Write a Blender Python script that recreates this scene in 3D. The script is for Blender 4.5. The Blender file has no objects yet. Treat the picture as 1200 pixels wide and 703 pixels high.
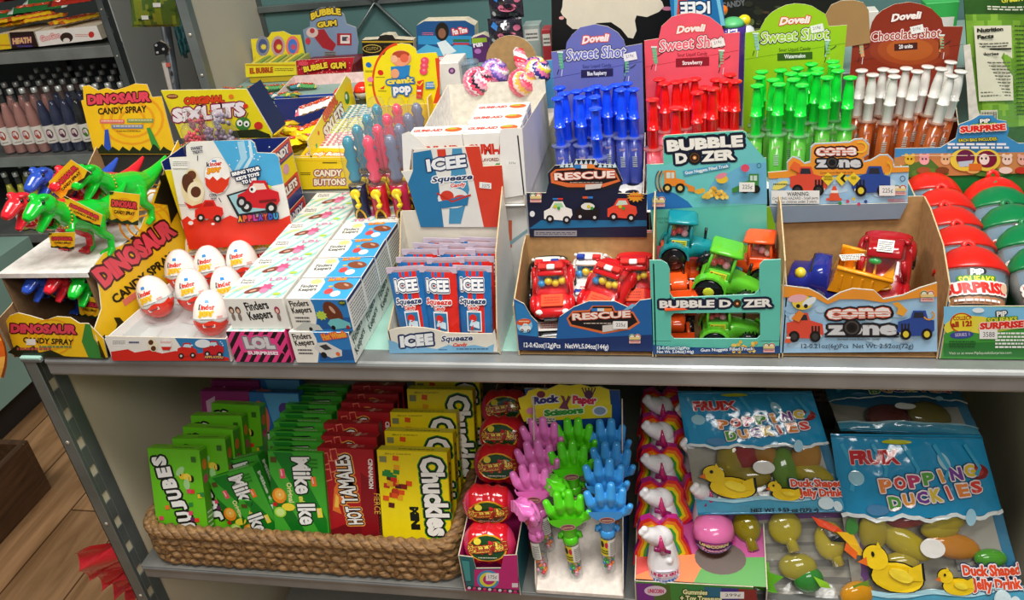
import bpy, math, random
from mathutils import Matrix, Vector, noise
random.seed(7)
V=Vector; PI=math.pi
S=bpy.context.scene; COL=S.collection
# ---------------------------------------------------------------- camera (calibrated from the shelf lines; frame 1200x703)
FPX=995.0; CX,CY=600.0,351.5
_d=V((205,-608,FPX)).normalized(); _v=V((210,1700,FPX)); _v=(_v-_d*_v.dot(_d)).normalized()
_X=_v.cross(_d)
RC=Matrix((( _X.x,_d.x,-_v.x),(_X.y,_d.y,-_v.y),(_X.z,_d.z,-_v.z)))      # cam(x right,y down,z fwd) = RC @ world
CAMP=-(RC.transposed()@V((600-CX,427-CY,FPX))).normalized()*0.95
cd=bpy.data.cameras.new('camera'); cam=bpy.data.objects.new('camera',cd); COL.objects.link(cam); S.camera=cam
cd.sensor_width=36; cd.sensor_fit='HORIZONTAL'; cd.lens=36*FPX/1200; cd.clip_start=.02; cd.clip_end=50
flip=Matrix(((1,0,0),(0,-1,0),(0,0,-1)))
cam.matrix_world=Matrix.Translation(CAMP)@(RC.transposed()@flip).to_4x4()
# ---------------------------------------------------------------- light
w=bpy.data.worlds.new('world'); S.world=w; w.use_nodes=True
w.node_tree.nodes['Background'].inputs[0].default_value=(.93,.97,1,1); w.node_tree.nodes['Background'].inputs[1].default_value=.17
def area(name,loc,target,size,sy,power,col=(1,1,1)):
    l=bpy.data.lights.new(name,'AREA'); l.shape='RECTANGLE'; l.size=size; l.size_y=sy; l.energy=power; l.color=col
    o=bpy.data.objects.new(name,l); COL.objects.link(o); o.location=loc
    o.rotation_euler=(V(target)-V(loc)).to_track_quat('-Z','Y').to_euler(); return o
area('ceiling_lamp_front',(.25,-.42,1.75),(.05,.15,0),1.3,.35,40,(1,.98,.93))
area('ceiling_lamp_aisle',(.7,-1.7,1.7),(-.25,.1,-.25),1.2,.5,21,(1,.96,.9))
area('ceiling_lamp_left',(-1.7,-.3,1.9),(-1.2,1.0,-.4),1.0,.5,24,(1,.95,.88))
S.cycles.transparent_max_bounces=24; S.view_settings.view_transform='Standard'; S.view_settings.look='None'; S.view_settings.exposure=0.0; S.view_settings.gamma=1
# ---------------------------------------------------------------- pixel ray helper: where a line of sight meets a real plane
def ray(px,py): return RC.transposed()@V((px-CX,py-CY,FPX))
def W(px,py,x=None,y=None,z=None):
    r=ray(px,py)
    t=(x-CAMP.x)/r.x if x is not None else (y-CAMP.y)/r.y if y is not None else (z-CAMP.z)/r.z
    return CAMP+r*t
# ---------------------------------------------------------------- materials
MC={}
def lin(h):
    h=h.lstrip('#'); c=[int(h[i:i+2],16)/255 for i in (0,2,4)]
    return tuple((x/12.92 if x<=.04045 else ((x+.055)/1.055)**2.4) for x in c)+(1,)
# kinds: p print on card, g glossy plastic, k kraft card, f foil/film, m metal, t tinted clear, c clear, w wall, l liquid glass
def m(col,kind='p'):
    key=(col,kind)
    if key in MC: return MC[key]
    M=bpy.data.materials.new('mat_'+col.strip('#')+'_'+kind); M.use_nodes=True; nt=M.node_tree; b=nt.nodes['Principled BSDF']; N=nt.nodes.new; L=nt.links.new
    c=lin(col); b.inputs['Base Color'].default_value=c
    def nz(scale,lo,hi,det=2,stretch=None):
        tc=N('ShaderNodeTexCoord'); n=N('ShaderNodeTexNoise'); n.inputs['Scale'].default_value=scale; n.inputs['Detail'].default_value=det
        if stretch:
            mp=N('ShaderNodeMapping'); mp.inputs['Scale'].default_value=stretch; L(tc.outputs['Object'],mp.inputs[0]); L(mp.outputs[0],n.inputs[0])
        else: L(tc.outputs['Object'],n.inputs[0])
        r=N('ShaderNodeMapRange'); r.inputs[3].default_value=lo; r.inputs[4].default_value=hi; r.inputs[1].default_value=.3; r.inputs[2].default_value=.7; L(n.outputs[0],r.inputs[0])
        return n,r
    def tint(r):
        mx=N('ShaderNodeMix'); mx.data_type='RGBA'; mx.blend_type='MULTIPLY'; mx.inputs[0].default_value=1; mx.inputs[6].default_value=c
        L(r.outputs[0],mx.inputs[7]); L(mx.outputs[2],b.inputs['Base Color'])
    def bump(n,st,dist=.001):
        bp=N('ShaderNodeBump'); bp.inputs['Strength'].default_value=st; bp.inputs['Distance'].default_value=dist; L(n.outputs[0],bp.inputs['Height']); L(bp.outputs[0],b.inputs['Normal'])
    if kind=='p': b.inputs['Roughness'].default_value=.38; n,r=nz(60,.94,1.0); tint(r)
    elif kind=='g': b.inputs['Roughness'].default_value=.18; b.inputs['Coat Weight'].default_value=.4; n,r=nz(90,.95,1); tint(r)
    elif kind=='k': b.inputs['Roughness'].default_value=.8; n,r=nz(120,.8,1.05,4); tint(r); bump(n,.15)
    elif kind=='f': b.inputs['Roughness'].default_value=.16; b.inputs['Coat Weight'].default_value=.7; n,r=nz(45,.9,1); tint(r); bump(n,.5,.004)
    elif kind=='m': b.inputs['Metallic'].default_value=.55; b.inputs['Roughness'].default_value=.36; n,r=nz(14,.72,1.05,6,(1,1,1)); tint(r); bump(n,.08)
    elif kind=='w': b.inputs['Roughness'].default_value=.6; n,r=nz(5,.9,1.02,5); tint(r)
    elif kind=='s': b.inputs['Roughness'].default_value=.28; b.inputs['Subsurface Weight'].default_value=.0; n,r=nz(70,.93,1); tint(r); b.inputs['Transmission Weight'].default_value=.25
    elif kind=='j': b.inputs['Roughness'].default_value=.12; b.inputs['Transmission Weight'].default_value=.35; b.inputs['IOR'].default_value=1.35; b.inputs['Coat Weight'].default_value=.6; n,r=nz(40,.85,1); tint(r)
    elif kind in 'ct':
        tr=N('ShaderNodeBsdfTransparent'); gl=N('ShaderNodeBsdfGlossy'); df=N('ShaderNodeBsdfDiffuse'); lw=N('ShaderNodeLayerWeight'); lw.inputs[0].default_value=.35; fr=N('ShaderNodeMath'); fr.operation='POWER'; fr.inputs[1].default_value=3.0; L(lw.outputs['Facing'],fr.inputs[0])
        n,r=nz(30,.02,.10); mx=N('ShaderNodeMixShader'); mx2=N('ShaderNodeMixShader'); out=nt.nodes['Material Output']
        gl.inputs['Roughness'].default_value=.08
        if kind=='c': tr.inputs[0].default_value=(.96,.97,.98,1); r.inputs[3].default_value=.01; r.inputs[4].default_value=.05
        else: tr.inputs[0].default_value=c; r.inputs[3].default_value=.12; r.inputs[4].default_value=.25
        df.inputs[0].default_value=c
        L(r.outputs[0],mx.inputs[0]); L(tr.outputs[0],mx.inputs[1]); L(df.outputs[0],mx.inputs[2])
        L(fr.outputs[0],mx2.inputs[0]); L(mx.outputs[0],mx2.inputs[1]); L(gl.outputs[0],mx2.inputs[2]); L(mx2.outputs[0],out.inputs[0])
    MC[key]=M; return M
# ---------------------------------------------------------------- text outlines -> meshes
TC={}
def tmesh(s,sh=0.0,bold=0.0):
    k=(s,sh,bold)
    if k in TC: return TC[k]
    cu=bpy.data.curves.new('t','FONT'); cu.body=s; cu.resolution_u=2; cu.shear=sh; cu.offset=bold; cu.fill_mode='FRONT'
    o=bpy.data.objects.new('t',cu); me=o.to_mesh()
    vs=[(v.co.x,v.co.y) for v in me.vertices]; fs=[tuple(p.vertices) for p in me.polygons]
    o.to_mesh_clear(); bpy.data.objects.remove(o); bpy.data.curves.remove(cu)
    xs=[v[0] for v in vs] or [0,1]; ys=[v[1] for v in vs] or [0,1]
    x0,x1=min(xs),max(xs); H=.73
    desc=any(c in 'gjpqy,Q' for c in s)
    top=max(ys); bot=0 if desc or min(ys)>-.05 else min(ys)
    TC[k]=([((x-x0)/(x1-x0),(y-bot)/(top-bot)) for x,y in vs],fs); return TC[k]
# ---------------------------------------------------------------- mesh builder
class MB:
    def __init__(s): s.v=[]; s.f=[]; s.fm=[]; s.fs=[]; s.M=[]; s.T=Matrix(); s.sm=False
    def mi(s,mt):
        if isinstance(mt,str): mt=m(mt)
        if mt not in s.M: s.M.append(mt)
        return s.M.index(mt)
    def add(s,vs,fs,mt,sm=None):
        b=len(s.v); T=s.T; s.v.extend([T@V(p) for p in vs]); i=s.mi(mt); sm=s.sm if sm is None else sm
        for f in fs: s.f.append(tuple(b+k for k in f)); s.fm.append(i); s.fs.append(sm)
        return b
    def poly(s,pts,mt): s.add(pts,[tuple(range(len(pts)))],mt,False)
    def box(s,x0,x1,y0,y1,z0,z1,mt,c=None,mats=None):
        d=min(abs(x1-x0),abs(y1-y0),abs(z1-z0))
        c=min(.0009 if c is None else c,d*.3)
        X=(x0,x1);Y=(y0,y1);Z=(z0,z1); vs=[];ix={}
        for i in (0,1):
            for j in (0,1):
                for k in (0,1):
                    sx,sy,sz=(1-2*i)*c,(1-2*j)*c,(1-2*k)*c
                    ix[i,j,k]=len(vs); vs+=[(X[i],Y[j]+sy,Z[k]+sz),(X[i]+sx,Y[j],Z[k]+sz),(X[i]+sx,Y[j]+sy,Z[k])]
        F=[[ix[i,0,0],ix[i,1,0],ix[i,1,1],ix[i,0,1]] for i in (0,1)]
        F+=[[ix[0,j,0]+1,ix[1,j,0]+1,ix[1,j,1]+1,ix[0,j,1]+1] for j in (0,1)]
        F+=[[ix[0,0,k]+2,ix[1,0,k]+2,ix[1,1,k]+2,ix[0,1,k]+2] for k in (0,1)]
        F[0].reverse(); F[3].reverse(); F[4].reverse()
        E=[]
        for i in (0,1):
            for j in (0,1): E.append([ix[i,j,0],ix[i,j,1],ix[i,j,1]+1,ix[i,j,0]+1])
            for k in (0,1): E.append([ix[i,0,k],ix[i,1,k],ix[i,1,k]+2,ix[i,0,k]+2])
        for j in (0,1):
            for k in (0,1): E.append([ix[0,j,k]+1,ix[1,j,k]+1,ix[1,j,k]+2,ix[0,j,k]+2])
        E+=[[ix[i,j,k],ix[i,j,k]+1,ix[i,j,k]+2] for i in (0,1) for j in (0,1) for k in (0,1)]
        if mats:   # order: -x,+x,-y,+y,-z,+z
            for f,mm in zip(F,mats): s.add([vs[q] for q in f],[(0,1,2,3)],mm or mt,False)
        else: s.add(vs,F,mt,False)
        s.add(vs,E,mt,False)
    def grid(s,rings,mt,cap=True,close=True,sm=True):
        n=len(rings[0]); vs=[p for r in rings for p in r]; fs=[]
        for a in range(len(rings)-1):
            for i in range(n if close else n-1):
                j=(i+1)%n; fs.append((a*n+i,a*n+j,(a+1)*n+j,(a+1)*n+i))
        if cap: fs.append(tuple(range(n))[::-1]); fs.append(tuple((len(rings)-1)*n+i for i in range(n)))
        s.add(vs,fs,mt,sm)
    def lathe(s,prof,mt,n=16,o=(0,0,0),sx=1,sy=1,sm=True,cap=True,axis=None):
        R=Matrix() if axis is None else V((0,0,1)).rotation_difference(V(axis)).to_matrix().to_4x4()
        o=V(o)
        s.grid([[o+R@V((r*sx*math.cos(2*PI*i/n),r*sy*math.sin(2*PI*i/n),z)) for i in range(n)] for r,z in prof],mt,cap,True,sm)
    def ell(s,c,r,mt,n=14,k=8,R=None):
        r=(r,r,r) if isinstance(r,(int,float)) else r; c=V(c); R=R or Matrix.Identity(3)
        s.grid([[c+R@V((r[0]*math.sin(PI*a/k)*math.cos(2*PI*i/n),r[1]*math.sin(PI*a/k)*math.sin(2*PI*i/n),-r[2]*math.cos(PI*a/k))) for i in range(n)] for a in [.02]+list(range(1,k))+[k-.02]],mt,True,True,True)
    def tube(s,P,r,mt,n=8,cap=True,flat=1.0,sm=True):
        P=[V(p) for p in P]; r=[r]*len(P) if isinstance(r,(int,float)) else r; rings=[]; up=None
        for i,p in enumerate(P):
            d=(P[min(i+1,len(P)-1)]-P[max(i-1,0)]).normalized()
            if up is None: up=V((0,0,1)) if abs(d.z)<.9 else V((0,1,0))
            a=d.cross(up).normalized(); up=a.cross(d).normalized()
            rings.append([p+a*math.cos(2*PI*k/n)*r[i]+up*math.sin(2*PI*k/n)*r[i]*flat for k in range(n)])
        s.grid(rings,mt,cap,True,sm)
    def caps(s,a,b,ra,rb,mt,n=10):   # capsule
        a=V(a);b=V(b);d=(b-a).normalized(); P=[];R=[]
        for t in (-1,-.8,-.45): P.append(a+d*ra*t); R.append(ra*math.sqrt(max(0.01,1-t*t)))
        P.append(a);R.append(ra);P.append(b);R.append(rb)
        for t in (.45,.8,1): P.append(b+d*rb*t); R.append(rb*math.sqrt(max(0.01,1-t*t)))
        s.tube(P,R,mt,n)
    def card(s,O,pts,th,mf,mb=None,me=None):   # O: Frame; pts in its metres; thickness goes backwards
        mb=mb or mf; me=me or m('#d9cdb5','k'); n=len(pts)
        ar=sum(pts[i][0]*pts[(i+1)%n][1]-pts[(i+1)%n][0]*pts[i][1] for i in range(n))
        if ar<0: pts=pts[::-1]
        f=[O.at(a,b,0) for a,b in pts]; g=[O.at(a,b,-th) for a,b in pts]
        s.add(f,[tuple(range(n))],mf,False); s.add(g,[tuple(range(n))[::-1]],mb,False)
        s.add(f+g,[(i,n+i,n+(i+1)%n,(i+1)%n) for i in range(n)],me,False)
    def build(s,name,parent=None,mods=None):
        me=bpy.data.meshes.new(name); me.from_pydata([tuple(p) for p in s.v],[],s.f); 
        for mm in s.M: me.materials.append(mm)
        me.polygons.foreach_set('material_index',s.fm); me.polygons.foreach_set('use_smooth',s.fs); me.update()
        o=bpy.data.objects.new(name,me); COL.objects.link(o)
        if parent: o.parent=parent
        return o
class Fr:                                     # a plane in space: origin, right, up
    def __init__(s,O,U,Vv,):
        s.O=V(O); s.U=V(U).normalized(); vv=V(Vv); s.N=s.U.cross(vv).normalized(); s.V=s.N.cross(s.U)
    def at(s,u,v,h=0): return s.O+s.U*u+s.V*v+s.N*h
    def px(s,p):
        r=ray(*p); t=(s.O-CAMP).dot(s.N)/r.dot(s.N); q=CAMP+r*t-s.O; return (q.dot(s.U),q.dot(s.V))
def FF(y,x=0,z=0): return Fr((x,y,z),(1,0,0),(0,0,1))
def FT(z,x=0,y=0): return Fr((x,y,z),(1,0,0),(0,1,0))
def FRt(x,y=0,z=0): return Fr((x,y,z),(0,1,0),(0,0,1))
def FL(x,y=0,z=0): return Fr((x,y,z),(0,-1,0),(0,0,1))
class Mp:                                     # any curved surface fn(u,v)->point, printed on with u,v in 0..1
    def __init__(s,fn): s.fn=fn
    def at(s,u,v,h=0):
        p=s.fn(u,v)
        if h==0: return p
        n=(s.fn(u+.01,v)-s.fn(u-.01,v)).cross(s.fn(u,v+.01)-s.fn(u,v-.01)); return p+n.normalized()*h
def surf(b,fn,nu,nv,cf):
    for i in range(nu):
        for j in range(nv):
            b.add([fn(i/nu,j/nv),fn((i+1)/nu,j/nv),fn((i+1)/nu,(j+1)/nv),fn(i/nu,(j+1)/nv)],[(0,1,2,3)],cf((i+.5)/nu,(j+.5)/nv),True)
def weld(o,d=1e-5):
    import bmesh
    q=bmesh.new(); q.from_mesh(o.data); bmesh.ops.remove_doubles(q,verts=q.verts,dist=d); q.to_mesh(o.data); q.free(); return o
class Art:
    """printed matter on a plane; unit 'px' reads points as lines of sight, 'n' as fractions of a w x h panel"""
    def __init__(s,mb,fr,w=None,h=None,e=.00008,kind='p',step=.00004): s.b=mb; s.f=fr; s.w=w; s.h=h; s.e=e; s.k=kind; s.st=step
    def P(s,p): return s.f.px(p) if s.w is None else (p[0]*s.w,p[1]*s.h)
    def up(s): s.e+=s.st; return s.e
    def mt(s,c): return m(c,s.k) if isinstance(c,str) else c
    def raw(s,pts,c):
        e=s.up(); s.b.add([s.f.at(a,b,e) for a,b in pts],[tuple(range(len(pts)))],s.mt(c),False)
    def poly(s,pts,c):
        if len(pts)<3: return
        q=[s.P(p) for p in pts]; n=len(q)
        if sum(q[i][0]*q[(i+1)%n][1]-q[(i+1)%n][0]*q[i][1] for i in range(n))<0: q=q[::-1]
        s.raw(q,c)
    def rect(s,x0,y0,x1,y1,c): s.poly([(x0,y0),(x1,y0),(x1,y1),(x0,y1)],c)
    def el(s,x,y,rx,ry,c,n=20,rot=0,a0=0,a1=360):
        cr,sr=math.cos(math.radians(rot)),math.sin(math.radians(rot)); P=[]
        k=n if a1-a0>=360 else n+1
        for i in range(k):
            a=math.radians(a0+(a1-a0)*i/n); u,v=rx*math.cos(a),ry*math.sin(a); P.append((x+u*cr-v*sr,y+u*sr+v*cr))
        s.poly(P,c)
    def star(s,x,y,r,c,n=10,k=.6,sq=1):
        s.poly([(x+(r if i%2 else r*k)*math.cos(PI*i/n),y+sq*(r if i%2 else r*k)*math.sin(PI*i/n)) for i in range(2*n)],c)
    def line(s,pts,wd,c):       # stroked polyline
        L=[];R=[]
        for i,p in enumerate(pts):
            a=pts[max(0,i-1)];b=pts[min(len(pts)-1,i+1)]; dx,dy=b[0]-a[0],b[1]-a[1]; l=math.hypot(dx,dy) or 1
            if s.w: 
                k=s.h/s.w; dxm,dym=dx,dy*k; l=math.hypot(dxm,dym) or 1; nx,ny=-dym/l*wd/2,dxm/l*wd/2/k
            else: nx,ny=-dy/l*wd/2,dx/l*wd/2
            L.append((p[0]+nx,p[1]+ny));R.append((p[0]-nx,p[1]-ny))
        s.poly(L+R[::-1],c)
    def arc(s,x,y,rx,ry,wd,c,a0=0,a1=360,n=28):
        e=s.up()
        for i in range(n):
            q=[]
            for (rr,ii) in ((1,i),(1,i+1),(-1,i+1),(-1,i)):
                a=math.radians(a0+(a1-a0)*ii/n); q.append(s.P((x+(rx+rr*wd/2)*math.cos(a),y+(ry+rr*wd/2*(ry/rx))*math.sin(a))))
            s.b.add([s.f.at(u,v,e) for u,v in q],[(0,1,2,3)],s.mt(c),False)
    def t(s,txt,p0,p1,h,c,out=None,ow=.12,sh=0,bold=.0,bend=0,out2=None,ow2=0,sx=None):
        """baseline from p0 to p1 (bottom left, bottom right), cap height h; out = outline colour, ow its width as a share of h"""
        a=V(s.P(p0)); b=V(s.P(p1)); 
        if s.w is None: mid=((p0[0]+p1[0])/2,(p0[1]+p1[1])/2); dx,dy=p1[0]-p0[0],p1[1]-p0[1]; l=math.hypot(dx,dy); tp=V(s.P((mid[0]+dy/l*h,mid[1]-dx/l*h))); up=tp-V(s.P(mid)); H=up.length
        else:
            up=V((-(b-a).y,(b-a).x)); H=h*s.h; up=up.normalized()*H
        U=b-a; vs,fs=tmesh(txt,sh,bold); W_=U.length
        def lay(col,offs):
            e=s.up(); mt=s.mt(col)
            for ox,oy in offs:
                e+=1.3e-6; q=[]
                for x,y in vs:
                    yy=y+bend*4*x*(1-x); q.append(s.f.at(a.x+U.x*x+up.x*yy+ox,a.y+U.y*x+up.y*yy+oy,e))
                s.b.add(q,fs,mt,False)
        def ring(r,n): return [(r*math.cos(2*PI*i/n),r*math.sin(2*PI*i/n)) for i in range(n)]
        if out2: lay(out2,ring(H*ow2*.4,5)+ring(H*ow2*.72,6)+ring(H*ow2,9))
        if out: lay(out,([] if ow<.09 else ring(H*ow*.5,5))+ring(H*ow,8))
        lay(c,[(0,0)])
    def lines(s,x0,y0,x1,y1,n,c,seed=1,fill=.5):    # rows of illegibly small print
        rnd=random.Random(seed)
        e=s.up(); dy=(y1-y0)/n
        for i in range(n):
            x=x0
            while x<x1-abs(x1-x0)*.03:
                l=(x1-x0)*rnd.uniform(.05,.16); xe=min(x+l,x1); ya=y0+dy*i; yb=ya+dy*fill
                q=[s.P((x,ya)),s.P((xe,ya)),s.P((xe,yb)),s.P((x,yb))]
                s.b.add([s.f.at(u,v,e) for u,v in q],[(0,1,2,3)],s.mt(c),False); x=xe+(x1-x0)*.025
# ---------------------------------------------------------------- object bookkeeping
def tag(o,label=None,cat=None,group=None,kind=None):
    if label: o['label']=label
    if cat: o['category']=cat
    if group: o['group']=group
    if kind: o['kind']=kind
    return o
def thing(name,label,cat,group=None):
    o=bpy.data.objects.new(name,None); o.empty_display_size=.02; COL.objects.link(o); return tag(o,label,cat,group)
def desc(o):
    r=[]
    for c in o.children: r.append(c); r+=desc(c)
    return r
def settle(root,loc=None):        # everything was built in world space: put the origin at the base of the thing
    ms=([root] if root.type=='MESH' else [])+[c for c in desc(root) if c.type=='MESH']
    if loc is None:
        P=[v.co for o in ms for v in o.data.vertices]
        loc=V(((min(p.x for p in P)+max(p.x for p in P))/2,(min(p.y for p in P)+max(p.y for p in P))/2,min(p.z for p in P)))
    T=Matrix.Translation(-V(loc)); done=set()
    for o in ms:
        if o.data.name not in done: done.add(o.data.name); o.data.transform(T)
    root.location=loc; return root
def kids(o): return list(o.children)
def copy_tree(o,parent=None):
    c=o.copy(); COL.objects.link(c); c.parent=parent
    for ch in kids(o): copy_tree(ch,c)
    return c
def inst(proto,i,loc,rot=(0,0,0),label=None,scale=None,group=None):    # first use moves the original, later ones copy it
    o=proto if i==0 else copy_tree(proto)
    o.location=loc; o.rotation_euler=rot
    if label: o['label']=label
    if group: o['group']=group
    if scale: o.scale=(scale,)*3 if isinstance(scale,(int,float)) else scale
    return o
def fuse(mb,name,parent,vox,smooth=3,dec=None,mt=None,kids_mat=None):      # union of overlapping closed shapes into one continuous skin
    tmp=mb.build('tmp'); r=tmp.modifiers.new('r','REMESH'); r.mode='VOXEL'; r.voxel_size=vox
    sm=tmp.modifiers.new('s','SMOOTH'); sm.iterations=smooth; sm.factor=.6
    if dec: d=tmp.modifiers.new('d','DECIMATE'); d.ratio=dec
    dg=bpy.context.evaluated_depsgraph_get(); me=bpy.data.meshes.new_from_object(tmp.evaluated_get(dg))
    me.materials.clear(); me.materials.append(mt or mb.M[0]); me.name=name
    me.polygons.foreach_set('use_smooth',[True]*len(me.polygons)); me.polygons.foreach_set('material_index',[0]*len(me.polygons))
    bpy.data.objects.remove(tmp); o=bpy.data.objects.new(name,me); COL.objects.link(o)
    if parent: o.parent=parent
    return o
def RZ(a): return Matrix.Rotation(math.radians(a),4,'Z')
def RX(a): return Matrix.Rotation(math.radians(a),4,'X')
def RY(a): return Matrix.Rotation(math.radians(a),4,'Y')
TR=Matrix.Translation
ORD=['first','second','third','fourth','fifth','sixth','seventh','eighth','ninth','tenth','eleventh','twelfth','thirteenth']
KR=m('#b98f5c','k')
def price(a,x,y,w=16,h=7,txt='225¢',rot=0):
    a.poly([(x-w/2,y-h/2+rot),(x+w/2,y-h/2-rot),(x+w/2,y+h/2-rot),(x-w/2,y+h/2+rot)],'#f4f2ee'); a.t(txt,(x-w*.3,y+h*.3),(x+w*.35,y+h*.3-rot),h*.55,'#55555a')
# ================================================================ THE ROOM
def wood(name,c1,c2,plank=.16,scale=1.0):
    M=bpy.data.materials.new(name); M.use_nodes=True; nt=M.node_tree; b=nt.nodes['Principled BSDF']; N=nt.nodes.new; L=nt.links.new
    tc=N('ShaderNodeTexCoord'); mp=N('ShaderNodeMapping'); mp.inputs['Scale'].default_value=(14*scale,1.6*scale,14*scale); L(tc.outputs['Object'],mp.inputs[0])
    n=N('ShaderNodeTexNoise'); n.inputs['Scale'].default_value=2.2; n.inputs['Detail'].default_value=8; n.inputs['Distortion'].default_value=.6; L(mp.outputs[0],n.inputs[0])
    cr=N('ShaderNodeValToRGB'); cr.color_ramp.elements[0].position=.32; cr.color_ramp.elements[1].position=.68; cr.color_ramp.elements[0].color=lin(c1); cr.color_ramp.elements[1].color=lin(c2); L(n.outputs[0],cr.inputs[0])
    br=N('ShaderNodeTexBrick'); br.inputs['Scale'].default_value=1; br.inputs['Brick Width'].default_value=1.2; br.inputs['Row Height'].default_value=plank; br.inputs['Mortar Size'].default_value=.0025
    br.inputs['Color1'].default_value=(1,1,1,1); br.inputs['Color2'].default_value=(.78,.78,.78,1); br.inputs['Mortar'].default_value=(.25,.2,.15,1)
    mp2=N('ShaderNodeMapping'); mp2.inputs['Rotation'].default_value=(0,0,PI/2); L(tc.outputs['Object'],mp2.inputs[0]); L(mp2.outputs[0],br.inputs[0])
    mx=N('ShaderNodeMix'); mx.data_type='RGBA'; mx.blend_type='MULTIPLY'; mx.inputs[0].default_value=1; L(cr.outputs[0],mx.inputs[6]); L(br.outputs[0],mx.inputs[7]); L(mx.outputs[2],b.inputs['Base Color'])
    b.inputs['Roughness'].default_value=.45; return M
FLOOR=-.9
b=MB(); b.box(-4,3,-2.5,3.4,FLOOR-.05,FLOOR,wood('wood_floor','#8a6642','#b98f66',.17)); tag(b.build('floor'),kind='structure')
b=MB(); b.box(-4,3,3.3,3.36,FLOOR,2.1,m('#5b6664','w')); tag(b.build('wall_back'),kind='structure')
b=MB(); b.box(-4,-3.94,-2.5,3.36,FLOOR,2.1,m('#8f9a94','w')); tag(b.build('wall_left'),kind='structure')
b=MB(); b.box(-4,3,-2.5,3.36,2.1,2.15,m('#d8d8d2','w')); tag(b.build('ceiling'),kind='structure')
# ---- perforated angle post
def post_mb(x,y,z0,z1,wx=.018,wy=.05,sx=1,dy=1,c='#848c8a',holes=True,hz=.05):
    b=MB(); mt=m(c,'m'); t=.002
    b.box(min(x,x+wx*sx),max(x,x+wx*sx),min(y,y+t*dy),max(y,y+t*dy),z0,z1,mt,.0005)
    # side flange with a column of keyhole slots: built from strips round the slots
    y0,y1=(y,y+wy) if dy>0 else (y-wy,y); a0=y0+wy*.40;a1=y0+wy*.62
    X0,X1=min(x,x+t*sx),max(x,x+t*sx)
    b.box(X0,X1,y0,a0,z0,z1,mt,.0004); b.box(X0,X1,a1,y1,z0,z1,mt,.0004)
    z=z0
    while z<z1:
        b.box(X0,X1,a0,a1,z,min(z+hz*.64,z1),mt,.0004); z+=hz
    z=z0+hz*.3                                   # small round bolts on the narrow face
    while z<z1:
        b.lathe([(.0028,0),(.0028,.0008),(.0015,.0014)],m('#c9c3b4','m'),10,(x+wx*sx*.55,y,z),axis=(0,-1,0)); z+=hz*3
    return b
unit=thing('shelving_unit','long grey steel shelving unit with mint shelf tops holding the candy displays','shelf')
MINT='#a9d6c6'; CREAM='#d9cfb2'
b=MB(); 
b.box(-.605,.95,.028,.53,-.012,0,m(MINT,'w'))                                # mint board
b.build('shelf_top',unit)
b=MB(); mt=m('#a9abaa','m')                                                     # rolled steel front edge
prof=[(.030,-.0012),(.004,-.001),(.0012,-.0025),(-.0005,-.005),(-.0006,-.0075),(.001,-.009),(.0006,-.024),(.002,-.027),(.012,-.027),(.012,-.024)]
b.grid([[(x,p[0],p[1]) for p in prof] for x in (-.603,.95)],mt,False,False,False)
b.build('front_edge',unit)
b=MB(); b.box(-.603,.95,.0,.5,-.375,-.373,m('#9fa09c','m')); b.grid([[(x,p[0]-.0,p[1]-.372) for p in prof] for x in (-.60,.95)],m('#9c9fa0','m'),False,False,False); b.build('lower_shelf',unit)
b=MB(); b.box(-.603,.95,.02,.5,-.80,-.79,m('#8d8c86','w')); b.build('bottom_shelf',unit)
post_mb(-.632,-.004,FLOOR,.002,.018,.055,1).build('post',unit)
b=MB(); b.box(-.6335,-.604,-.005,.012,.0,.004,m(MINT,'w')); b.box(-.6335,-.604,-.005,.055,-.004,.001,m('#8b9192','m')); b.build('post_cap',unit)
post_mb(.93,-.004,FLOOR,.0,.018,.055,-1).build('post',unit)
b=MB(); b.box(-.634,-.6325,.0,.53,FLOOR+.02,-.012,m(CREAM,'w')); b.build('side_panel',unit)
b=MB(); b.box(.60,.604,.02,.5,-.373,-.03,m(CREAM,'w')); b.build('side_panel',unit)
b=MB(); b.box(-.63,.95,.50,.504,FLOOR+.02,-.012,m('#a9a491','w')); b.build('back_panel',unit)
# rear upper tier
RT=.150
b=MB(); b.box(-.605,1.1,.531,.79,RT-.012,RT,m('#86a39b','w')); b.box(-.605,1.1,.529,.533,-.0,RT,m('#8b9390','m')); b.build('rear_shelf',unit)
post_mb(-.605,.525,0,1.1,.018,.045,1,hz=.022).build('post',unit)
post_mb(-.612,.80,0,1.1,.014,.03,1,-1,c='#5d6564').build('post',unit)
b=MB(); b.box(-.611,-.608,.572,.80,0,1.1,m('#b5ad9c','w')); b.build('side_panel',unit)
b=MB(); b.box(-.605,1.1,.80,.804,0,1.1,m('#4f7270','w')); b.build('back_panel',unit)
b=MB(); q='#727a7a'
b.box(-.605,1.1,.792,.7985,.245,.257,m(q,'m'))
b.tube([(-.37,.79,.25),(-.25,.79,.12)],.005,m(q,'m'),6,flat=.4); b.tube([(-.37,.79,.25),(-.49,.79,.12)],.005,m(q,'m'),6,flat=.4)
b.tube([(-.37,.79,.25),(-.25,.79,.38)],.005,m(q,'m'),6,flat=.4); b.tube([(-.37,.79,.25),(-.49,.79,.38)],.005,m(q,'m'),6,flat=.4)
b.build('brace',unit)
settle(unit,V((0,.25,FLOOR)))
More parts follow.
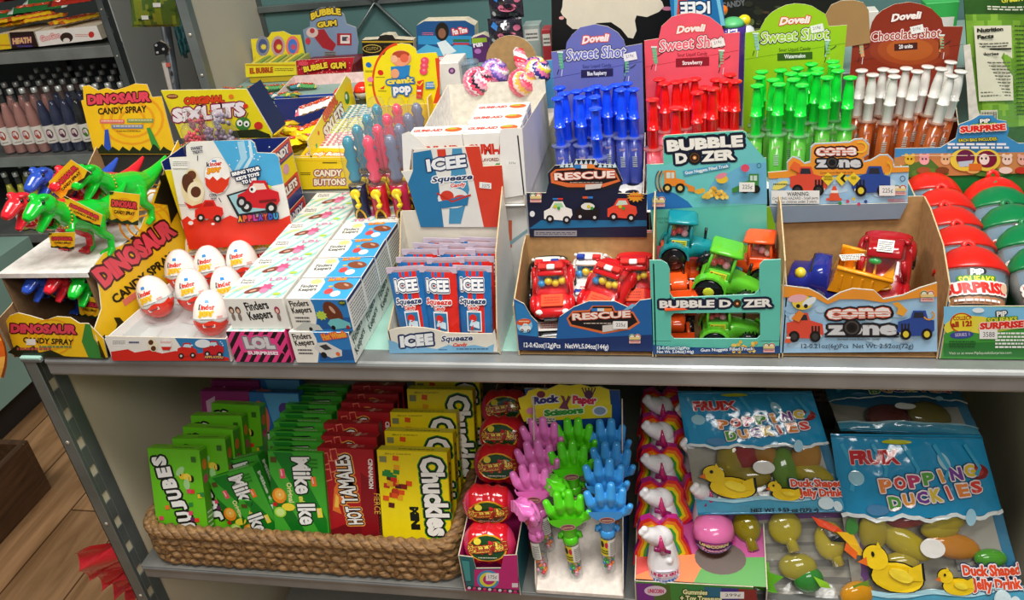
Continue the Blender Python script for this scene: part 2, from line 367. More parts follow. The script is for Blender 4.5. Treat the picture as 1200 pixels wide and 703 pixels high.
# ---- drinks unit in the left background
dr=thing('drinks_shelving','grey steel shelving unit of bottled drinks at the far left','shelf')
for z in (.098,-.20,-.45): 
    b=MB(); b.box(-2.6,-1.30,1.30,1.72,z-.012,z,m('#8f9492','m')); b.box(-2.6,-1.30,1.296,1.30,z-.03,z,m('#a3a7a5','m')); b.build('shelf_board',dr)
post_mb(-1.30,1.285,FLOOR,1.1,.02,.05,1,hz=.04,c='#6f7778').build('post',dr)
post_mb(-1.30,1.74,FLOOR,1.1,.02,.04,1,-1,c='#555c5c').build('post',dr)
b=MB(); b.box(-1.302,-1.298,1.34,1.72,FLOOR,1.1,m('#b5bab4','w')); b.build('side_panel',dr)
b=MB(); b.box(-2.6,-1.30,1.74,1.745,FLOOR,1.1,m('#343c3b','w')); b.box(-1.83,-1.80,1.725,1.739,-.6,1,m('#3f302a','w')); b.build('back_panel',dr)
settle(dr)
tc=thing('teal_counter','pale teal counter end standing on the floor at far left','counter')
b=MB(); b.box(-2.5,-1.735,.70,1.22,-.80,-.42,m('#8fb3a8','w')); b.build('cabinet',tc)
b=MB(); b.box(-2.5,-1.77,.72,1.2,FLOOR,-.80,m('#23211f','w')); b.build('under_shadow',tc); settle(tc)  # near-black block stands in for the shadow beneath the cabinet
# wooden crate on the floor
cr=thing('wooden_crate','dark brown open wooden crate on the wood floor','crate')
WD=wood('crate_wood','#3a2618','#5d4029',9,1.5); x0,x1,y0,y1,z1=-1.90,-1.47,.16,.675,-.735
for a in ((x0,x1,y0,y0+.018),(x0,x1,y1-.018,y1),(x0,x0+.018,y0+.018,y1-.018),(x1-.018,x1,y0+.018,y1-.018)):
    b=MB(); b.box(*a,FLOOR+.002,z1,WD,.002); b.build('side_board',cr)
b=MB(); b.box(x0+.018,x1-.018,y0+.018,y1-.018,FLOOR+.002,FLOOR+.02,WD); b.build('bottom_board',cr); settle(cr)
# ================================================================ helpers for open display boxes and their print
def side(root,x,pts,th=.0014,cin='#b98f5c',cout='#1c4f8c',inner=1,name='side_panel',art=None):
    """pts (y,z) profile of a box side standing on plane x; inner=+1 when the inside faces +x"""
    fr=FRt(x) if inner>0 else FL(x); q=[(y,z) if inner>0 else (-y,z) for y,z in pts]
    b=MB(); b.card(fr,q,th,m(cin,'k') if isinstance(cin,str) else cin,m(cout),m('#cdb48a','k'))
    if art: art(b)
    return b.build(name,root)
def base(root,x0,x1,y0,y1,c='#b98f5c',z=.0016): b=MB(); b.box(x0,x1,y0,y1,.0002,z,m(c,'k'),.0003); return b.build('base',root)
def kb(a,x,y,s=1.0):      # little two-arched maker's mark over a pink bar
    a.el(x-3*s,y-2*s,3.4*s,3*s,'#f3ead8'); a.el(x+3*s,y-2*s,3.4*s,3*s,'#f3ead8'); a.arc(x-3*s,y-2*s,2.8*s,2.4*s,1*s,'#2f7d4a',0,360,10); a.arc(x+3*s,y-2*s,2.8*s,2.4*s,1*s,'#c8452e',0,360,10); a.rect(x-6*s,y-1.5*s,x+6*s,y+1.2*s,'#e8cf8a'); a.rect(x-6*s,y+2*s,x+6*s,y+5*s,'#f2b9b4'); a.lines(x-5*s,y+2.6*s,x+5*s,y+4.4*s,1,'#b0332c')
def car_art(a,x,y,s,c,win='#bfe3ee',ty='#161616',face=-1):
    f=face
    a.poly([(x-f*14*s,y+2*s),(x-f*13*s,y-4*s),(x-f*7*s,y-6*s),(x-f*4*s,y-12*s),(x+f*5*s,y-12*s),(x+f*9*s,y-5*s),(x+f*15*s,y-2*s),(x+f*15*s,y+6*s),(x-f*10*s,y+8*s)],c)
    a.poly([(x-f*5*s,y-6*s),(x-f*3*s,y-10*s),(x+f*4*s,y-10*s),(x+f*7*s,y-5*s)],win)
    a.el(x-f*8*s,y+7*s,4*s,4*s,ty); a.el(x+f*9*s,y+6*s,4*s,4*s,ty); a.el(x-f*8*s,y+7*s,1.8*s,1.8*s,'#d8d8d8'); a.el(x+f*9*s,y+6*s,1.8*s,1.8*s,'#d8d8d8')
def truck_art(a,x,y,s,c,wc='#16161a',hub='#e8d23c',f=1):
    a.poly([(x-f*14*s,y+4*s),(x-f*14*s,y-4*s),(x-f*9*s,y-5*s),(x-f*7*s,y-12*s),(x+f*3*s,y-12*s),(x+f*5*s,y-6*s),(x+f*15*s,y-3*s),(x+f*16*s,y+5*s),(x+f*12*s,y+9*s),(x-f*10*s,y+8*s)],c)
    a.poly([(x-f*6*s,y-6*s),(x-f*5*s,y-10.5*s),(x+f*2*s,y-10.5*s),(x+f*3*s,y-6*s)],'#2b2f3a')
    for i in range(3): a.rect(x+f*(6+i*2.6)*s,y-1.5*s,x+f*(7.6+i*2.6)*s,y+4*s,'#26262c')
    a.rect(x+f*5*s,y+5.5*s,x+f*14*s,y+7.5*s,'#efe7c8')
    for dx in (-8,9): a.el(x+f*dx*s,y+7*s,4.4*s,4.6*s,wc); a.el(x+f*dx*s,y+7*s,2.4*s,2.6*s,hub)
def tractor_art(a,x,y,s,c,f=1,hub='#e6c26a'):
    a.poly([(x-f*9*s,y+4*s),(x-f*9*s,y-12*s),(x+f*2*s,y-12*s),(x+f*3*s,y-4*s),(x+f*12*s,y-2*s),(x+f*12*s,y+4*s)],c)
    a.rect(x-f*7*s,y-10*s,x-f*3*s,y-4*s,'#cfe0d8'); a.rect(x-f*2*s,y-10*s,x+f*1*s,y-4*s,'#cfe0d8')
    a.line([(x+f*8*s,y-1*s),(x+f*14*s,y+3*s),(x+f*17*s,y+6*s)],2*s,c); a.poly([(x+f*15*s,y+2*s),(x+f*22*s,y+5*s),(x+f*22*s,y+10*s),(x+f*15*s,y+9*s)],c)
    for dx,r in ((-6,4.8),(7,5)): a.el(x+f*dx*s,y+6*s,r*s,r*s,'#1c1a18'); a.el(x+f*dx*s,y+6*s,r*.5*s,r*.5*s,hub)
def px_card(root,fr,pts,th,mf,name,mb=None,art=None,me=None):
    b=MB(); b.card(fr,[fr.px(p) for p in pts],th,m(mf) if isinstance(mf,str) else mf,m(mb,'k') if isinstance(mb,str) else mb,me)
    if art: art(Art(b,fr))
    return b.build(name,root)
def tyre(a,x,y,r): a.el(x,y,r,r,'#1a1614'); a.arc(x,y,r*.72,r*.72,r*.22,'#5a3a20',0,360,14); a.el(x,y,r*.34,r*.34,'#e0873a'); a.el(x,y,r*.14,r*.14,'#f7ead2')
RND=random.Random(3)
# ---------------------------------------------------------------- rescue car box
R1=thing('display_box','open kraft box with navy RESCUE front panel, full of toy police and fire cars','box')
fr=FF(.018)
def art(a):
    a.poly([(603,353),(614,358),(622,371),(630,379),(630,410),(608,410)],'#2d83c2'); a.poly([(650,410),(655,372),(672,361),(690,354),(720,354),(740,363),(750,353),(763,351),(765,411)],'#1d63a6')
    for k in range(15):
        t=PI+PI*k/14; a.poly([(706,380),(706+60*math.cos(t-.05),380+30*math.sin(t-.05)),(706+60*math.cos(t+.05),380+30*math.sin(t+.05))],'#7cc0e6') if abs(60*math.cos(t))<56 and 30*math.sin(t)<-8 and 380+30*math.sin(t)>354 and (706+60*math.cos(t)>672) and (706+60*math.cos(t)<745) else None
    a.poly([(607,392),(654,397),(764,392),(765,411.6),(608,410)],'#17336b')
    a.poly([(664,373),(671,364),(690,363),(694,358),(718,358),(721,364),(742,365),(750,378),(738,386),(707,391),(668,382)],'#e2703a')
    a.poly([(666,373),(672,366),(691,365),(695,359),(717,359),(720,366),(741,367),(747,377),(736,384),(707,388),(670,380)],'#15161c')
    a.rect(693,361,700,364.5,'#2f7fc8'); a.rect(700,361,708,364.5,'#e8e8e8'); a.rect(708,361,717,364.5,'#ef8a3c')
    a.t('RESCUE',(671,375),(739,371.5),8,'#fbe9de','#d0542a',.1,bold=.04); a.lines(684,378,720,380,1,'#d8c8b8'); a.poly([(706,381),(726,379),(724,386),(706,389)],'#d8d2cc')
    a.el(615,381,9,8.5,'#8fd0ee'); a.el(614,377,8.5,4,'#e4572b',rot=-6); a.lines(608,375.5,620,378,1,'#ffe9c0'); car_art(a,616,384,.45,'#f2f6f8')
    a.t('12-0.42oz(12g)Pcs   NetWt.5.04oz(144g)',(614,406),(713,408.5),5.6,'#ffffff','#17336b',.2,bold=.02)
    kb(a,744,396,1.1); price(a,727,380,17,9)
px_card(R1,fr,[(602,350),(614,356),(622,370),(630,378),(631,395),(654,396),(656,371),(672,360),(690,353),(720,353),(740,362),(750,352),(764,350),(765,411.5),(608,410)],.0014,'#1d63a6','front_panel','#b98f5c',art)
yb=.122; X0,X1=.006,.154
side(R1,X0,[(.018,0),(yb,0),(yb,.098),(.10,.095),(.06,.08),(.018,.066)]); side(R1,X1,[(.018,0),(yb,0),(yb,.098),(.10,.095),(.06,.08),(.018,.070)],inner=-1)
b=MB(); b.card(FF(yb),[(X0,0),(X1,0),(X1,.1),(X0,.1)],.0014,KR,m('#15294f')); b.build('back_panel',R1); base(R1,X0,X1,.02,yb)
def art(a):
    a.poly([(620,268),(634,258),(758,258),(758,265)],'#1f6f9e'); a.rect(626,270,676,276.5,'#9c9aa0'); a.lines(628,272,674,275.5,2,'#4a4850')
    a.poly([(644,202),(650,196),(672,194.5),(674,190),(696,190),(699,194),(721,196),(728,212),(725,217),(708,222),(665,222),(648,218)],'#20242a')
    for k in range(12): a.poly([(656+k*5.6,196-(3 if 2<k<8 else 0)),(659+k*5.6,190-(3 if 2<k<8 else 0)),(661+k*5.6,196-(3 if 2<k<8 else 0))],'#cfe7f2')
    a.poly([(645,203),(651,198),(673,196.5),(675,192),(695,192),(698,196),(720,198),(727,212),(707,219),(665,219),(646,214)],'#e2703a')
    a.poly([(648,204),(652,200),(674,198.5),(676,193),(694,193),(697,198),(718,200),(724,210),(706,215),(666,214),(650,211)],'#15161c')
    a.rect(673,192.5,681,197,'#2f7fc8'); a.rect(681,192.5,688,197,'#e8e8e8'); a.rect(688,192.5,697,197,'#ef8a3c')
    a.t('RESCUE',(650,211),(721,208),8.6,'#fbe9de','#b8482a',.1,bold=.04); a.lines(668,213,706,214.3,1,'#d8c8b8'); a.poly([(686,216),(706,214.5),(704,220),(686,222)],'#d8d2cc')
    kb(a,628,231,1.1); a.el(624,250,3,3.5,'#e8e8e8')
    car_art(a,655,249,1.15,'#f4f1ea','#9fd8a0'); car_art(a,689,247,1.0,'#17181c','#c7e0c4'); a.el(689,241,8,4,'#e8e6df'); car_art(a,730,246,1.2,'#ee4d36','#cfe3d0')
    for x in (651,690,727): a.el(x,241,2,2,'#d7c92c'); a.el(x+4,243,1.8,1.8,'#3f9e3f')
    a.rect(648,231,654,233,'#2f7fc8'); a.rect(654,231,660,233,'#e23c2c'); a.rect(683,229,689,231.5,'#e2582c'); a.rect(689,229,695,231.5,'#2f7fc8')
    a.star(745,229.5,11,'#f0a02c',12,.65,.6); a.lines(738,228,752,231,1,'#c9362b')
px_card(R1,FF(yb-.0016),[(617,226),(640,226),(643,214),(642,203),(650,194),(671,192.5),(674,187),(697,187),(701,192),(722,194),(730,212),(726,220),(724,226.5),(758,227.5),(758,278),(621,278)],.0014,'#17203a','header',None,art)
settle(R1)
# ---------------------------------------------------------------- toy car
def rr(y,w,z0,z1,n=16,p=3.0,x=0):
    R=[]
    for i in range(n):
        a=2*PI*i/n; c,s_=math.cos(a),math.sin(a); R.append((x+w/2*math.copysign(abs(c)**(2/p),c),y,(z0+z1)/2+(z1-z0)/2*math.copysign(abs(s_)**(2/p),s_)))
    return R
def wheel(x,y,z,r,wd,root,ty='#161616',hub='#c8c8c8'):
    b=MB(); b.lathe([(r*.8,-wd/2),(r,-wd*.36),(r,wd*.36),(r*.8,wd/2),(r*.55,wd/2),(r*.5,wd*.4)],m(ty,'g'),14,(x,y,z),axis=(1,0,0)); 
    for k in range(12): a=2*PI*k/12; b.box(x-wd*.4,x+wd*.4,y+r*math.cos(a)-r*.07,y+r*math.cos(a)+r*.07,z+r*math.sin(a)-r*.07,z+r*math.sin(a)+r*.07,m(ty,'g'))
    for sg in (1,-1): b.lathe([(r*.5,0),(r*.5,wd*.06),(r*.2,wd*.12)],m(hub,'g'),10,(x+sg*wd*.42,y,z),axis=(sg,0,0))
    return b.build('wheel',root)
def toy_car(label,c,bar=('#d02828','#1e3c9a'),hood='#f2502a',two=None,group='toy rescue cars in the kraft box'):
    r=thing('toy_car',label,'toy car',group); L=.068; w_=.042
    b=MB(); mt=m(c,'g')
    b.grid([rr(-.034,.026,.010,.018),rr(-.031,.036,.007,.021),rr(-.020,w_,.006,.024),rr(.0,w_,.006,.026),rr(.02,w_,.006,.027),rr(.031,.038,.007,.026),rr(.034,.03,.010,.022)],mt)
    for sx in (-1,1): 
        for y in (-.019,.019): b.ell((sx*.0185,y,.016),(.0045,.0105,.0095),mt,10,6)
        b.ell((sx*.0125,-.0305,.018),(.0045,.003,.003),m('#f4f2ea','g'),8,5)
    b.box(-.009,.009,-.0352,-.033,.009,.0135,m('#20242c','g')); b.build('body',r)
    b=MB(); b.box(-.011,.011,-.0285,-.0135,.0235,.0252,m(hood,'p')); fr_=Fr((-.011,-.0285,.0252),(1,0,0),(0,1,0)); a=Art(b,fr_,.022,.015); a.lines(.15,.2,.85,.85,3,'#b8301c'); b.build('sticker',r)
    b=MB(); b.grid([rr(-.013,.034,.022,.027,14),rr(-.004,.031,.022,.040,14),rr(.012,.030,.022,.041,14),rr(.024,.032,.022,.027,14)],m('#dfeef0','c')); b.build('windscreen',r)
    b=MB(); cols=['#e8c81e','#e8c81e','#2a8fd0','#3fa83f','#e8c81e','#3fa83f','#e84a3a','#2a8fd0']; rd=random.Random(len(label))
    for k in range(8): b.ell((-.010+.0068*(k%4),-.003+.009*(k//4),.029+.003*(k%2)),.0042,m(rd.choice(cols),'g'),10,6)
    b.build('gumballs',r)
    b=MB(); b.grid([rr(-.003,.026,.0395,.0425,12),rr(.013,.027,.0395,.044,12)],m(two or c,'g')); 
    for sx in (-1,1): b.tube([(sx*.015,-.004,.040),(sx*.017,-.013,.026)],.0016,m(two or c,'g'),6); b.tube([(sx*.015,.012,.041),(sx*.016,.024,.026)],.0018,m(two or c,'g'),6)
    b.box(-.012,-.004,.001,.007,.0435,.048,m(bar[0],'g')); b.box(-.004,.004,.001,.007,.0435,.047,m('#e9e9e9','g')); b.box(.004,.012,.001,.007,.0435,.048,m(bar[1],'g')); b.build('light_bar',r)
    for sx in (-1,1):
        for y in (-.019,.019): wheel(sx*.0195,y,.0085,.0085,.007,r)
    return r
red=toy_car('c','#d01c22',('#e23a34','#e23a34')); pol=toy_car('c','#17181c',two='#eceae4',hood='#eceae4'); wht=toy_car('c','#eceae4',hood='#eceae4',bar=('#1e3c9a','#d02828'))
RC_=lambda a,b_,c_:(math.radians(a),math.radians(b_),math.radians(c_))
for _o in (red,pol,wht): _o.scale=(1.13,)*3
inst(red,0,(.043,.066,.045),RC_(20,0,5),'red toy fire car with yellow gumballs, on top at the left of the RESCUE box')
inst(red,1,(.104,.064,.046),RC_(20,10,-18),'red toy fire car tilted on top in the middle of the RESCUE box')
inst(red,2,(.133,.092,.040),RC_(25,0,0),'dark red toy fire car at the back right of the RESCUE box')
inst(red,3,(.127,.062,.004),RC_(0,0,8),'red toy fire car lying lowest at the right')
inst(pol,0,(.036,.060,.003),RC_(4,0,6),'black and white toy police car low at the front left of the RESCUE box')
inst(pol,1,(.034,.097,.034),RC_(20,0,4),'black and white toy police car at the back left corner of the RESCUE box')
inst(wht,0,(.080,.062,.003),RC_(0,0,0),'white toy police car low in the middle behind the RESCUE front panel')
inst(wht,1,(.083,.098,.036),RC_(15,0,-4),'white toy police car at the back middle of the RESCUE box')
# ---------------------------------------------------------------- bubble dozer box
R2=thing('display_box','open mint green BUBBLE DOZER box with a window, holding toy tractors','box'); TE='#63c7b4'
def art(a):
    a.poly([(765,404),(786,406),(850,408),(914,405),(914.3,414),(765,414.8)],'#1c4a86')
    a.t('BUBBLE D',(773,361),(857,360),9,'#f4f1ea','#14203a',.16,bold=.05,out2='#14203a',ow2=.3); tyre(a,864,355.5,5); a.t('ZER',(871,359.5),(905,358.5),9,'#f4f1ea','#14203a',.16,bold=.05,out2='#14203a',ow2=.3)
    for k in range(26): a.el(858+RND.uniform(0,28),406+RND.gauss(0,2.6),2,2,RND.choice(['#f0c04a','#e8a838','#f6d36c']))
    a.t('Gum Nuggets Filled Truck',(821,411),(883,409),3.6,'#ffffff','#1c4a86',.2,bold=.02)
    a.t('12-0.42oz(12g)Pcs',(770,408.2),(808,408.2),3.4,'#ffffff','#3a8aa0',.2,bold=.02); a.t('Net Wt. 5.04oz(144g)',(770,412.6),(813,412.6),3.4,'#ffffff','#1c4a86',.2,bold=.02); kb(a,901,406,1.1)
fr=FF(.018); b=MB()
for pts in ([(761,305),(775,305),(782,309),(785,316),(785,344),(786,349),(786,399),(850,399),(891,399),(914,399),(914.3,414),(765,415)][:0] or [(761,305),(775,305),(782,309),(785,316),(785,344),(786.5,348),(786.5,400),(764.6,400)],
            [(891,400),(890.5,345),(889.5,338),(890,310),(895,305),(915,304),(914.3,400)],
            [(785,343.5),(789,349),(884,345),(890.5,338),(891,367),(888,366),(790,367),(786.5,370)],
            [(764.6,399.5),(786.5,399.5),(786.5,393),(790,397),(887,397),(891,393),(891,399.5),(914.3,399.5),(914.3,414),(765,415)]):
    b.card(fr,[fr.px(p) for p in pts],.0014,m(TE),KR,m('#9fd8ca'))
art(Art(b,fr)); b.build('front_panel',R2)
X0,X1,yb=.1585,.2865,.105
side(R2,X0,[(.018,0),(yb,0),(yb,.16),(.06,.145),(.018,.116)],cin='#c3a878',cout='#3fa591'); side(R2,X1,[(.018,0),(yb,0),(yb,.15),(.085,.15),(.018,.118)],inner=-1,cin='#c3a878',cout='#3fa591'); base(R2,X0,X1,.02,yb)
def art(a):
    a.poly([(758,192),(778,194),(874,160),(898,188),(899,239),(758.5,246)],'#6fc9c9')
    a.poly([(758,228),(775,222),(790,226),(806,236),(812,243),(758.5,246)],'#2a6fb4'); a.poly([(820,238),(836,212),(872,192),(898,190),(899,239)],'#6db4d8')
    a.t('BUBBLE',(782,178),(871,172),14,'#f6f2ea','#131a30',.15,bold=.06,out2='#131a30',ow2=.24); a.t('D',(792,192),(806,191),12.5,'#f6f2ea','#131a30',.15,bold=.06,out2='#131a30',ow2=.24); a.t('ZER',(822,189.5),(862,187),12.5,'#f6f2ea','#131a30',.15,bold=.06,out2='#131a30',ow2=.24)
    a.el(814,184.5,8.5,8.5,'#131a30'); tyre(a,814,184.5,7)
    a.poly([(800,200),(856,191),(855,196),(802,206)],'#4f9fc4'); a.t('Gum Nuggets Filled Truck',(803,204),(854,195.5),3.6,'#ffffff',bold=.02)
    for k in range(4): a.arc(782-k*2,212,8,14,1,'#3a4a60' if k%2 else '#d89a4a',120,240,8)
    tractor_art(a,789,213,1.15,'#ef8a2c'); tractor_art(a,880,215,1.0,'#3f8a3a',-1,'#20241c')
    for k in range(60):
        u=RND.uniform(-1,1); a.el(838+u*14,230-RND.uniform(0,1-abs(u))*15,2.1,2.1,RND.choice(['#f0c04a','#e8a838','#f6d36c']))
    for k in range(8): a.el(816+k*1.2,222+RND.uniform(-2,3),2,2,'#f0b03a')
    a.el(873,195,5,4.5,'#e0506a'); a.el(846,208,7,5,'#f0c23a'); a.el(845,204,7,3,'#e88aa0',rot=-20); kb(a,772,234,1.2); price(a,875,217,18,11); a.arc(889,192,2.4,2.6,.8,'#2a6a60')
    a.t('WARNING:',(784,251),(812,250),3.6,'#1f5a50'); a.t('CHOKING HAZARD - Small parts.',(768,255.5),(819,254),3,'#1f5a50'); a.t('Not for children under 3 years.',(772,259.5),(819,258),3,'#1f5a50')
px_card(R2,FF(yb-.0015),[(757.5,193),(777.5,192),(777,161),(780,158.5),(871,153),(875,156),(876,187),(898,185),(899,287),(766,288)],.0014,TE,'header','#3fa591',art)
settle(R2)
def tractor(label,c,hub,dark='#15161a'):
    r=thing('toy_tractor',label,'toy tractor','toy tractors in the mint green box'); mt=m(c,'g')
    b=MB()   # points along +x ; y width
    def ring(x,w,z0,z1): return [(q[1],q[0],q[2]) for q in rr(x,w,z0,z1,14,4)]
    b.grid([ring(-.024,.028,.014,.024),ring(-.02,.032,.010,.028),ring(.002,.032,.010,.028),ring(.010,.022,.010,.030),ring(.030,.020,.010,.025),ring(.036,.016,.012,.022)],mt)
    for sy in (-1,1):      # rear mudguards
        b.grid([[(-.012+rad*math.cos(t),sy*yy,.014+rad*math.sin(t)) for rad,yy in ((.0165,.012),(.0165,.024),(.0145,.024),(.0145,.012))] for t in [PI*k/8 for k in range(9)]],mt,True,True,False)
        b.caps((.034,sy*.012,.022),(.050,sy*.012,.010),.0022,.0022,mt,6)
    for q in range(4): b.box(.020+.004*q,.022+.004*q,-.0108,.0108,.014,.021,m(dark,'g'))
    b.tube([(.020,.006,.026),(.020,.006,.040)],.0016,m(dark,'g'),8); b.build('body',r)
    b=MB()
    for sx,sy in ((-.020,-1),(-.020,1),(.004,-1),(.004,1)): b.tube([(sx,sy*.0135,.026),(sx*.9,sy*.012,.052)],.0016,mt,6)
    b.grid([ring(-.022,.026,.051,.054),ring(-.020,.032,.051,.056),ring(.006,.032,.051,.056),ring(.010,.026,.051,.0535)],mt)
    b.box(-.020,.004,-.0138,.0138,.024,.034,mt); b.build('cab',r)
    b=MB(); b.box(-.0195,.0035,-.0125,.0125,.034,.051,m('#e6ece8','c')); b.build('window',r)
    b=MB(); rd=random.Random(5)
    for k in range(8): b.ell((-.015+.006*(k%3),-.007+.007*(k//3),.038+.003*(k%2)),.004,m(rd.choice(['#e8a0a8','#f2d8c8','#d84a4a','#e8c84a']),'g'),8,6)
    b.build('gumballs',r)
    b=MB(); b.grid([[(.046+p[0],y,p[1]) for p in ((0,.018),(.002,.004),(.016,.002),(.016,.004),(.0045,.0065),(.0025,.018))] for y in (-.018,.018)],mt,True,True,False)
    for sy in (-1,1): b.add([(.046,sy*.018,.018),(.048,sy*.018,.003),(.062,sy*.018,.003)],[(0,1,2)],mt,False)
    b.build('bucket',r)
    def wh(x,y,z,rad,wd):
        o=wheel(0,0,0,rad,wd,r,dark,hub); o.data.transform(TR((x,y,z))@RZ(90)); return o
    for sy in (-1,1): wh(-.012,sy*.018,.0135,.0135,.010); wh(.024,sy*.015,.0105,.0105,.008)
    st=MB(); st.box(-.016,0,-.0142,-.0139,.025,.0325,m('#f2e63a')); st.box(-.0155,-.013,-.0144,-.0141,.026,.0315,m('#b02a1c')); 
    a=Art(st,Fr((-.012,-.0143,.026),(1,0,0),(0,0,1)),.011,.006); a.lines(0,0,1,1,3,'#6a7a30'); st.build('sticker',r); return r
g=tractor('t','#5fc22e','#c8d83a'); og=tractor('t','#f0561e','#2a2422'); tl=tractor('t','#138a94','#2a2422')
inst(g,0,(.232,.045,.0017),RC_(0,0,0),'lime green toy tractor seen through the lower window of the mint box')
inst(g,1,(.226,.055,.056),RC_(0,14,-8),'lime green toy tractor tipped on top of the pile in the mint box',scale=1.1)
inst(og,0,(.178,.082,.0017),RC_(0,0,-86),'bright orange toy loader with bucket facing out of the lower window')
inst(og,1,(.262,.082,.060),RC_(0,0,170),'dark orange toy tractor at the back right of the mint box')
inst(og,2,(.180,.078,.050),RC_(0,-8,-84),'orange toy tractor behind the left of the mint box front panel')
inst(tl,0,(.188,.085,.082),RC_(0,6,0),'teal toy tractor at the back left of the mint box')
# ---------------------------------------------------------------- cone zone box
R3=thing('display_box','large open kraft box with light blue and orange CONE ZONE front panel','box')
def stripes_t(a,s_,p0,p1,h,c1,c2,out):
    a.t(s_,p0,p1,h,c1,c2,.07,bold=.05,out2=out,ow2=.24)
def art(a):
    for k in range(22): a.el(RND.uniform(925,1088),RND.uniform(356,405),RND.uniform(6,14),RND.uniform(3,6),RND.choice(['#c4dcee','#9cc6e6','#b4d4ec']))
    a.poly([(915.7,334),(948,338),(960,344),(970,351.5),(984,343),(999,338),(1024,340),(1035,350.5),(1058,346),(1078,337),(1098,331),(1098,347),(1070,349),(1035,354),(1010,350),(984,350),(970,356),(950,346),(916,348)],'#f09a34')
    stripes_t(a,'cone',(969,374),(1044,371),12,'#f6f0ea','#d8563a','#1a1a1e'); stripes_t(a,'zone',(969,392),(1051,392),12,'#d8d8da','#55555a','#1a1a1e')
    for k in range(3): a.rect(975,364+k*3,1041,364.8+k*3,'#e26a4c')
    a.el(998,383,11,10,'#1a1a1e'); a.arc(998,383,7.5,7,2,'#4a4642',0,360,18); a.el(998,383,3,3,'#0c0c0c')
    a.rect(966,393,1053,394.4,'#1a1a1e'); a.t('Gumball truck filled with candy!',(981,397.5),(1031,397.5),2.4,'#5a4a2a')
    a.t('12-0.21oz(6g)Pcs  Net Wt. 2.52oz(72g)',(939,407),(1070,407),5.4,'#3a4450',bold=.01)
    truck_art(a,942,383,1.45,'#e2503a',f=1,hub='#3a3a3a'); truck_art(a,1074,380,1.45,'#2c4c9a',f=-1); a.poly([(927,372),(936,362),(942,366),(936,376)],'#ee8a34'); a.arc(1088,368,6,5,2,'#e8a030',-60,160,10)
    a.poly([(1045,354),(1052,352),(1063,362),(1058,369),(1050,366),(1052,360)],'#f0a838'); a.el(940,353,12,8.5,'#f2d24a'); a.el(934,348,11,4.5,'#f0b4b8',rot=-8); a.el(948,352,9,4,'#e6ecf0',rot=-30); a.el(935,357,2.4,2.4,'#222'.replace('222','222222')); a.el(944,357,2.4,2.4,'#222222')
    a.poly([(919,400),(923,388),(927,400)],'#e8603a'); a.rect(921,393,926,395,'#f6f0ea'); kb(a,1086,345,1.3)
fr=FF(.020)
px_card(R3,fr,[(915.7,334),(948,338),(960,344),(970,351),(984,343),(999,338),(1024,340),(1035,350),(1058,345.7),(1078,337),(1098,331),(1098.5,412),(914,413.5)],.0014,'#a6cdea','front_panel','#b98f5c',art)
X0,X1,yb=.2915,.4425,.148
side(R3,X0,[(.02,0),(yb,0),(yb,.125),(.12,.125),(.05,.10),(.02,.082)],cout='#8fb6d4'); side(R3,X1,[(.02,0),(yb,0),(yb,.125),(.12,.124),(.06,.112),(.02,.088)],inner=-1,cout='#8fb6d4'); base(R3,X0,X1,.022,yb)
b=MB(); b.card(FF(yb),[(X0,0),(X1,0),(X1,.125),(X0,.125)],.0014,KR,m('#8fb6d4')); b.build('back_panel',R3)
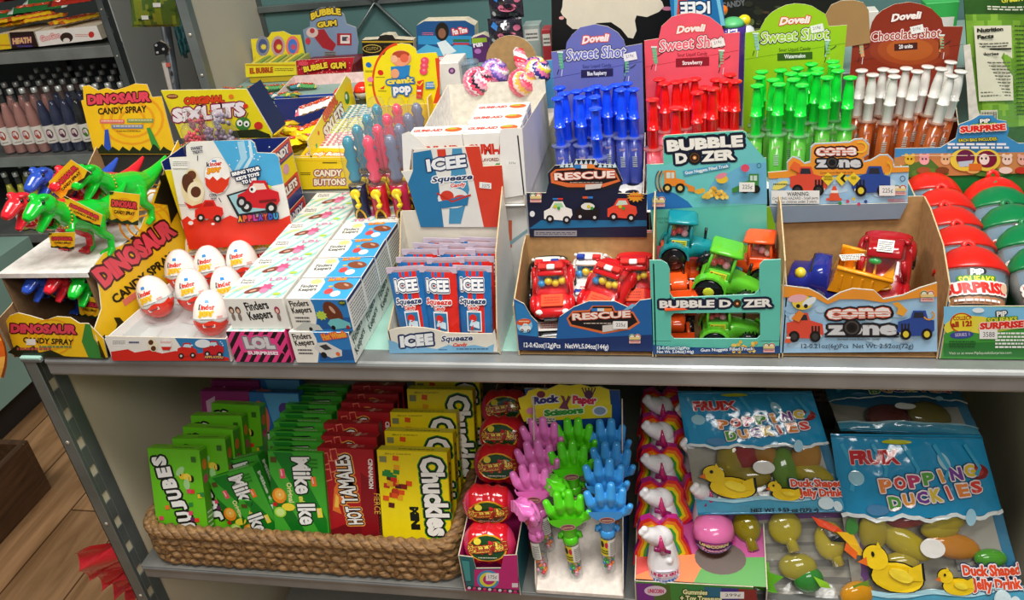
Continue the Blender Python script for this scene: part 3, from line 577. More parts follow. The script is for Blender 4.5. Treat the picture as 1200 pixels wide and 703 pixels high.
def art(a):
    for k in range(16): a.el(RND.uniform(908,1058),RND.uniform(206,232),RND.uniform(6,14),RND.uniform(3,5),RND.choice(['#c4dcee','#9cc6e6','#b4d4ec']))
    a.poly([(900,202),(923,200),(923,190),(929,184),(937,187),(943,192),(950,190),(951,173),(955,169),(996,167),(1001,164),(1011,163),(1018,170),(1017,180),(1011,184),(1012,190),(1021,188),(1031,182),(1040,182),(1046,188),(1047,196),(1065,195.6),(1065,201),(1020,203),(960,206),(901,209)],'#f29a34')
    stripes_t(a,'cone',(956,182.5),(1004,181.5),9.5,'#f6f0ea','#d8563a','#1a1a1e'); stripes_t(a,'zone',(956,196),(1009,196),9.5,'#d8d8da','#55555a','#1a1a1e'); a.el(975,190,7.5,7,'#1a1a1e'); a.arc(975,190,5,4.6,1.6,'#4a4642',0,360,16)
    for k in range(2): a.rect(960,175+k*3,1000,175.8+k*3,'#e26a4c')
    a.arc(1008,172,7,6,2.5,'#f6c03a',-120,120,10); a.t('Gumball truck filled with candy!',(961,203),(1000,202),2,'#5a3a1a')
    truck_art(a,946,212,1.45,'#e2503a',hub='#3a3a3a'); truck_art(a,1022,212,1.5,'#2c4c9a',f=-1); a.poly([(925,196),(930,188),(938,192),(936,202)],'#ee6a34'); a.arc(1039,196,5,7,2,'#f0b434',-90,120,10)
    for x in (970,986,1000): a.poly([(x-8,208),(x,201),(x+8,208),(x,217)],'#f4d435')
    a.poly([(984,208),(989,203),(991,204),(988,208),(991,212),(989,213)],'#16161a'); a.lines(965,205,975,211,3,'#6a5a10'); a.lines(997,206,1003,210,2,'#6a5a10')
    a.poly([(970,234),(976,217),(979,217),(985,234)],'#ea5a38'); a.rect(973,222,982,225,'#f6f0ea'); a.rect(968,231,986,234,'#ea5a38')
    for x,y,c in ((984,237,'#3a9a4a'),(993,235,'#d84a6a'),(1000,232,'#e8c040'),(1014,235,'#3a4a9a'),(1006,238,'#d84a6a')): a.el(x,y,2,2,c)
    a.el(914,216,10,4,'#f0e070',rot=-25); a.lines(906,214,922,217,1,'#4a4a20'); a.rect(903.5,222,960,237.5,'#f4f2ee'); a.t('WARNING:',(922,228.5),(948,228),4.6,'#222226',bold=.02); a.t('CHOKING HAZARD - Small parts.',(905,233),(959,232),3.2,'#222226'); a.t('Not for children under 3 years.',(908,236.8),(957,236),3.2,'#222226')
    kb(a,1054,221,1.2); a.arc(1057,208,2.8,3,.9,'#3a5a7a'); price(a,1039,222,18.5,12); a.lines(1040,232,1060,236,2,'#d8564a')
px_card(R3,FF(.1465),[(900,202),(922,200),(922,190),(929,183),(937,186),(943,191),(949,189),(950,172),(955,168),(996,166),(1001,163),(1011,162),(1019,169),(1018,181),(1012,185),(1013,189),(1021,187),(1031,181),(1041,181),(1047,187),(1048,195.6),(1065,195),(1063.5,239),(902,242)],.0014,'#a6cdea','header',None,art)
fr=Fr(W(902,242,y=.145),(1,0,0),(0,.35,-1)); b=MB(); p0=W(902,242,y=.145); p1=W(1063.5,239,y=.145)
w_=p1.x-p0.x; fr=Fr((p0.x,.144,p0.z+.001),(1,0,0),(0,.0,1)); b.card(fr,[(0,0),(w_,0),(w_-.006,-.019),(.006,-.021)],.001,m('#8694a4'),KR)
a=Art(b,fr); 
a.poly([(w_*0+.066,-.013),(w_*0+.09,-.013),(.09,-.005),(.066,-.005)],'#8694a4') if False else None
b.build('header_flap',R3); settle(R3)
# toys in it
def dump(label):
    r=thing('toy_truck',label,'toy truck'); mt=m('#202c8a','g'); b=MB()
    def ring(x,w,z0,z1): return [(q[1],q[0],q[2]) for q in rr(x,w,z0,z1,14,4)]
    b.grid([ring(-.036,.030,.010,.022),ring(-.034,.036,.008,.026),ring(-.022,.036,.008,.028),ring(-.016,.034,.008,.040),ring(-.004,.034,.008,.040),ring(-.002,.036,.008,.020),ring(.036,.034,.008,.018),ring(.038,.03,.010,.016)],mt); b.build('body',r)
    b=MB(); b.box(-.019,-.0155,-.014,.014,.027,.037,m('#1a1c24','g')); b.ell((-.026,-.010,.029),.005,m('#e8d43a','g'),8,6); b.build('windscreen',r)
    b=MB(); o_=m('#f7a41e','g'); P=[(-.002,.022),(.030,.022),(.046,.042),(.004,.046)]; Q=[(p[0],.018,p[1]) for p in P]; Q2=[(p[0],-.018,p[1]) for p in P]
    fl=[(0,.0165,.0235),(.030,.0165,.0235),(.0455,.0165,.0425),(.002,.0165,.046)]; f2=[(x,-y,z) for x,y,z in fl]
    b.add(Q+Q2,[(0,1,2,3),(7,6,5,4),(0,4,5,1),(1,5,6,2),(3,7,4,0)],o_,False); 
    b.add([(x,y*.9,z+.004 if k<2 else z+.001) for k,(x,y,z) in enumerate(fl)]+[(x,y*.9,z+.004 if k<2 else z+.001) for k,(x,y,z) in enumerate(f2)],[(3,2,1,0),(4,5,6,7),(1,5,4,0),(2,6,5,1),(0,4,7,3)],o_,False)
    for sy in (-1,1): b.tube([(.002,sy*.0175,.046),(.046,sy*.0175,.0425)],.0018,o_,6)
    for k in range(4): b.box(.006+k*.008,.008+k*.008,-.0188,.0188,.026,.040,o_)
    b.build('dump_bed',r)
    for sy in (-1,1):
        for x in (-.022,.022):
            o=wheel(0,0,0,.0105,.009,r,'#16161a','#e8d43a'); o.data.transform(TR((x,sy*.019,.0105))@RZ(90))
    st=MB(); st.T=TR((.012,0,.0475))@RY(-4)@RZ(20); st.box(-.010,.010,-.0045,.0045,0,.0004,m('#f2efe6')); a=Art(st,Fr((-.009,-.004,.0004),(1,0,0),(0,1,0)),.018,.008); a.lines(0,0,1,1,4,'#4a4a4a'); st.build('price_sticker',r)
    return r
d=dump('blue toy dump truck with orange bed lying in the kraft box'); inst(d,0,(.342,.082,.034),RC_(4,6,-14),scale=1.25)
d2=copy_tree(d); d2['label']='blue toy dump truck with white sticker at the bottom left of the kraft box'; d2.location=(.335,.060,.0017); d2.rotation_euler=RC_(0,0,175); d2.scale=(1,1,1)
rc=toy_car('dark red toy race car with yellow flames standing nose down in the kraft box','#a8121c',('#e8b02a','#e8b02a'),'#c01c22',group=None); rc.location=(.398,.092,.052); rc.rotation_euler=RC_(30,0,-16); rc.scale=(1.3,1.35,1.3)
for c in list(rc.children):
    if c.name.startswith(('gumballs','light_bar','sticker')): bpy.data.objects.remove(c)
b=MB(); b.grid([rr(-.003,.026,.0395,.0425,12),rr(.013,.027,.0395,.044,12)],m('#a8121c','g'))
for sx in (-1,1): b.tube([(sx*.015,-.004,.040),(sx*.017,-.013,.026)],.0022,m('#a8121c','g'),6); b.tube([(sx*.015,.012,.041),(sx*.016,.024,.026)],.0022,m('#a8121c','g'),6)
b.ell((0,-.020,.0262),(.009,.004,.0012),m('#e8a81c','g')); b.ell((-.006,-.004,.036),(.005,.003,.003),m('#2f9a4a','g')); b.build('roof',rc)
b=MB(); b.box(-.006,.006,.000,.011,.0440,.0444,m('#f2efe6')); a=Art(b,Fr((-.005,.001,.0444),(1,0,0),(0,1,0)),.010,.009); a.lines(0,0,1,1,5,'#444444'); b.build('price_sticker',rc)
b=MB(); fr=Fr((.376,.030,.062),(1,0,0),(0,.7,.7)); 
rc2=copy_tree(rc); rc2['label']='dark red toy race car low at the front right of the kraft box'; rc2.location=(.388,.055,.004); rc2.rotation_euler=RC_(0,0,-60); rc2.scale=(1,1,1)
def clipx(P,a,b):
    for lim,sg in ((a,1),(b,-1)):
        Q=[]
        for i in range(len(P)):
            p,q=P[i],P[(i+1)%len(P)]; ip,iq=(p[0]-lim)*sg>=0,(q[0]-lim)*sg>=0
            if ip: Q.append(p)
            if ip!=iq: t=(lim-p[0])/(q[0]-p[0]); Q.append((lim,p[1]+(q[1]-p[1])*t))
        P=Q
    return P
# ================================================================ liquid candy syringes in their tall header boxes
def syringe(c,lab,clear,label):
    r=thing('candy_syringe',label,'candy syringe'); H=.222; n=14
    b=MB(); mt=m(c,'g')
    b.lathe([(.0072,0),(.0078,.0006),(.0078,.002),(.0068,.0026),(.003,.0027)],mt,18,(0,0,H-.0026)); 
    prof=[(.0040,H-.0028),(.0044,H-.006),(.0060,H-.016),(.0066,H-.024),(.0066,H-.036),(.0076,H-.0362),(.0076,H-.0375),(.0064,H-.039),(.0062,.158),(.0062,.150)]
    b.grid([[((R_*(1 if k%2 else .93))*math.cos(2*PI*k/16),(R_*(1 if k%2 else .93))*math.sin(2*PI*k/16),z) for k in range(16)] for R_,z in prof[::-1]],mt); b.build('plunger',r)
    b=MB(); b.lathe([(.0118,.159),(.0124,.1598),(.0124,.1610),(.0118,.1618),(.0066,.1618)],m(clear,'t'),20,sy=.85); b.build('flange',r)
    b=MB(); b.lathe([(.003,.070),(.0065,.078),(.0083,.085),(.0085,.159)],m(lab,'g'),16); 
    for k in range(3): 
        a0=-2.2+k*.5
    st=Fr((-.0042,-.0087,.120),(1,0,0),(0,0,1)); a=Art(b,st,.0084,.034); a.t('Doveli',(.1,.72),(.9,.76),.10,'#f0c8c8'); a.lines(.15,.1,.85,.55,6,'#c8d8d0'); b.build('barrel',r)
    return r
def mini_syr(a,x,y,c,k=1):
    a.poly([(x-3,y-9),(x+2,y-10),(x+4*k,y+8),(x-1+k,y+9)],c); a.rect(x-4,y-12,x+3,y-10,'#dfeee4'); a.line([(x+3,y),(x+8,y-3),(x+10,y-5)],.8,'#1c2430'); a.line([(x-2,y+9),(x-4,y+15)],.8,'#1c2430'); a.line([(x+2,y+9),(x+1,y+17)],.8,'#e6e0e6'); a.lines(x-2,y-7,x+2,y+6,4,'#8fc79a')
def shotbox(label,col,dk,lt,outl,hdr,tarc,dov,ttl,title,pill,flav,prc,syr,rims,names,minis,zr=.222,lean=None,pillc=None,titlec=None):
    R=thing('display_box',label,'box')
    pts=[W(x,y,z=zr) for x,y in rims]; y0=min(p.y for p in pts)-.016; y1=max(p.y for p in pts)+.016
    fr=FF(y1); q=[fr.px(p) for p in hdr]; X0=q[0][0]; X1=q[-1][0]
    b=MB(); q=q+[(X1-.001,.05),(X1-.001,.001),(X0+.001,.001),(X0+.001,.05)]; b.card(fr,q,.0014,m(col),m('#d8d2c6','k')); a=Art(b,fr)
    a.line([(hdr[0][0],hdr[0][1]+31),(hdr[-1][0],hdr[-1][1]+21)],.5,dk)
    if title[0]=='C': 
        for rr_,cc in ((36,'#96391c'),(29,'#a84a1e'),(21,'#b85c22')): a.el(1066,58,rr_*1.3,rr_*.62,cc,28)
    a.t('Doveli',*dov,9,'#f8ece6','#e0523c' if title[0]!='C' else '#7a1c10',.12,sh=.3,bold=.05,bend=.1)
    a.t(title,*ttl,titlec or lt,outl,.10,sh=.15,bold=.035,out2='#f2ece6' if title[0]!='C' else '#e6a0b0',ow2=.04,bend=.08) if False else a.t(title,ttl[0],ttl[1],ttl[2],titlec or lt,'#f4efe8',.07,sh=.15,bold=.02,bend=.08,out2=outl,ow2=.14)
    if title[0]!='C': a.t('Sour Liquid Candy',(pill[0]+2,pill[1]-2.2),(pill[2]-2,pill[1]-4.2),4,outl)
    w2=pill[2]-pill[0]; a.poly([(pill[0],pill[1]),(pill[2],pill[1]-2),(pill[2],pill[3]-2),(pill[0],pill[3])],pillc or outl); a.t(flav,(pill[0]+w2*.2,pill[3]-2.6),(pill[2]-w2*.2,pill[3]-3.8),4.6,'#ffffff',bold=.02)
    for x,y,c,k in minis: mini_syr(a,x,y,c,k)
    x,y=prc; a.poly([(x-8,y-2.5),(x+7,y-6),(x+9,y+3),(x-6,y+6)],'#f2efea'); a.t('219¢',(x-4,y+3),(x+5,y+1),4.5,'#66666c'); b.build('header',R)
    b=MB(); 
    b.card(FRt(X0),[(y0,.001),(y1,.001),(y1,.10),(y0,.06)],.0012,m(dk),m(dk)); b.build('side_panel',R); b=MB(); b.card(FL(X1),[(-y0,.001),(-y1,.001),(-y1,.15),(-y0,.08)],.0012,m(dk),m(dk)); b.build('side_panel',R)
    b=MB(); b.card(FF(y0),[(X0,.001),(X1,.001),(X1,.075),(X0,.075)],.0012,m(col),KR); b.build('front_panel',R)
    b=MB(); b.box(X0+.0015,X1-.0015,y0+.0015,y1-.0015,zr-.124,zr-.1225,m('#e9e6e0','k')); fr=FT(zr-.1225); a=Art(b,fr)
    for i in range(5):
        for j in range(4):
            x=X0+.014+(X1-X0-.028)*i/4; y=y0+.018+(y1-y0-.036)*j/3; P=[(x+.0088*math.cos(t*PI/8),y+.0088*math.sin(t*PI/8)) for t in range(16)]; b.add([(u,v,zr-.1223) for u,v in P],[tuple(range(16))],m('#101012'),False)
    b.build('tray',R); b=MB(); b.box(X0,X1,y0,y1,.0002,.0014,KR); b.build('base',R); settle(R)
    order=sorted(range(len(pts)),key=lambda i:(pts[i].y,pts[i].x))
    for n_,i in enumerate(order):
        p=pts[i]; o=inst(syr,n_,(p.x,p.y,zr-.222),(0,0,0),group=None)
        if lean: 
            a=math.radians(lean[i] if isinstance(lean,list) else lean); o.rotation_euler=(0,a,0); o.location=(p.x-math.sin(a)*.222,p.y,zr-.222+.222*(1-math.cos(a)))
        xs=sorted(range(len(pts)),key=lambda k:pts[k].x); o['label']=names%(ORD2(xs.index(i)),)
        o['group']=names.split(' in ')[0].replace('%s','').replace('from the left','').strip()[:40]+'s'
def ORD2(k): return (ORD+['fourteenth','fifteenth','sixteenth','seventeenth','eighteenth','nineteenth','twentieth'])[k]
def cv(L,x0,y0,s): return [(x0+x/s,y0+y/s) for x,y in L]
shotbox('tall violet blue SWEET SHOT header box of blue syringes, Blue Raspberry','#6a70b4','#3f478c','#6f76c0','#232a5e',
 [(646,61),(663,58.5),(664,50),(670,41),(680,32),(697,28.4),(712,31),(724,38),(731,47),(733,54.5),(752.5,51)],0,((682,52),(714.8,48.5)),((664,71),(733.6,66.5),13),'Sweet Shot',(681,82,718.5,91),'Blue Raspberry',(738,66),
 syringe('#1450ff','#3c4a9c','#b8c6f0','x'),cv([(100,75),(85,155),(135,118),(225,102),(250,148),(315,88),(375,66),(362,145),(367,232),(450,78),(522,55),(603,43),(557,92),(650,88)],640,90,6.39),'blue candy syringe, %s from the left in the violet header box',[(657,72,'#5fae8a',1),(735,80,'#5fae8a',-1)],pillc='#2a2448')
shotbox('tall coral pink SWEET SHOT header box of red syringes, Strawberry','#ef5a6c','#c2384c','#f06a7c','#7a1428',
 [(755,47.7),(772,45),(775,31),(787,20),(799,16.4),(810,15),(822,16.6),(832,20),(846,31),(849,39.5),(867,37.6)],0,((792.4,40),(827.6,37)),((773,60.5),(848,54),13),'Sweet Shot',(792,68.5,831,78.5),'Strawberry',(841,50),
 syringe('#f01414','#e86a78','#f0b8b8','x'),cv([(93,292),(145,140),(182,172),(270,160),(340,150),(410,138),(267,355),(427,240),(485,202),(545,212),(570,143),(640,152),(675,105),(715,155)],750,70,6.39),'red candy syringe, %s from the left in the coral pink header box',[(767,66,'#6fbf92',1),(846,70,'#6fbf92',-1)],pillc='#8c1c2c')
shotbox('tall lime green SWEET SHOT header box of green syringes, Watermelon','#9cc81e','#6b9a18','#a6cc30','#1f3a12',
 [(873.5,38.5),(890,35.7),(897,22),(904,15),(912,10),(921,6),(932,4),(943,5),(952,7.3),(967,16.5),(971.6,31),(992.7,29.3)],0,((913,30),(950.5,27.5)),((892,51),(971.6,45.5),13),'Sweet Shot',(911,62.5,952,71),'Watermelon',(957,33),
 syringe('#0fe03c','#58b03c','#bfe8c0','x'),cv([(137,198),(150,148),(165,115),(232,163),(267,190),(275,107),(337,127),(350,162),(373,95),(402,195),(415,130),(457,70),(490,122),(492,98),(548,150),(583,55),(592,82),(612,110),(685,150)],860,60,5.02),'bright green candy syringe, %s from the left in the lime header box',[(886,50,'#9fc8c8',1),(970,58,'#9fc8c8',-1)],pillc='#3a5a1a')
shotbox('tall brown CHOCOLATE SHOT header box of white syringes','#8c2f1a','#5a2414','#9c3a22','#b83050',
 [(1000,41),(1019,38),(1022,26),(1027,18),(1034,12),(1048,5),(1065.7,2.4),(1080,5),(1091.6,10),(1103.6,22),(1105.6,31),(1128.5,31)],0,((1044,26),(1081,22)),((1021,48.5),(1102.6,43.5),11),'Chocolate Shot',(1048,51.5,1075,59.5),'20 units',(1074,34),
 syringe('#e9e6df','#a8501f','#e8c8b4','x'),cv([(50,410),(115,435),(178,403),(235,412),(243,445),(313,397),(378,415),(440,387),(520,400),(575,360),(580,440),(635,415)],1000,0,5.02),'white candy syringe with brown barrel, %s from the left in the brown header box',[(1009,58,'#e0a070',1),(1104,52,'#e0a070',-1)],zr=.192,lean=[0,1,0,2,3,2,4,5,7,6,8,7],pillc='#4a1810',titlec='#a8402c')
# ================================================================ surprise eggs tray at the right
R4=thing('display_box','green open tray with SURPRISE header card holding red and green plastic eggs','box')
def art(a):
    a.poly([(1106,359),(1201,360),(1201,378),(1106,380)],'#7fc4ea'); a.el(1140,384,34,14,'#e9dc4a'); a.el(1185,390,30,12,'#d6d84a'); a.poly([(1106,392),(1120,386),(1150,391),(1201,384),(1201,418),(1106,417)],'#3f9a3c'); a.poly([(1106,402),(1201,400),(1201,418),(1106,417)],'#2c7c34')
    a.el(1127,378,14,12,'#f0da3a'); a.arc(1127,378,13,11,1.6,'#c83a1e',100,330,20); a.t('COLLECT',(1117,375),(1138,374),4.4,'#b02a18',bold=.03); a.t('all 12!',(1115,383.5),(1139,382),7,'#b02a18',bold=.05)
    a.el(1127,392,14,4.5,'#3a4a9a',rot=-4); a.t('SERIES 1',(1119,394),(1136,393),3.6,'#e8d8e8'); a.t('PiP',(1168,371),(1180,370),6.5,'#f4f4f0','#14161c',.16,bold=.05); a.t('SQUEAKS',(1157,377.5),(1192,376),5.5,'#e8d83a','#3f8a2a',.16,bold=.04)
    a.t('SURPRISE',(1148,386),(1200,383),8,'#e2281e','#f8d8c8',.14,bold=.06,sh=.1); a.lines(1166,389,1201,409,5,'#f2f4ee',2,.55); a.lines(1112,399,1143,408,3,'#1f5a2a',3); a.t('Visit us at www.PipSqueaksSurprise.com',(1112,414.6),(1185,414),3,'#e6f2d8'); price(a,1158,391,21,11,'3588')
    a.el(1146,363,7,3,'#eef6fa')
fr=FF(.02); q0=fr.px((1106,359)); q1=fr.px((1106,415.6)); X0=.4465; X1=.66; yb=.275
b=MB(); b.card(fr,[(X0,.0005),(X1,.0005),(X1,q0[1]),(X0,q0[1])],.0014,m('#3f9a3c'),m('#1e7a34')); art(Art(b,fr)); b.build('front_panel',R4)
side(R4,X0,[(.02,.0005),(yb,.0005),(yb,.11),(.12,.10),(.02,.068)],cin='#1c7a3a',cout='#5fb0dc',art=lambda b:None); side(R4,X1,[(.02,.0005),(yb,.0005),(yb,.11),(.12,.10),(.02,.068)],inner=-1,cin='#1c7a3a',cout='#5fb0dc'); base(R4,X0,X1,.022,yb,'#1c7a3a')
def art(a):
    hd=[(1049,174),(1102,173),(1120,162),(1123.7,146),(1139.6,140),(1147.6,135),(1163.5,135),(1168,140),(1179.4,142),(1182.4,152),(1180,160),(1193.4,168),(1230,168),(1230,199),(1048,206)]
    a.poly([(1048,185),(1070,180),(1230,178),(1230,202),(1048,208)],'#c98a52'); a.poly([(1048,196),(1090,186),(1110,205),(1048,208)],'#4a7a34'); a.el(1090,203,22,6,'#5a8a38'); a.el(1160,202,22,5,'#5a8a38')
    for x,c in ((1066,'#e6c23a'),(1083,'#f0b0b8'),(1108,'#e8c090'),(1180,'#f2d8c8'),(1198,'#e8b0a0')): a.el(x,187,6,6,c); a.el(x-4,182,2.2,2.4,c); a.el(x+4,182,2.2,2.4,c); a.el(x-2,186,1,1.2,'#2a1a16'); a.el(x+2,186,1,1.2,'#2a1a16')
    for x,c in ((1082,'#9a5a34'),(1104,'#7a4a2c'),(1140,'#e0b060'),(1178,'#f0dcd0'),(1197,'#c83a2c')): a.el(x,199,8,4,c)
    a.el(1130,187,17,13,'#e8d24a'); a.el(1156,187,16,13,'#e8d24a'); a.el(1131,185,11,10,'#6a1a4a'); a.el(1156,186,12,10,'#7a1a3a'); a.poly([(1122,189),(1140,187),(1138,194),(1124,195)],'#b8d0e0'); a.el(1153,186,6,6.5,'#f2e6de'); a.el(1150,185,1.2,1.4,'#20181c'); a.el(1155,185,1.2,1.4,'#20181c'); a.rect(1135,191,1150,199,'#d8762a')
    a.t('PiP',(1148,144),(1160,143),5,'#f4f4f0','#14161c',.16,bold=.05); a.t('SQUEAKS',(1139,150),(1167,148),5,'#e8d83a','#3f8a2a',.16,bold=.04); a.t('SURPRISE',(1125,155),(1178,151.5),7.5,'#e2281e','#f8d8c8',.14,bold=.06)
    a.t('EACH BAG INCLUDES:',(1123,165.5),(1168,163.5),3.6,'#e8d83a','#14161c',.14,bold=.03); a.lines(1110,167,1182,175,2,'#eef2f4',5,.6); a.lines(1056,181,1180,182.6,1,'#e6dcc0')
fr=FF(yb-.0015); hd=[(1049,174),(1102,173),(1120,162),(1123.7,146),(1139.6,140),(1147.6,135),(1163.5,135),(1168,140),(1179.4,142),(1182.4,152),(1180,160),(1193.4,168),(1230,168),(1230,199.5),(1048,206)]
b=MB(); q=[fr.px(p) for p in hd]; b.card(fr,q,.0014,m('#3f8fc8'),m('#3f8fc8')); art(Art(b,fr)); b.build('header',R4)
z_=fr.px((1066,206.7))[1]; b=MB(); b.card(FF(yb),[(X0,.0005),(X1,.0005),(X1,z_),(X0,z_)],.0014,m('#1c7a3a')); b.build('back_panel',R4); settle(R4)
def egg(c,label):
    r=thing('surprise_egg',label,'plastic egg'); sx,sy=.0345,.0265
    prof=[(.30,.0),(.62,.004),(.86,.016),(.98,.032),(1.0,.050)]
    b=MB(); b.lathe([(k*sx,z) for k,z in prof],m('#cfd8d4','t'),22,sy=sy/sx); b.build('clear_base',r)
    b=MB(); b.lathe([(k*sx*.93,z+.002) for k,z in prof[:-1]]+[(sx*.93,.048)],m('#b08a8a','f'),20,sy=sy/sx); fn=lambda u,v:V((sx*.96*(.90+.09*v)*math.cos(-PI/2+(u-.5)*2.3),sy*.96*(.90+.09*v)*math.sin(-PI/2+(u-.5)*2.3),.012+v*.036)); surf(b,fn,20,9,lambda u,v:m('#6a98c8') if v>.45 else m('#b07a54')); a=Art(b,Mp(fn),1,1,e=.0011,step=.0002)
    a.t('PiP',(.42,.78),(.58,.78),.22,'#ffffff','#14161c',.16,bold=.05); a.t('SQUEAKS',(.28,.58),(.72,.6),.2,'#e8d83a','#3f8a2a',.16,bold=.04); a.t('SURPRISE',(.08,.26),(.92,.32),.32,'#e2281e','#f4e6e0',.16,bold=.06); a.el(.88,.5,.07,.14,'#e8c4a0'); a.lines(.2,.06,.8,.18,1,'#f2f2f2')
    b.build('wrapper',r)
    b=MB(); b.lathe([(1.03*sx,.050),(1.04*sx,.0515),(1.03*sx,.0535),(.97*sx,.059),(.82*sx,.068),(.58*sx,.076),(.30*sx,.0805),(.05*sx,.082)],m(c,'s'),24,sy=sy/sx); b.tube([(-.0055,0,.080),(-.004,0,.086),(0,0,.0885),(.004,0,.086),(.0055,0,.080)],.0028,m(c,'s'),8); b.build('lid',r); return r
er=egg('#f4281c','r'); eg=egg('#0c8a4c','g'); zt=.088
for i,(x,y) in enumerate([(.474,.053),(.478,.100),(.480,.146),(.480,.192),(.478,.237)]): inst(er,i,(x,y-.022,.038+.0012*i),RC_(-50,0,-4+3*(i%3)),'red domed plastic surprise egg, %s from the front in the left row'%ORD[i],group='red surprise eggs in the left row')
o=copy_tree(er); o.rotation_euler=RC_(-30,0,0); o.location=(.545,.215,.028); o['label']='red domed plastic surprise egg behind the row of green ones'; o['group']='red surprise eggs at the back'
o=copy_tree(er); o.location=(.615,.212,.028); o['label']='red plastic surprise egg cut by the right edge of the photo'; o['group']='red surprise eggs at the back'
for i,(x,y) in enumerate([(.548,.055),(.547,.101),(.545,.147),(.543,.193)]): inst(eg,i,(x,y-.022,.038+.0012*i),RC_(-50,0,3-3*(i%2)),'green domed plastic surprise egg, %s from the front in its row'%ORD[i],group='green surprise eggs')
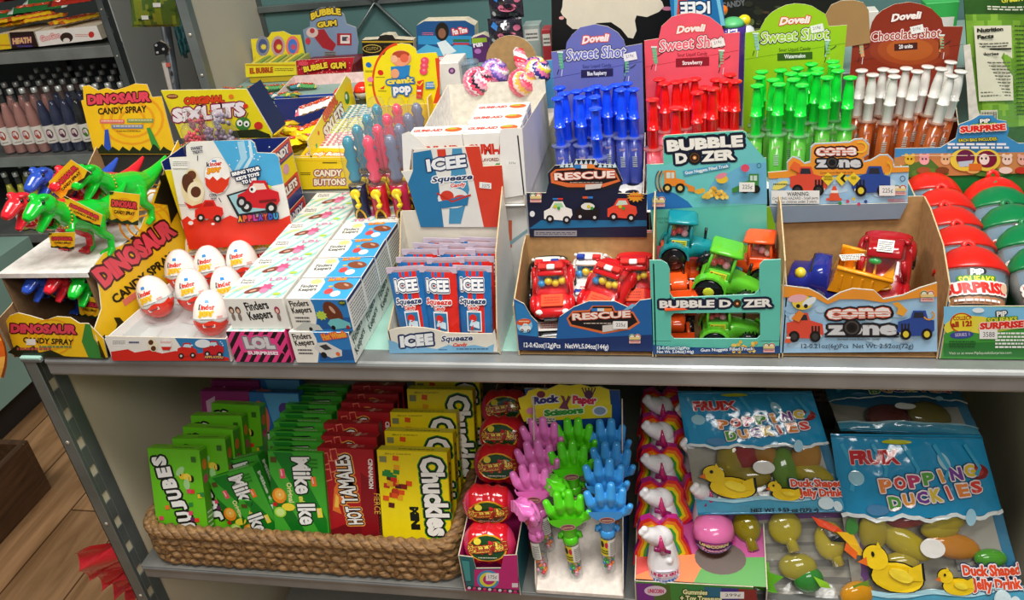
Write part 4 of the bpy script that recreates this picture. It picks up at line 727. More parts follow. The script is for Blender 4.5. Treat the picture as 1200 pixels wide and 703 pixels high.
# ================================================================ chocolate egg boxes, two columns
BW,BD,BH=.074,.0475,.0425
def candybox(kind,label):
    r=thing('candy_box',label,'candy box'); b=MB()
    W_='#f0eee6'; b.box(0,BW,0,BD,0,BH,m('#f0eee6' if kind!='lol' else '#e83f86'))
    top=Art(b,FT(BH),BW,BD); fr_=Art(b,FF(0),BW,BH); rt=Art(b,FRt(BW),BD,BH)
    def scribble(a,x0,y0,x1,y1,h,c='#16161a'):
        a.t('Finders',(x0,y0),(x1,y1),h,c,bold=.03,sh=-.1); a.t('Keepers',(x0+.01,y0-h*1.15),(x1+.02,y1-h*1.1),h,c,bold=.03,sh=-.1)
    if kind in('pink','lol'):
        top.rect(.01,.01,.99,.99,'#f0eee6')
        for k in range(-2,6): x=.02+k*.17; top.poly(clipx([(x,.02),(x+.07,.02),(x+.37,.98),(x+.30,.98)],.01,.99),'#9fdcd4')
        top.poly([(.01,.55),(.38,.62),(.40,.99),(.01,.99)],'#f4f2ea'); scribble(top,.08,.80,.30,.82,.10,'#6a6a6a'); top.poly([(.04,.25),(.30,.5),(.34,.62),(.18,.55)],'#d4e89a')
        top.el(.44,.36,.10,.20,'#8a4434',rot=-40); top.el(.42,.33,.03,.07,'#e8b8a0',rot=-40); top.star(.60,.50,.13,'#d85a8a',7,.6,1.6); top.el(.60,.33,.07,.12,'#e88ab0'); top.t('L.O.L',(.56,.80),(.86,.86),.15,'#f07ab0',bold=.04); top.el(.86,.17,.07,.06,'#b8d84a',rot=10)
        if kind=='pink': 
            scribble(fr_,.34,.60,.74,.68,.26); 
            for x in (.09,.20,.86): fr_.el(x,.62,.045,.12,'#5a3a34' if x<.8 else '#a82a5a'); fr_.el(x,.40,.03,.12,'#8a7a74'); fr_.el(x,.60,.025,.07,'#e8c4a8')
            for a in (rt,): scribble(a,.2,.55,.8,.6,.2)
        else:
            fr_.rect(0.005,.0,.995,1,'#16141a')
            for k in range(-3,7): x=k*.16; fr_.poly(clipx([(x,0),(x+.08,0),(x+.50,1),(x+.42,1)],.004,.996),'#e83f86')
            fr_.poly([(.17,.32),(.88,.32),(.92,.22),(.86,.55),(.80,.80),(.28,.84),(.16,.66)],'#e8408a'); fr_.t('LOL',(.27,.44),(.78,.44),.40,'#d8d4d8','#8a8088',.12,bold=.08,out2='#e8408a',ow2=.2); fr_.t('SURPRISE!',(.27,.25),(.80,.25),.12,'#f8e8f0',bold=.05)
            scribble(rt,.2,.55,.8,.6,.2)
    else:
        top.rect(.01,.01,.99,.99,'#3fa8e2'); top.poly([(.01,.01),(.40,.01),(.46,.40),(.45,.80),(.38,.99),(.01,.99)],'#f4f2ea'); top.star(.30,.82,.12,'#d8e48a',9,.65,1.3); scribble(top,.10,.52,.38,.56,.15,'#4a4a4a')
        top.el(.80,.62,.15,.20,'#8a4a30',rot=35); top.el(.84,.66,.03,.08,'#c89a80',rot=35); top.el(.62,.36,.07,.14,'#e84a4a'); top.el(.76,.24,.08,.14,'#f4f2ea'); top.star(.60,.58,.05,'#e8c23a',6,.6); top.t('Hot Wheels',(.50,.84),(.78,.90),.12,'#f0b83a','#e2503a',.12,bold=.03)
        fr_.rect(.01,.01,.99,.99,'#2a7cc0'); fr_.poly([(.4,.05),(.99,.10),(.99,.45),(.45,.40)],'#1c5a9c'); fr_.poly([(.005,.0),(.36,.0),(.44,.42),(.44,.8),(.41,1),(.005,1)],'#eeeae0'); scribble(fr_,.05,.76,.37,.80,.18); fr_.lines(.08,.28,.32,.5,2,'#4a4a50')
        if kind=='hw':
            fr_.el(.73,.58,.14,.36,'#6a3420',rot=8); fr_.el(.73,.68,.03,.12,'#c8a088',rot=15); fr_.star(.53,.50,.10,'#b8d24a',9,.7,1.6); fr_.poly([(.60,.25),(.66,.38),(.80,.42),(.97,.28),(.97,.14),(.68,.06)],'#6fc0c4'); fr_.el(.68,.12,.035,.07,'#141418'); fr_.el(.92,.14,.03,.06,'#a82430'); fr_.poly([(.02,.05),(.22,.30),(.45,.20),(.5,.03)],'#c8ccc4'); fr_.el(.3,.07,.03,.06,'#222226'); fr_.el(.92,.90,.06,.07,'#26402a'); fr_.t('NEW',(.88,.87),(.96,.87),.06,'#e8e43a')
        else:
            fr_.poly([(.36,.50),(.44,.66),(.60,.68),(.82,.42),(.80,.24),(.62,.16),(.44,.34)],'#d8d8d4'); fr_.poly([(.46,.56),(.58,.62),(.66,.46),(.54,.42)],'#3a3a40'); fr_.el(.50,.26,.05,.10,'#1a1a1e'); fr_.el(.74,.30,.035,.07,'#e06a3a'); fr_.t('Hot Wheels',(.56,.74),(.96,.86),.20,'#f0a83a','#e2503a',.12,bold=.05)
        rt.rect(.01,.01,.99,.99,'#efece4'); rt.rect(.0,.88,.99,.99,'#24306a')
        if kind=='hw': rt.lines(.08,.1,.94,.84,8,'#7a7a80',4,.4)
        else: rt.t('Finders',(.15,.50),(.85,.72),.26,'#1a1a1e',bold=.03); rt.t('Keepers',(.15,.16),(.88,.38),.26,'#1a1a1e',bold=.03)
    b.build('carton',r); return r
kp=candybox('pink','x'); kl=candybox('lol','x'); kh=candybox('hw','x'); kc=candybox('car','x')
Y0=-.002
for i in range(6):
    inst(kl,i,(-.337,Y0+i*.049,.0003),(0,0,0),'black and pink striped candy box in the bottom layer, %s from the front'%ORD[i],group='striped candy boxes in the bottom layer')
    inst(kp,i,(-.330,Y0+.004+i*.0495,BH+.0008),(0,0,math.radians(RND.uniform(-1.5,1.5))),'pale green striped candy box, %s from the front, on top of the left column'%ORD[i],group='pale green candy boxes on the left column')
for i in range(5):
    inst(kc,i,(-.258,Y0+i*.049,.0003),(0,0,0),'blue and white car candy box in the bottom layer, %s from the front'%ORD[i],group='blue car candy boxes in the bottom layer')
    if i<4: inst(kh,i,(-.2515,Y0+.002+i*.049,BH+.0008),(0,0,math.radians(RND.uniform(-1.5,1.5))),'blue and white egg candy box, %s from the front, on top of the right column'%ORD[i],group='blue egg candy boxes on the right column')
o=copy_tree(kp); o.location=(-.2515+BW,Y0+.002+5*.049,BH+.0008); o.rotation_euler=(0,0,PI); o['label']='pale green striped candy box turned round at the back of the right column'
# ================================================================ dinosaur display
DN=thing('display_box','yellow DINOSAUR CANDY SPRAY header box with two tiers, overhanging the left shelf end','box'); YE='#f9c81c'; SX=-.515; LX=-.645
def rings(a,x,y,r,c='#f2a51c',n=3):
    for k in range(n): a.arc(x,y,r*(1-.3*k),r*(1-.3*k)*.8,r*.09,c,0,360,20)
def dtext(a,p0,p1,h,q0,q1,h2,sh=0): a.t('DINOSAUR',p0,p1,h,'#e8485a','#4a0f14',.12,bold=.07,sh=sh); a.t('CANDY SPRAY',q0,q1,h2,'#17130e',bold=.03,sh=sh)
def art(a):
    rings(a,60,395,26); dtext(a,(12.5,390),(90,391.5),11,(27,401),(86,404),6.5)
    a.poly([(9,413),(20,404),(28,410),(40,405),(46,413),(60,410),(75,417),(96,419),(21,416.5)],'#17240f'); a.poly([(100,379),(106,380),(110,396),(119,410),(121,420),(104,419),(96,400)],'#3a8a3a'); a.rect(31,397,42,404,'#f0ece4'); a.lines(20,407,60,413,1,'#b85a4a'); a.lines(46,405,84,409,1,'#6a8a5a')
px_card(DN,FF(.0),[(7,376),(11,370),(21,366.6),(35,370),(53,375.5),(66,371),(82,372),(93,379),(103,379),(121,397),(126,419),(21,416.5),(15,405)],.0014,YE,'front_panel','#6a5338',art)
def art(a):
    rings(a,170,262,30); rings(a,180,232,20); a.t('DINOSAUR',(123,338),(208,274),25,'#e8485a','#4a0f14',.10,bold=.07); a.t('CANDY SPRAY',(136,357),(205,303),11,'#17130e',bold=.04)
    a.poly([(143,352),(170,334),(172,340),(146,359)],'#e87a6a'); a.poly([(118,419),(114,400),(122,392),(130,400),(137,380),(133,372),(140,372),(150,384),(140,398),(134,419)],'#1a160e')
    a.poly([(180,238),(188,214),(186,206),(196,204),(202,190),(207,195),(212,240),(200,262),(196,240)],'#1a160e')
side_pts=[(126,419.5),(113,400),(109.5,386),(118,362),(116,342),(110,310),(120,297),(140,288),(158,280),(175,240),(200,180),(205,170)]
fr=FRt(SX); b=MB(); q=[fr.px(p) for p in side_pts]+[(.285,.178),(.285,.001)]
ar=[(a_,max(b_,.001)) for a_,b_ in q]; b.card(FRt(SX+.0014),ar,.0014,m(YE),m('#7a5c3c','k')); fr2=FRt(SX+.0014)
art(Art(b,fr2)); 
b.build('side_panel',DN); 
side(DN,LX,[(0,.0),(.285,0),(.285,.175),(.16,.11),(.03,.06),(0,.055)],cin='#9a744c',cout=YE)
b=MB(); b.card(FF(.285),[(LX,0),(SX,0),(SX,.175),(LX,.175)],.0014,m('#20201a','k'),m(YE)); b.build('back_panel',DN); base(DN,LX,SX,0.001,.285,'#6a5338')  # back panel's inner face coloured near-black to hold the shading inside the box
def art(a):
    rings(a,155,140,36,n=3); dtext(a,(103,123),(177,119),12,(115,134),(172,131),7.5)
    a.rect(117,140,146,144.5,'#e87a6a'); a.lines(119,141,144,143.5,1,'#f8d8b8'); a.rect(149,139,180,143.5,'#8aa05a'); a.lines(151,140,178,142.5,1,'#e8e0b0'); a.rect(131,146,168,150.5,'#7a8aa8'); a.lines(133,147,166,149.5,1,'#e8e0d0'); a.lines(137,153,165,154.5,1,'#5a4a20')
    a.poly([(123,152),(127,151),(131,176),(122,176)],'#2f56b8'); a.poly([(172,150),(176,149),(188,174),(180,177)],'#3f9a3c')
    pts=[(110,178)]+[(112+k*4,174+3*math.sin(k*2.1)+(-3 if k in(1,2,17,18) else 0)) for k in range(23)]+[(206,178)]; a.poly(pts+[(206,180),(111,180)],'#1c2a10')
px_card(DN,FF(.2835),[(95,118),(98,117),(97,101),(104,100),(115,106),(125,103),(134,106),(148,102),(158,98),(172,99),(178,114),(189,113),(206,178),(203,181),(111,181)],.0014,YE,'header','#6a5338',art)
b=MB(); b.box(LX+.002,SX-.002,.03,.282,.104,.106,m('#ece9e2','k')); b.box(LX+.002,SX-.002,.029,.0305,.099,.106,m('#ece9e2','k')); b.box(LX+.003,LX+.006,.03,.28,.002,.104,m('#7a5c3c','k')); b.box(SX-.008,SX-.005,.03,.28,.002,.104,m('#7a5c3c','k')); b.build('upper_tray',DN); settle(DN)
def dino(c,label):
    r=thing('toy_dinosaur',label,'toy dinosaur'); b=MB(); mt=m(c,'g'); T=b.tube
    T([(.088,0,.066),(.075,0,.060),(.055,0,.053),(.035,0,.048),(.015,0,.049),(-.01,0,.053),(-.028,0,.060),(-.040,0,.072),(-.050,0,.080)],[.002,.0045,.008,.012,.018,.019,.0165,.0125,.0125],mt,14)
    b.ell((-.055,0,.085),(.017,.014,.013),mt,14,9); T([(-.058,0,.089),(-.072,0,.086),(-.086,0,.080),(-.092,0,.078)],[.0125,.0112,.0085,.005],mt,12,flat=.72)
    T([(-.054,0,.076),(-.068,0,.066),(-.080,0,.058)],[.0105,.0080,.0048],mt,10,flat=.6)
    for s in (-1,1):
        b.ell((-.060,s*.0095,.0965),(.007,.0035,.0032),mt,8,6)
        T([(.004,s*.010,.048),(-.002,s*.015,.036),(-.002,s*.0165,.028)],[.013,.0105,.007],mt,10); T([(-.002,s*.0165,.030),(.010,s*.0165,.018),(.006,s*.0165,.007)],[.0072,.0055,.0045],mt,10)
        for k in (-1,0,1): T([(.008,s*.0165,.004),(-.006,s*(.0165+.005*k),.003),(-.011,s*(.0165+.007*k),.002)],[.004,.0032,.0016],mt,8)
        T([(-.034,s*.010,.056),(-.044,s*.015,.048),(-.053,s*.014,.052)],[.005,.0035,.0022],mt,8)
    bo=fuse(b,'body',r,.0014,2,mt=mt)
    b=MB(); 
    for s in (-1,1): b.ell((-.066,s*.0115,.0925),(.0026,.0018,.0022),m('#1a1a14','g'),8,6)
    b.build('eyes',r)
    b=MB()
    for k in range(22):
        a=2*PI*k/22; c_=V((-.036+.006*math.sin(a),.0155*math.cos(a),.064+.0145*math.sin(a))); b.ell(c_,.0017,m('#d8b23a','m'),6,4)
    b.build('chain',r)
    for c_ in r.children: c_.data.transform(Matrix.Diagonal((.80,1.12,1.0,1)))
    return r
def add_tag(root,y,quad,name='tag'):
    b=MB(); fr=FF(y); b.card(fr,[fr.px(p) for p in quad],.0005,m('#f9c21c')); a=Art(b,fr); P=quad; lerp=lambda u,v:tuple((P[0][i]*(1-u)+P[1][i]*u)*(1-v)+(P[3][i]*(1-u)+P[2][i]*u)*v for i in (0,1))
    for k,s in ((0,'#f2a01c'),(1,'#f9c21c'),(2,'#f2a01c'),(3,'#f9c21c')):
        c_=lerp(.5,.55); r_=.4-.1*k; a.poly([lerp(.5+r_*math.cos(t*PI/9),.55+r_*math.sin(t*PI/9)) for t in range(18)],s)
    h=math.dist(lerp(.5,0),lerp(.5,1)); a.t('DINOSAUR',lerp(.08,.48),lerp(.92,.48),h*.22,'#e8384a','#4a0f14',.12,bold=.06); a.t('CANDY SPRAY',lerp(.18,.70),lerp(.86,.70),h*.12,'#17130e',bold=.04)
    a.poly([lerp(0,1),lerp(0,.86),lerp(.12,.93),lerp(.3,.84),lerp(.45,.93),lerp(.65,.86),lerp(.8,.93),lerp(1,.82),lerp(1,1)],'#1c2a10'); a.poly([lerp(0,0),lerp(.14,0),lerp(.10,.09),lerp(0,.12)],'#1c2a10')
    o=b.build(name,root); o.matrix_parent_inverse=(TR(root.location)@root.rotation_euler.to_matrix().to_4x4()@Matrix.Diagonal((*root.scale,1))).inverted()
    return o
dgn=dino('#10c030','g'); drd=dino('#e02432','r'); dbl=dino('#2a50b8','b'); ZU=.1065
D=[]
D.append(inst(dgn,0,(-.534,.083,ZU),(0,0,math.radians(74)),'green toy dinosaur standing at the front of the upper tray, gold tag on its back',scale=1.0)); 
D.append(inst(dgn,1,(-.530,.172,ZU),(0,0,math.radians(72)),'green toy dinosaur behind on the upper tray with a square yellow tag',scale=1.0))
D.append(inst(dgn,2,(-.540,.088,.004),(0,0,math.radians(84)),'green toy dinosaur under the upper tray, nearest the yellow side panel',scale=.90))
D.append(inst(drd,0,(-.570,.090,ZU),(0,0,math.radians(76)),'red toy dinosaur left of the green one at the front of the upper tray',scale=1.0))
D.append(inst(drd,1,(-.563,.172,ZU),(0,0,math.radians(74)),'red toy dinosaur at the back of the upper tray between blue and green',scale=1.0))
D.append(inst(drd,2,(-.568,.092,.008),(0,0,math.radians(76)),'red toy dinosaur in the middle under the upper tray',scale=.90))
D.append(inst(dbl,0,(-.600,.170,ZU),(0,0,math.radians(76)),'blue toy dinosaur at the back left of the upper tray',scale=1.0))
D.append(inst(dbl,1,(-.600,.092,.008),(0,0,math.radians(76)),'blue toy dinosaur at the left under the upper tray',scale=.90))
add_tag(D[0],.055,[(75,229),(120,252),(117.5,266),(81,252)]); add_tag(D[1],.10,[(129,224),(164,228),(162,264),(126.5,260)]); add_tag(D[4],.105,[(53,217),(83,187),(107,203),(74,235)]); add_tag(D[2],.04,[(90,345),(117,350),(116,373),(94,371)]); add_tag(D[3],.03,[(57,273),(88,272),(87,292),(60,290)],'tag')
# orange bag at the very left
ob=MB(); 
def obf(u,v): return V((-.730+.06*v+u*(.088+.010*math.sin(7*v)),-.036-.010*math.sin(PI*u)+.003*math.sin(9*v+5*u),-.01+.175*v))
def obf2(u,v): p=obf(u,v); return V((p.x,-.030+.010*math.sin(PI*u),p.z))
cols=['#f08a2a','#f6b04a','#e86a1a','#f4c88a']
surf(ob,obf,14,24,lambda u,v:m(cols[int((noise.noise(V((u*3,v*6,1)))+1)*2)%4],'f')); surf(ob,lambda u,v:obf2(1-u,v),14,10,lambda u,v:m('#e8842a','f'))
settle(tag(weld(ob.build('candy_bag')),'orange printed candy bag cut by the left edge, hanging beside the dinosaur box','candy bag'))
# ================================================================ chocolate egg display
KD=thing('display_box','white blue and red KINDER JOY header tray of white eggs','box')
fr=FF(-.003)
def art(a):
    a.poly([(123,394),(264.6,397),(270,422.5),(132,422.5)],'#eeeae2'); a.poly([(205,396),(265,397.5),(270,422.5),(222,422)],'#2f7fb8'); a.poly([(131,419),(130,412),(150,409),(158,413),(175,410),(190,414),(206,411),(225,415),(240,413),(268,419),(269,422.5),(132,422.5)],'#d8281e')
    a.rect(131,398,148,405,'#f4f2ee'); a.lines(132,399,147,404,3,'#8a8478'); a.lines(151,400,163,404,1,'#3a4a7a'); a.el(179,404,6,8,'#f0e6c8',rot=-20); a.el(177,401,3,3,'#5a3420'); a.el(180,408,3,3,'#5a3420'); a.el(195,403,6,7,'#f6f4ee'); a.t('kinder',(189,402),(201,402),3,'#d8281e'); a.poly([(189,406),(201,406),(199,410),(191,410)],'#d8281e')
    car_art(a,219,411,.8,'#d8281e',face=1); car_art(a,251,409,.85,'#c8202a',face=-1); a.el(238,402,9,5,'#e8ecf0'); a.t('APPLAYDU',(240,419),(262,419.5),3,'#e8b03a','#3a2a6a',.2,bold=.05)
    for k in range(10): a.el(RND.uniform(210,264),RND.uniform(399,406),.8,.8,'#cfe8f6')
px_card(KD,fr,[(123,394),(264.6,397),(270,422.5),(132,422.5)],.0014,'#eeeae2','front_panel','#e8e4da',art)
YB=.196; fa=fr.px((132,422))[0]; fb=fr.px((269,422))[0]
b=MB()
P0=V((fa,-.002,.0)); P1=V((fa+.014,YB,0)); Q0=V((fb,-.002,0)); Q1=V((fb+.012,YB,0)); up=V((0,0,1)); h=.031
for A_,B_ in ((P0,P1),(Q0,Q1)):
    b=MB(); b.add([A_,B_,B_+up*h,A_+up*h,A_+V((.0014,0,0)),B_+V((.0014,0,0)),B_+up*h+V((.0014,0,0)),A_+up*h+V((.0014,0,0))],[(0,3,2,1),(4,5,6,7),(0,1,5,4),(3,7,6,2),(0,4,7,3),(1,2,6,5)],m('#efece6'),False); b.build('side_panel',KD)
b=MB(); b.add([P0+up*.001,Q0+up*.001,Q1+up*.001,P1+up*.001],[(0,1,2,3)],m('#efece6'),False); b.build('base',KD)
b=MB()     # moulded clear insert
def ins(u,v): 
    x=P0.x+.003+(Q0.x-P0.x-.005)*u+.013*v; y=.001+(YB-.004)*v; cu=(u*3)%1-.5; cv_=(v*4)%1-.5; d=math.hypot(cu,cv_); return V((x,y,.020-.014*max(0,1-(d/.45)**2)))
surf(b,ins,30,40,lambda u,v:m('#e8ecee','t')); weld(b.build('clear_insert',KD))
hd=[(198,185),(218.7,184),(217.7,170.5),(223.3,166.3),(293.6,164),(298.2,167.6),(301,178.7),(322.3,179.6),(326,184.2),(338,242.5),(343,268),(345,284),(222,292),(214,261)]
def art(a):
    a.poly([(250,165),(293.6,164.4),(298,168),(301,179),(322,180),(326,184),(332,215),(300,222),(272,200),(262,185)],'#4fb0e2'); 
    a.poly([(278,166),(286,165),(290,185),(276,205),(270,208),(282,186)],'#a8d8f0'); a.poly([(291,165),(294,165),(297,184),(285,206),(281,204),(293,184)],'#d0eaf6')
    for k in range(14): a.el(RND.uniform(258,320),RND.uniform(168,196),.8,.8,'#eef8fc')
    a.poly([(213,258),(220,253),(226,258),(234,253),(242,258),(252,254),(258,258),(270,252),(282,257),(300,254),(318,252),(328,257),(340,252),(345,284),(222,292)],'#e8321c')
    a.rect(202,187,221,197,'#f6f4f0'); a.lines(203,189,220,195,3,'#9a948a'); a.t('SWEET',(224,175.5),(238,174),3.4,'#1c2450',bold=.03); a.t('TREAT!',(226,180),(238,178.5),3.4,'#1c2450',bold=.03); a.line([(232,182),(232,188)],1,'#1c2450')
    a.el(226,222,13,21,'#eddcae',rot=-14); a.el(225,206,7.5,8.5,'#e8d6a8',rot=-10); a.el(225,205,5.5,5.5,'#6a3a24'); a.el(221,215,7,12,'#5a3020',rot=-14); a.el(230,224,10,12,'#f2e6c4'); a.el(230,224.5,6,6.5,'#5a3020'); a.poly([(216,236),(226,241),(238,237),(236,243),(222,244)],'#d8281e')
    a.el(255,205.5,15.6,22,'#c8c4c0'); a.el(255,205.5,15,21.5,'#f7f4ee'); a.el(251,200,8,14,'#ffffff'); 
    a.poly([(240.5,207),(246,210),(250,206),(255,211),(260,207),(265,210),(270,206),(268,216),(262,224.5),(255,226.5),(248,224),(242,217)],'#e23a20')
    a.t('k',(243,195),(247,194.5),5.4,'#16161a',bold=.04); a.t('inder',(247,194.8),(261,193),5.4,'#e2321e',bold=.04); a.t('JOY',(243.5,203.5),(260,202),6.5,'#f6b01e','#e8781a',.12,bold=.06); a.rect(249,187,254,189,'#3a8ad0')
    for txt,p,q in (('BRING YOUR',(273,206),(306,198.5)),("KID'S TOYS",(278,211.5),(305,205)),('TO LIFE',(285,215.5),(302,211.5))): a.t(txt,p,q,4.6,'#ffffff','#122048',.3,bold=.06)
    a.t('COOL',(246,230),(255,229.3),3.4,'#1c2450',bold=.03); a.t('TOY',(248,234.5),(255,234),3.4,'#1c2450',bold=.03); a.line([(257,231),(260,236)],1,'#1c2450')
    a.poly([(266,228),(314,213),(324,246),(279,253)],'#20222a'); a.poly([(269,229),(313,215.5),(321,244),(281,250)],'#9fd0d8'); a.el(312,219,7,3,'#b8d83a',rot=-8)
    car_art(a,305,231,1.7,'#d41c28','#f2d8c8',face=-1); a.el(284,236,6,7,'#16161c'); a.el(284,236,3,3.5,'#c8c8cc'); a.el(297,221,4,4,'#f4f4f0'); a.el(296,221,1.6,1.8,'#1a1a1e'); a.poly([(304,234),(325,232),(325,235),(305,237)],'#7a1018')
    for k,(ch,c) in enumerate(zip('APPLAYDU',['#f0a02a','#e85a2a','#e83a5a','#c83a9a','#7a4ac0','#e8502a','#3a5ac0','#3aa0d0'])): a.t(ch,(280+k*6,259.5-k*.5),(285.3+k*6,259-k*.5),7.5,c,'#20183a',.14,bold=.08)
    car_art(a,247,247,1.15,'#e2281e','#b01418',face=-1); a.lines(210,238,220,241,2,'#9a948a'); a.el(225,260,3,2.4,'#f6f4f0'); a.el(251,261,2,1.4,'#f6f4f0')
px_card(KD,FF(YB),hd,.0014,'#f2efe8','header','#e8e4da',art); settle(KD)
def joyegg(label):
    r=thing('chocolate_egg',label,'chocolate egg'); R_=.0215; H=.058
    def rad(z): t=z/H; return R_*math.sqrt(max(0,1-((t-.42)/(.42 if t<.42 else .58))**2))*1.0
    def fn(u,v): a=-PI/2+(u-.5)*2.4; z=.004+v*.050; return V((rad(z)*math.cos(a),rad(z)*math.sin(a),z))
    b=MB(); b.lathe([(rad(H*t),H*t) for t in [.012,.04,.08,.14,.2,.27,.33]],m('#e2321c','g'),26); b.lathe([(rad(H*t),H*t) for t in [.33,.38,.44,.5,.57,.64,.72,.8,.87,.93,.97,.99]],m('#f3f0ea','g'),26); b.build('shell',r)
    b=MB(); a=Art(b,Mp(fn),1,1,e=.0003,kind='g')
    n=14; e=a.up(); 
    for k in range(n):      # wavy red edge
        u0,u1=k/n,(k+1)/n; w0,w1=.31+.035*math.sin(u0*14),.31+.035*math.sin(u1*14); b.add([a.f.at(u0,.24,e),a.f.at(u1,.24,e),a.f.at(u1,w1+.03,e),a.f.at(u0,w0+.03,e)],[(0,1,2,3)],m('#e2321c','g'),True)
    a.rect(.40,.80,.52,.87,'#3a90d8'); a.t('K',(.24,.64),(.30,.64),.13,'#18181c',bold=.05); a.t('inder',(.31,.64),(.66,.64),.12,'#e2321e',bold=.05); a.t('JOY',(.26,.46),(.62,.46),.14,'#f4a81c','#f4d03a',.12,bold=.06); a.lines(.30,.395,.62,.43,2,'#3a3a40'); a.rect(.35,.20,.64,.28,'#f4f2ee'); a.lines(.38,.22,.62,.265,2,'#4a4a50'); a.lines(.68,.42,.82,.5,2,'#e88a7a'); b.build('print',r)
    b=MB(); b.lathe([(R_+.0014,H*.41),(R_+.0024,H*.415),(R_+.0024,H*.425),(R_+.0014,H*.43)],m('#e8eef0','t'),26); b.build('clear_rim',r); return r
je=joyegg('x'); EG=[(187.6,346.8),(226.8,341),(243,369),(210.5,318),(247,313),(268.6,338.6),(234.9,291),(272.7,290),(285,307),(309,287)]
en=['front left, tipped and showing its red base','in the front half, second from left','nearest the front edge','in the second row at the left','in the middle of the tray','at the right beside the candy boxes','at the back left against the header','in the middle of the back row','third row, right of the middle','at the back right corner']
for i,(x,y) in enumerate(EG):
    p=W(x,y,z=.040); o=inst(je,i,(p.x,p.y-.004,.012),RC_(-16+RND.uniform(-4,4),(-14 if i==0 else 10 if i==2 else RND.uniform(-3,5)),RND.uniform(12,30)),'white and red chocolate egg '+en[i],group='white eggs in the tray')
# ================================================================ squeeze candy display
IC=thing('display_box','cream and light blue ICEE SQUEEZE header tray of pouches','box')
def icee(a,p0,p1,h): a.t('ICEE',p0,p1,h,'#f2f4f6','#16305e',.10,bold=.05)
def art(a):
    a.poly([(455,398),(464,401),(472,406),(484,408),(500,407),(512,409),(525,404),(540,406),(556,404),(570,407),(579,403),(578,412.5),(456.6,414)],'#7fb8dc')
    a.t('ICEE',(469.5,407.5),(508,404),14,'#f2f4f6','#16305e',.14,bold=.08); a.t('Squeeze',(517,400),(554,398.5),6.5,'#16305e','#f8f8f8',.15,bold=.03,sh=.2); a.t('Candy',(531,406),(548,405),4,'#e0442e',bold=.04,sh=.2); a.lines(514,409,524,411,1,'#3a6a90'); a.lines(535,408,572,410.4,1,'#3a6a90')
px_card(IC,FF(.02),[(454,388.5),(464,384.6),(478.4,383),(497,384),(509,386),(522,390),(555,391),(577,391),(579.5,386),(583.5,412),(457,414)],.0014,'#e9e4d6','front_panel','#cbb690',art)
X0,X1=-.145,-.018; yb=.132
side(IC,X0,[(.02,0),(yb,0),(yb,.13),(.08,.06),(.02,.032)],cin='#e4dccb',cout='#6fa8cc'); side(IC,X1,[(.02,0),(yb,0),(yb,.16),(.06,.11),(.02,.034)],inner=-1,cin='#e4dccb',cout='#e9e4d6'); base(IC,X0,X1,.022,yb,'#e9e4d6')
b=MB(); b.card(FF(yb),[(X0,0),(X1,0),(X1,.13),(X0,.13)],.0014,m('#e4dccb')); b.build('back_panel',IC)
hd=[(484,178),(487,174.5),(558,171),(563,175),(566,195),(588,193.5),(592,240),(590,266),(493,266),(478,215),(470,201),(484,199)]
def art(a):
    a.poly([(484,179),(505,175.5),(514,215),(520,266),(493,266),(478,215),(484,200)],'#2a78a8'); a.poly([(545,172),(562,171.5),(566,195),(588,193.5),(592,240),(590,266),(567,266),(556,215)],'#d8402a'); a.poly([(512,175),(522,174.6),(524,190),(514,190)],'#d8402a'); a.poly([(530,174),(541,173.5),(545,196),(550,222),(540,262),(526,262)],'#4a94bc')
    icee(a,(501,201.5),(547,195.5),15); a.t('Squeeze',(506,213.5),(554,209.5),6.5,'#16305e','#f6f6f6',.2,bold=.03,sh=.2); a.t('Candy',(528,219.5),(546,217.5),4.5,'#e0442e','#f6f6f6',.2,bold=.04,sh=.2)
    a.el(531,232,18,12,'#e8e8e4'); a.el(524,230,8,7,'#d8402a'); a.el(540,234,9,6,'#d8402a'); a.poly([(514,236),(550,228),(548,240),(518,244)],'#2a78a8'); a.line([(512,226),(530,236),(552,228)],2,'#c83020'); price(a,569,217,14,7,'3375',-.7)
px_card(IC,FF(yb-.0015),hd,.0014,'#e9e6de','header','#e4dccb',art); settle(IC)
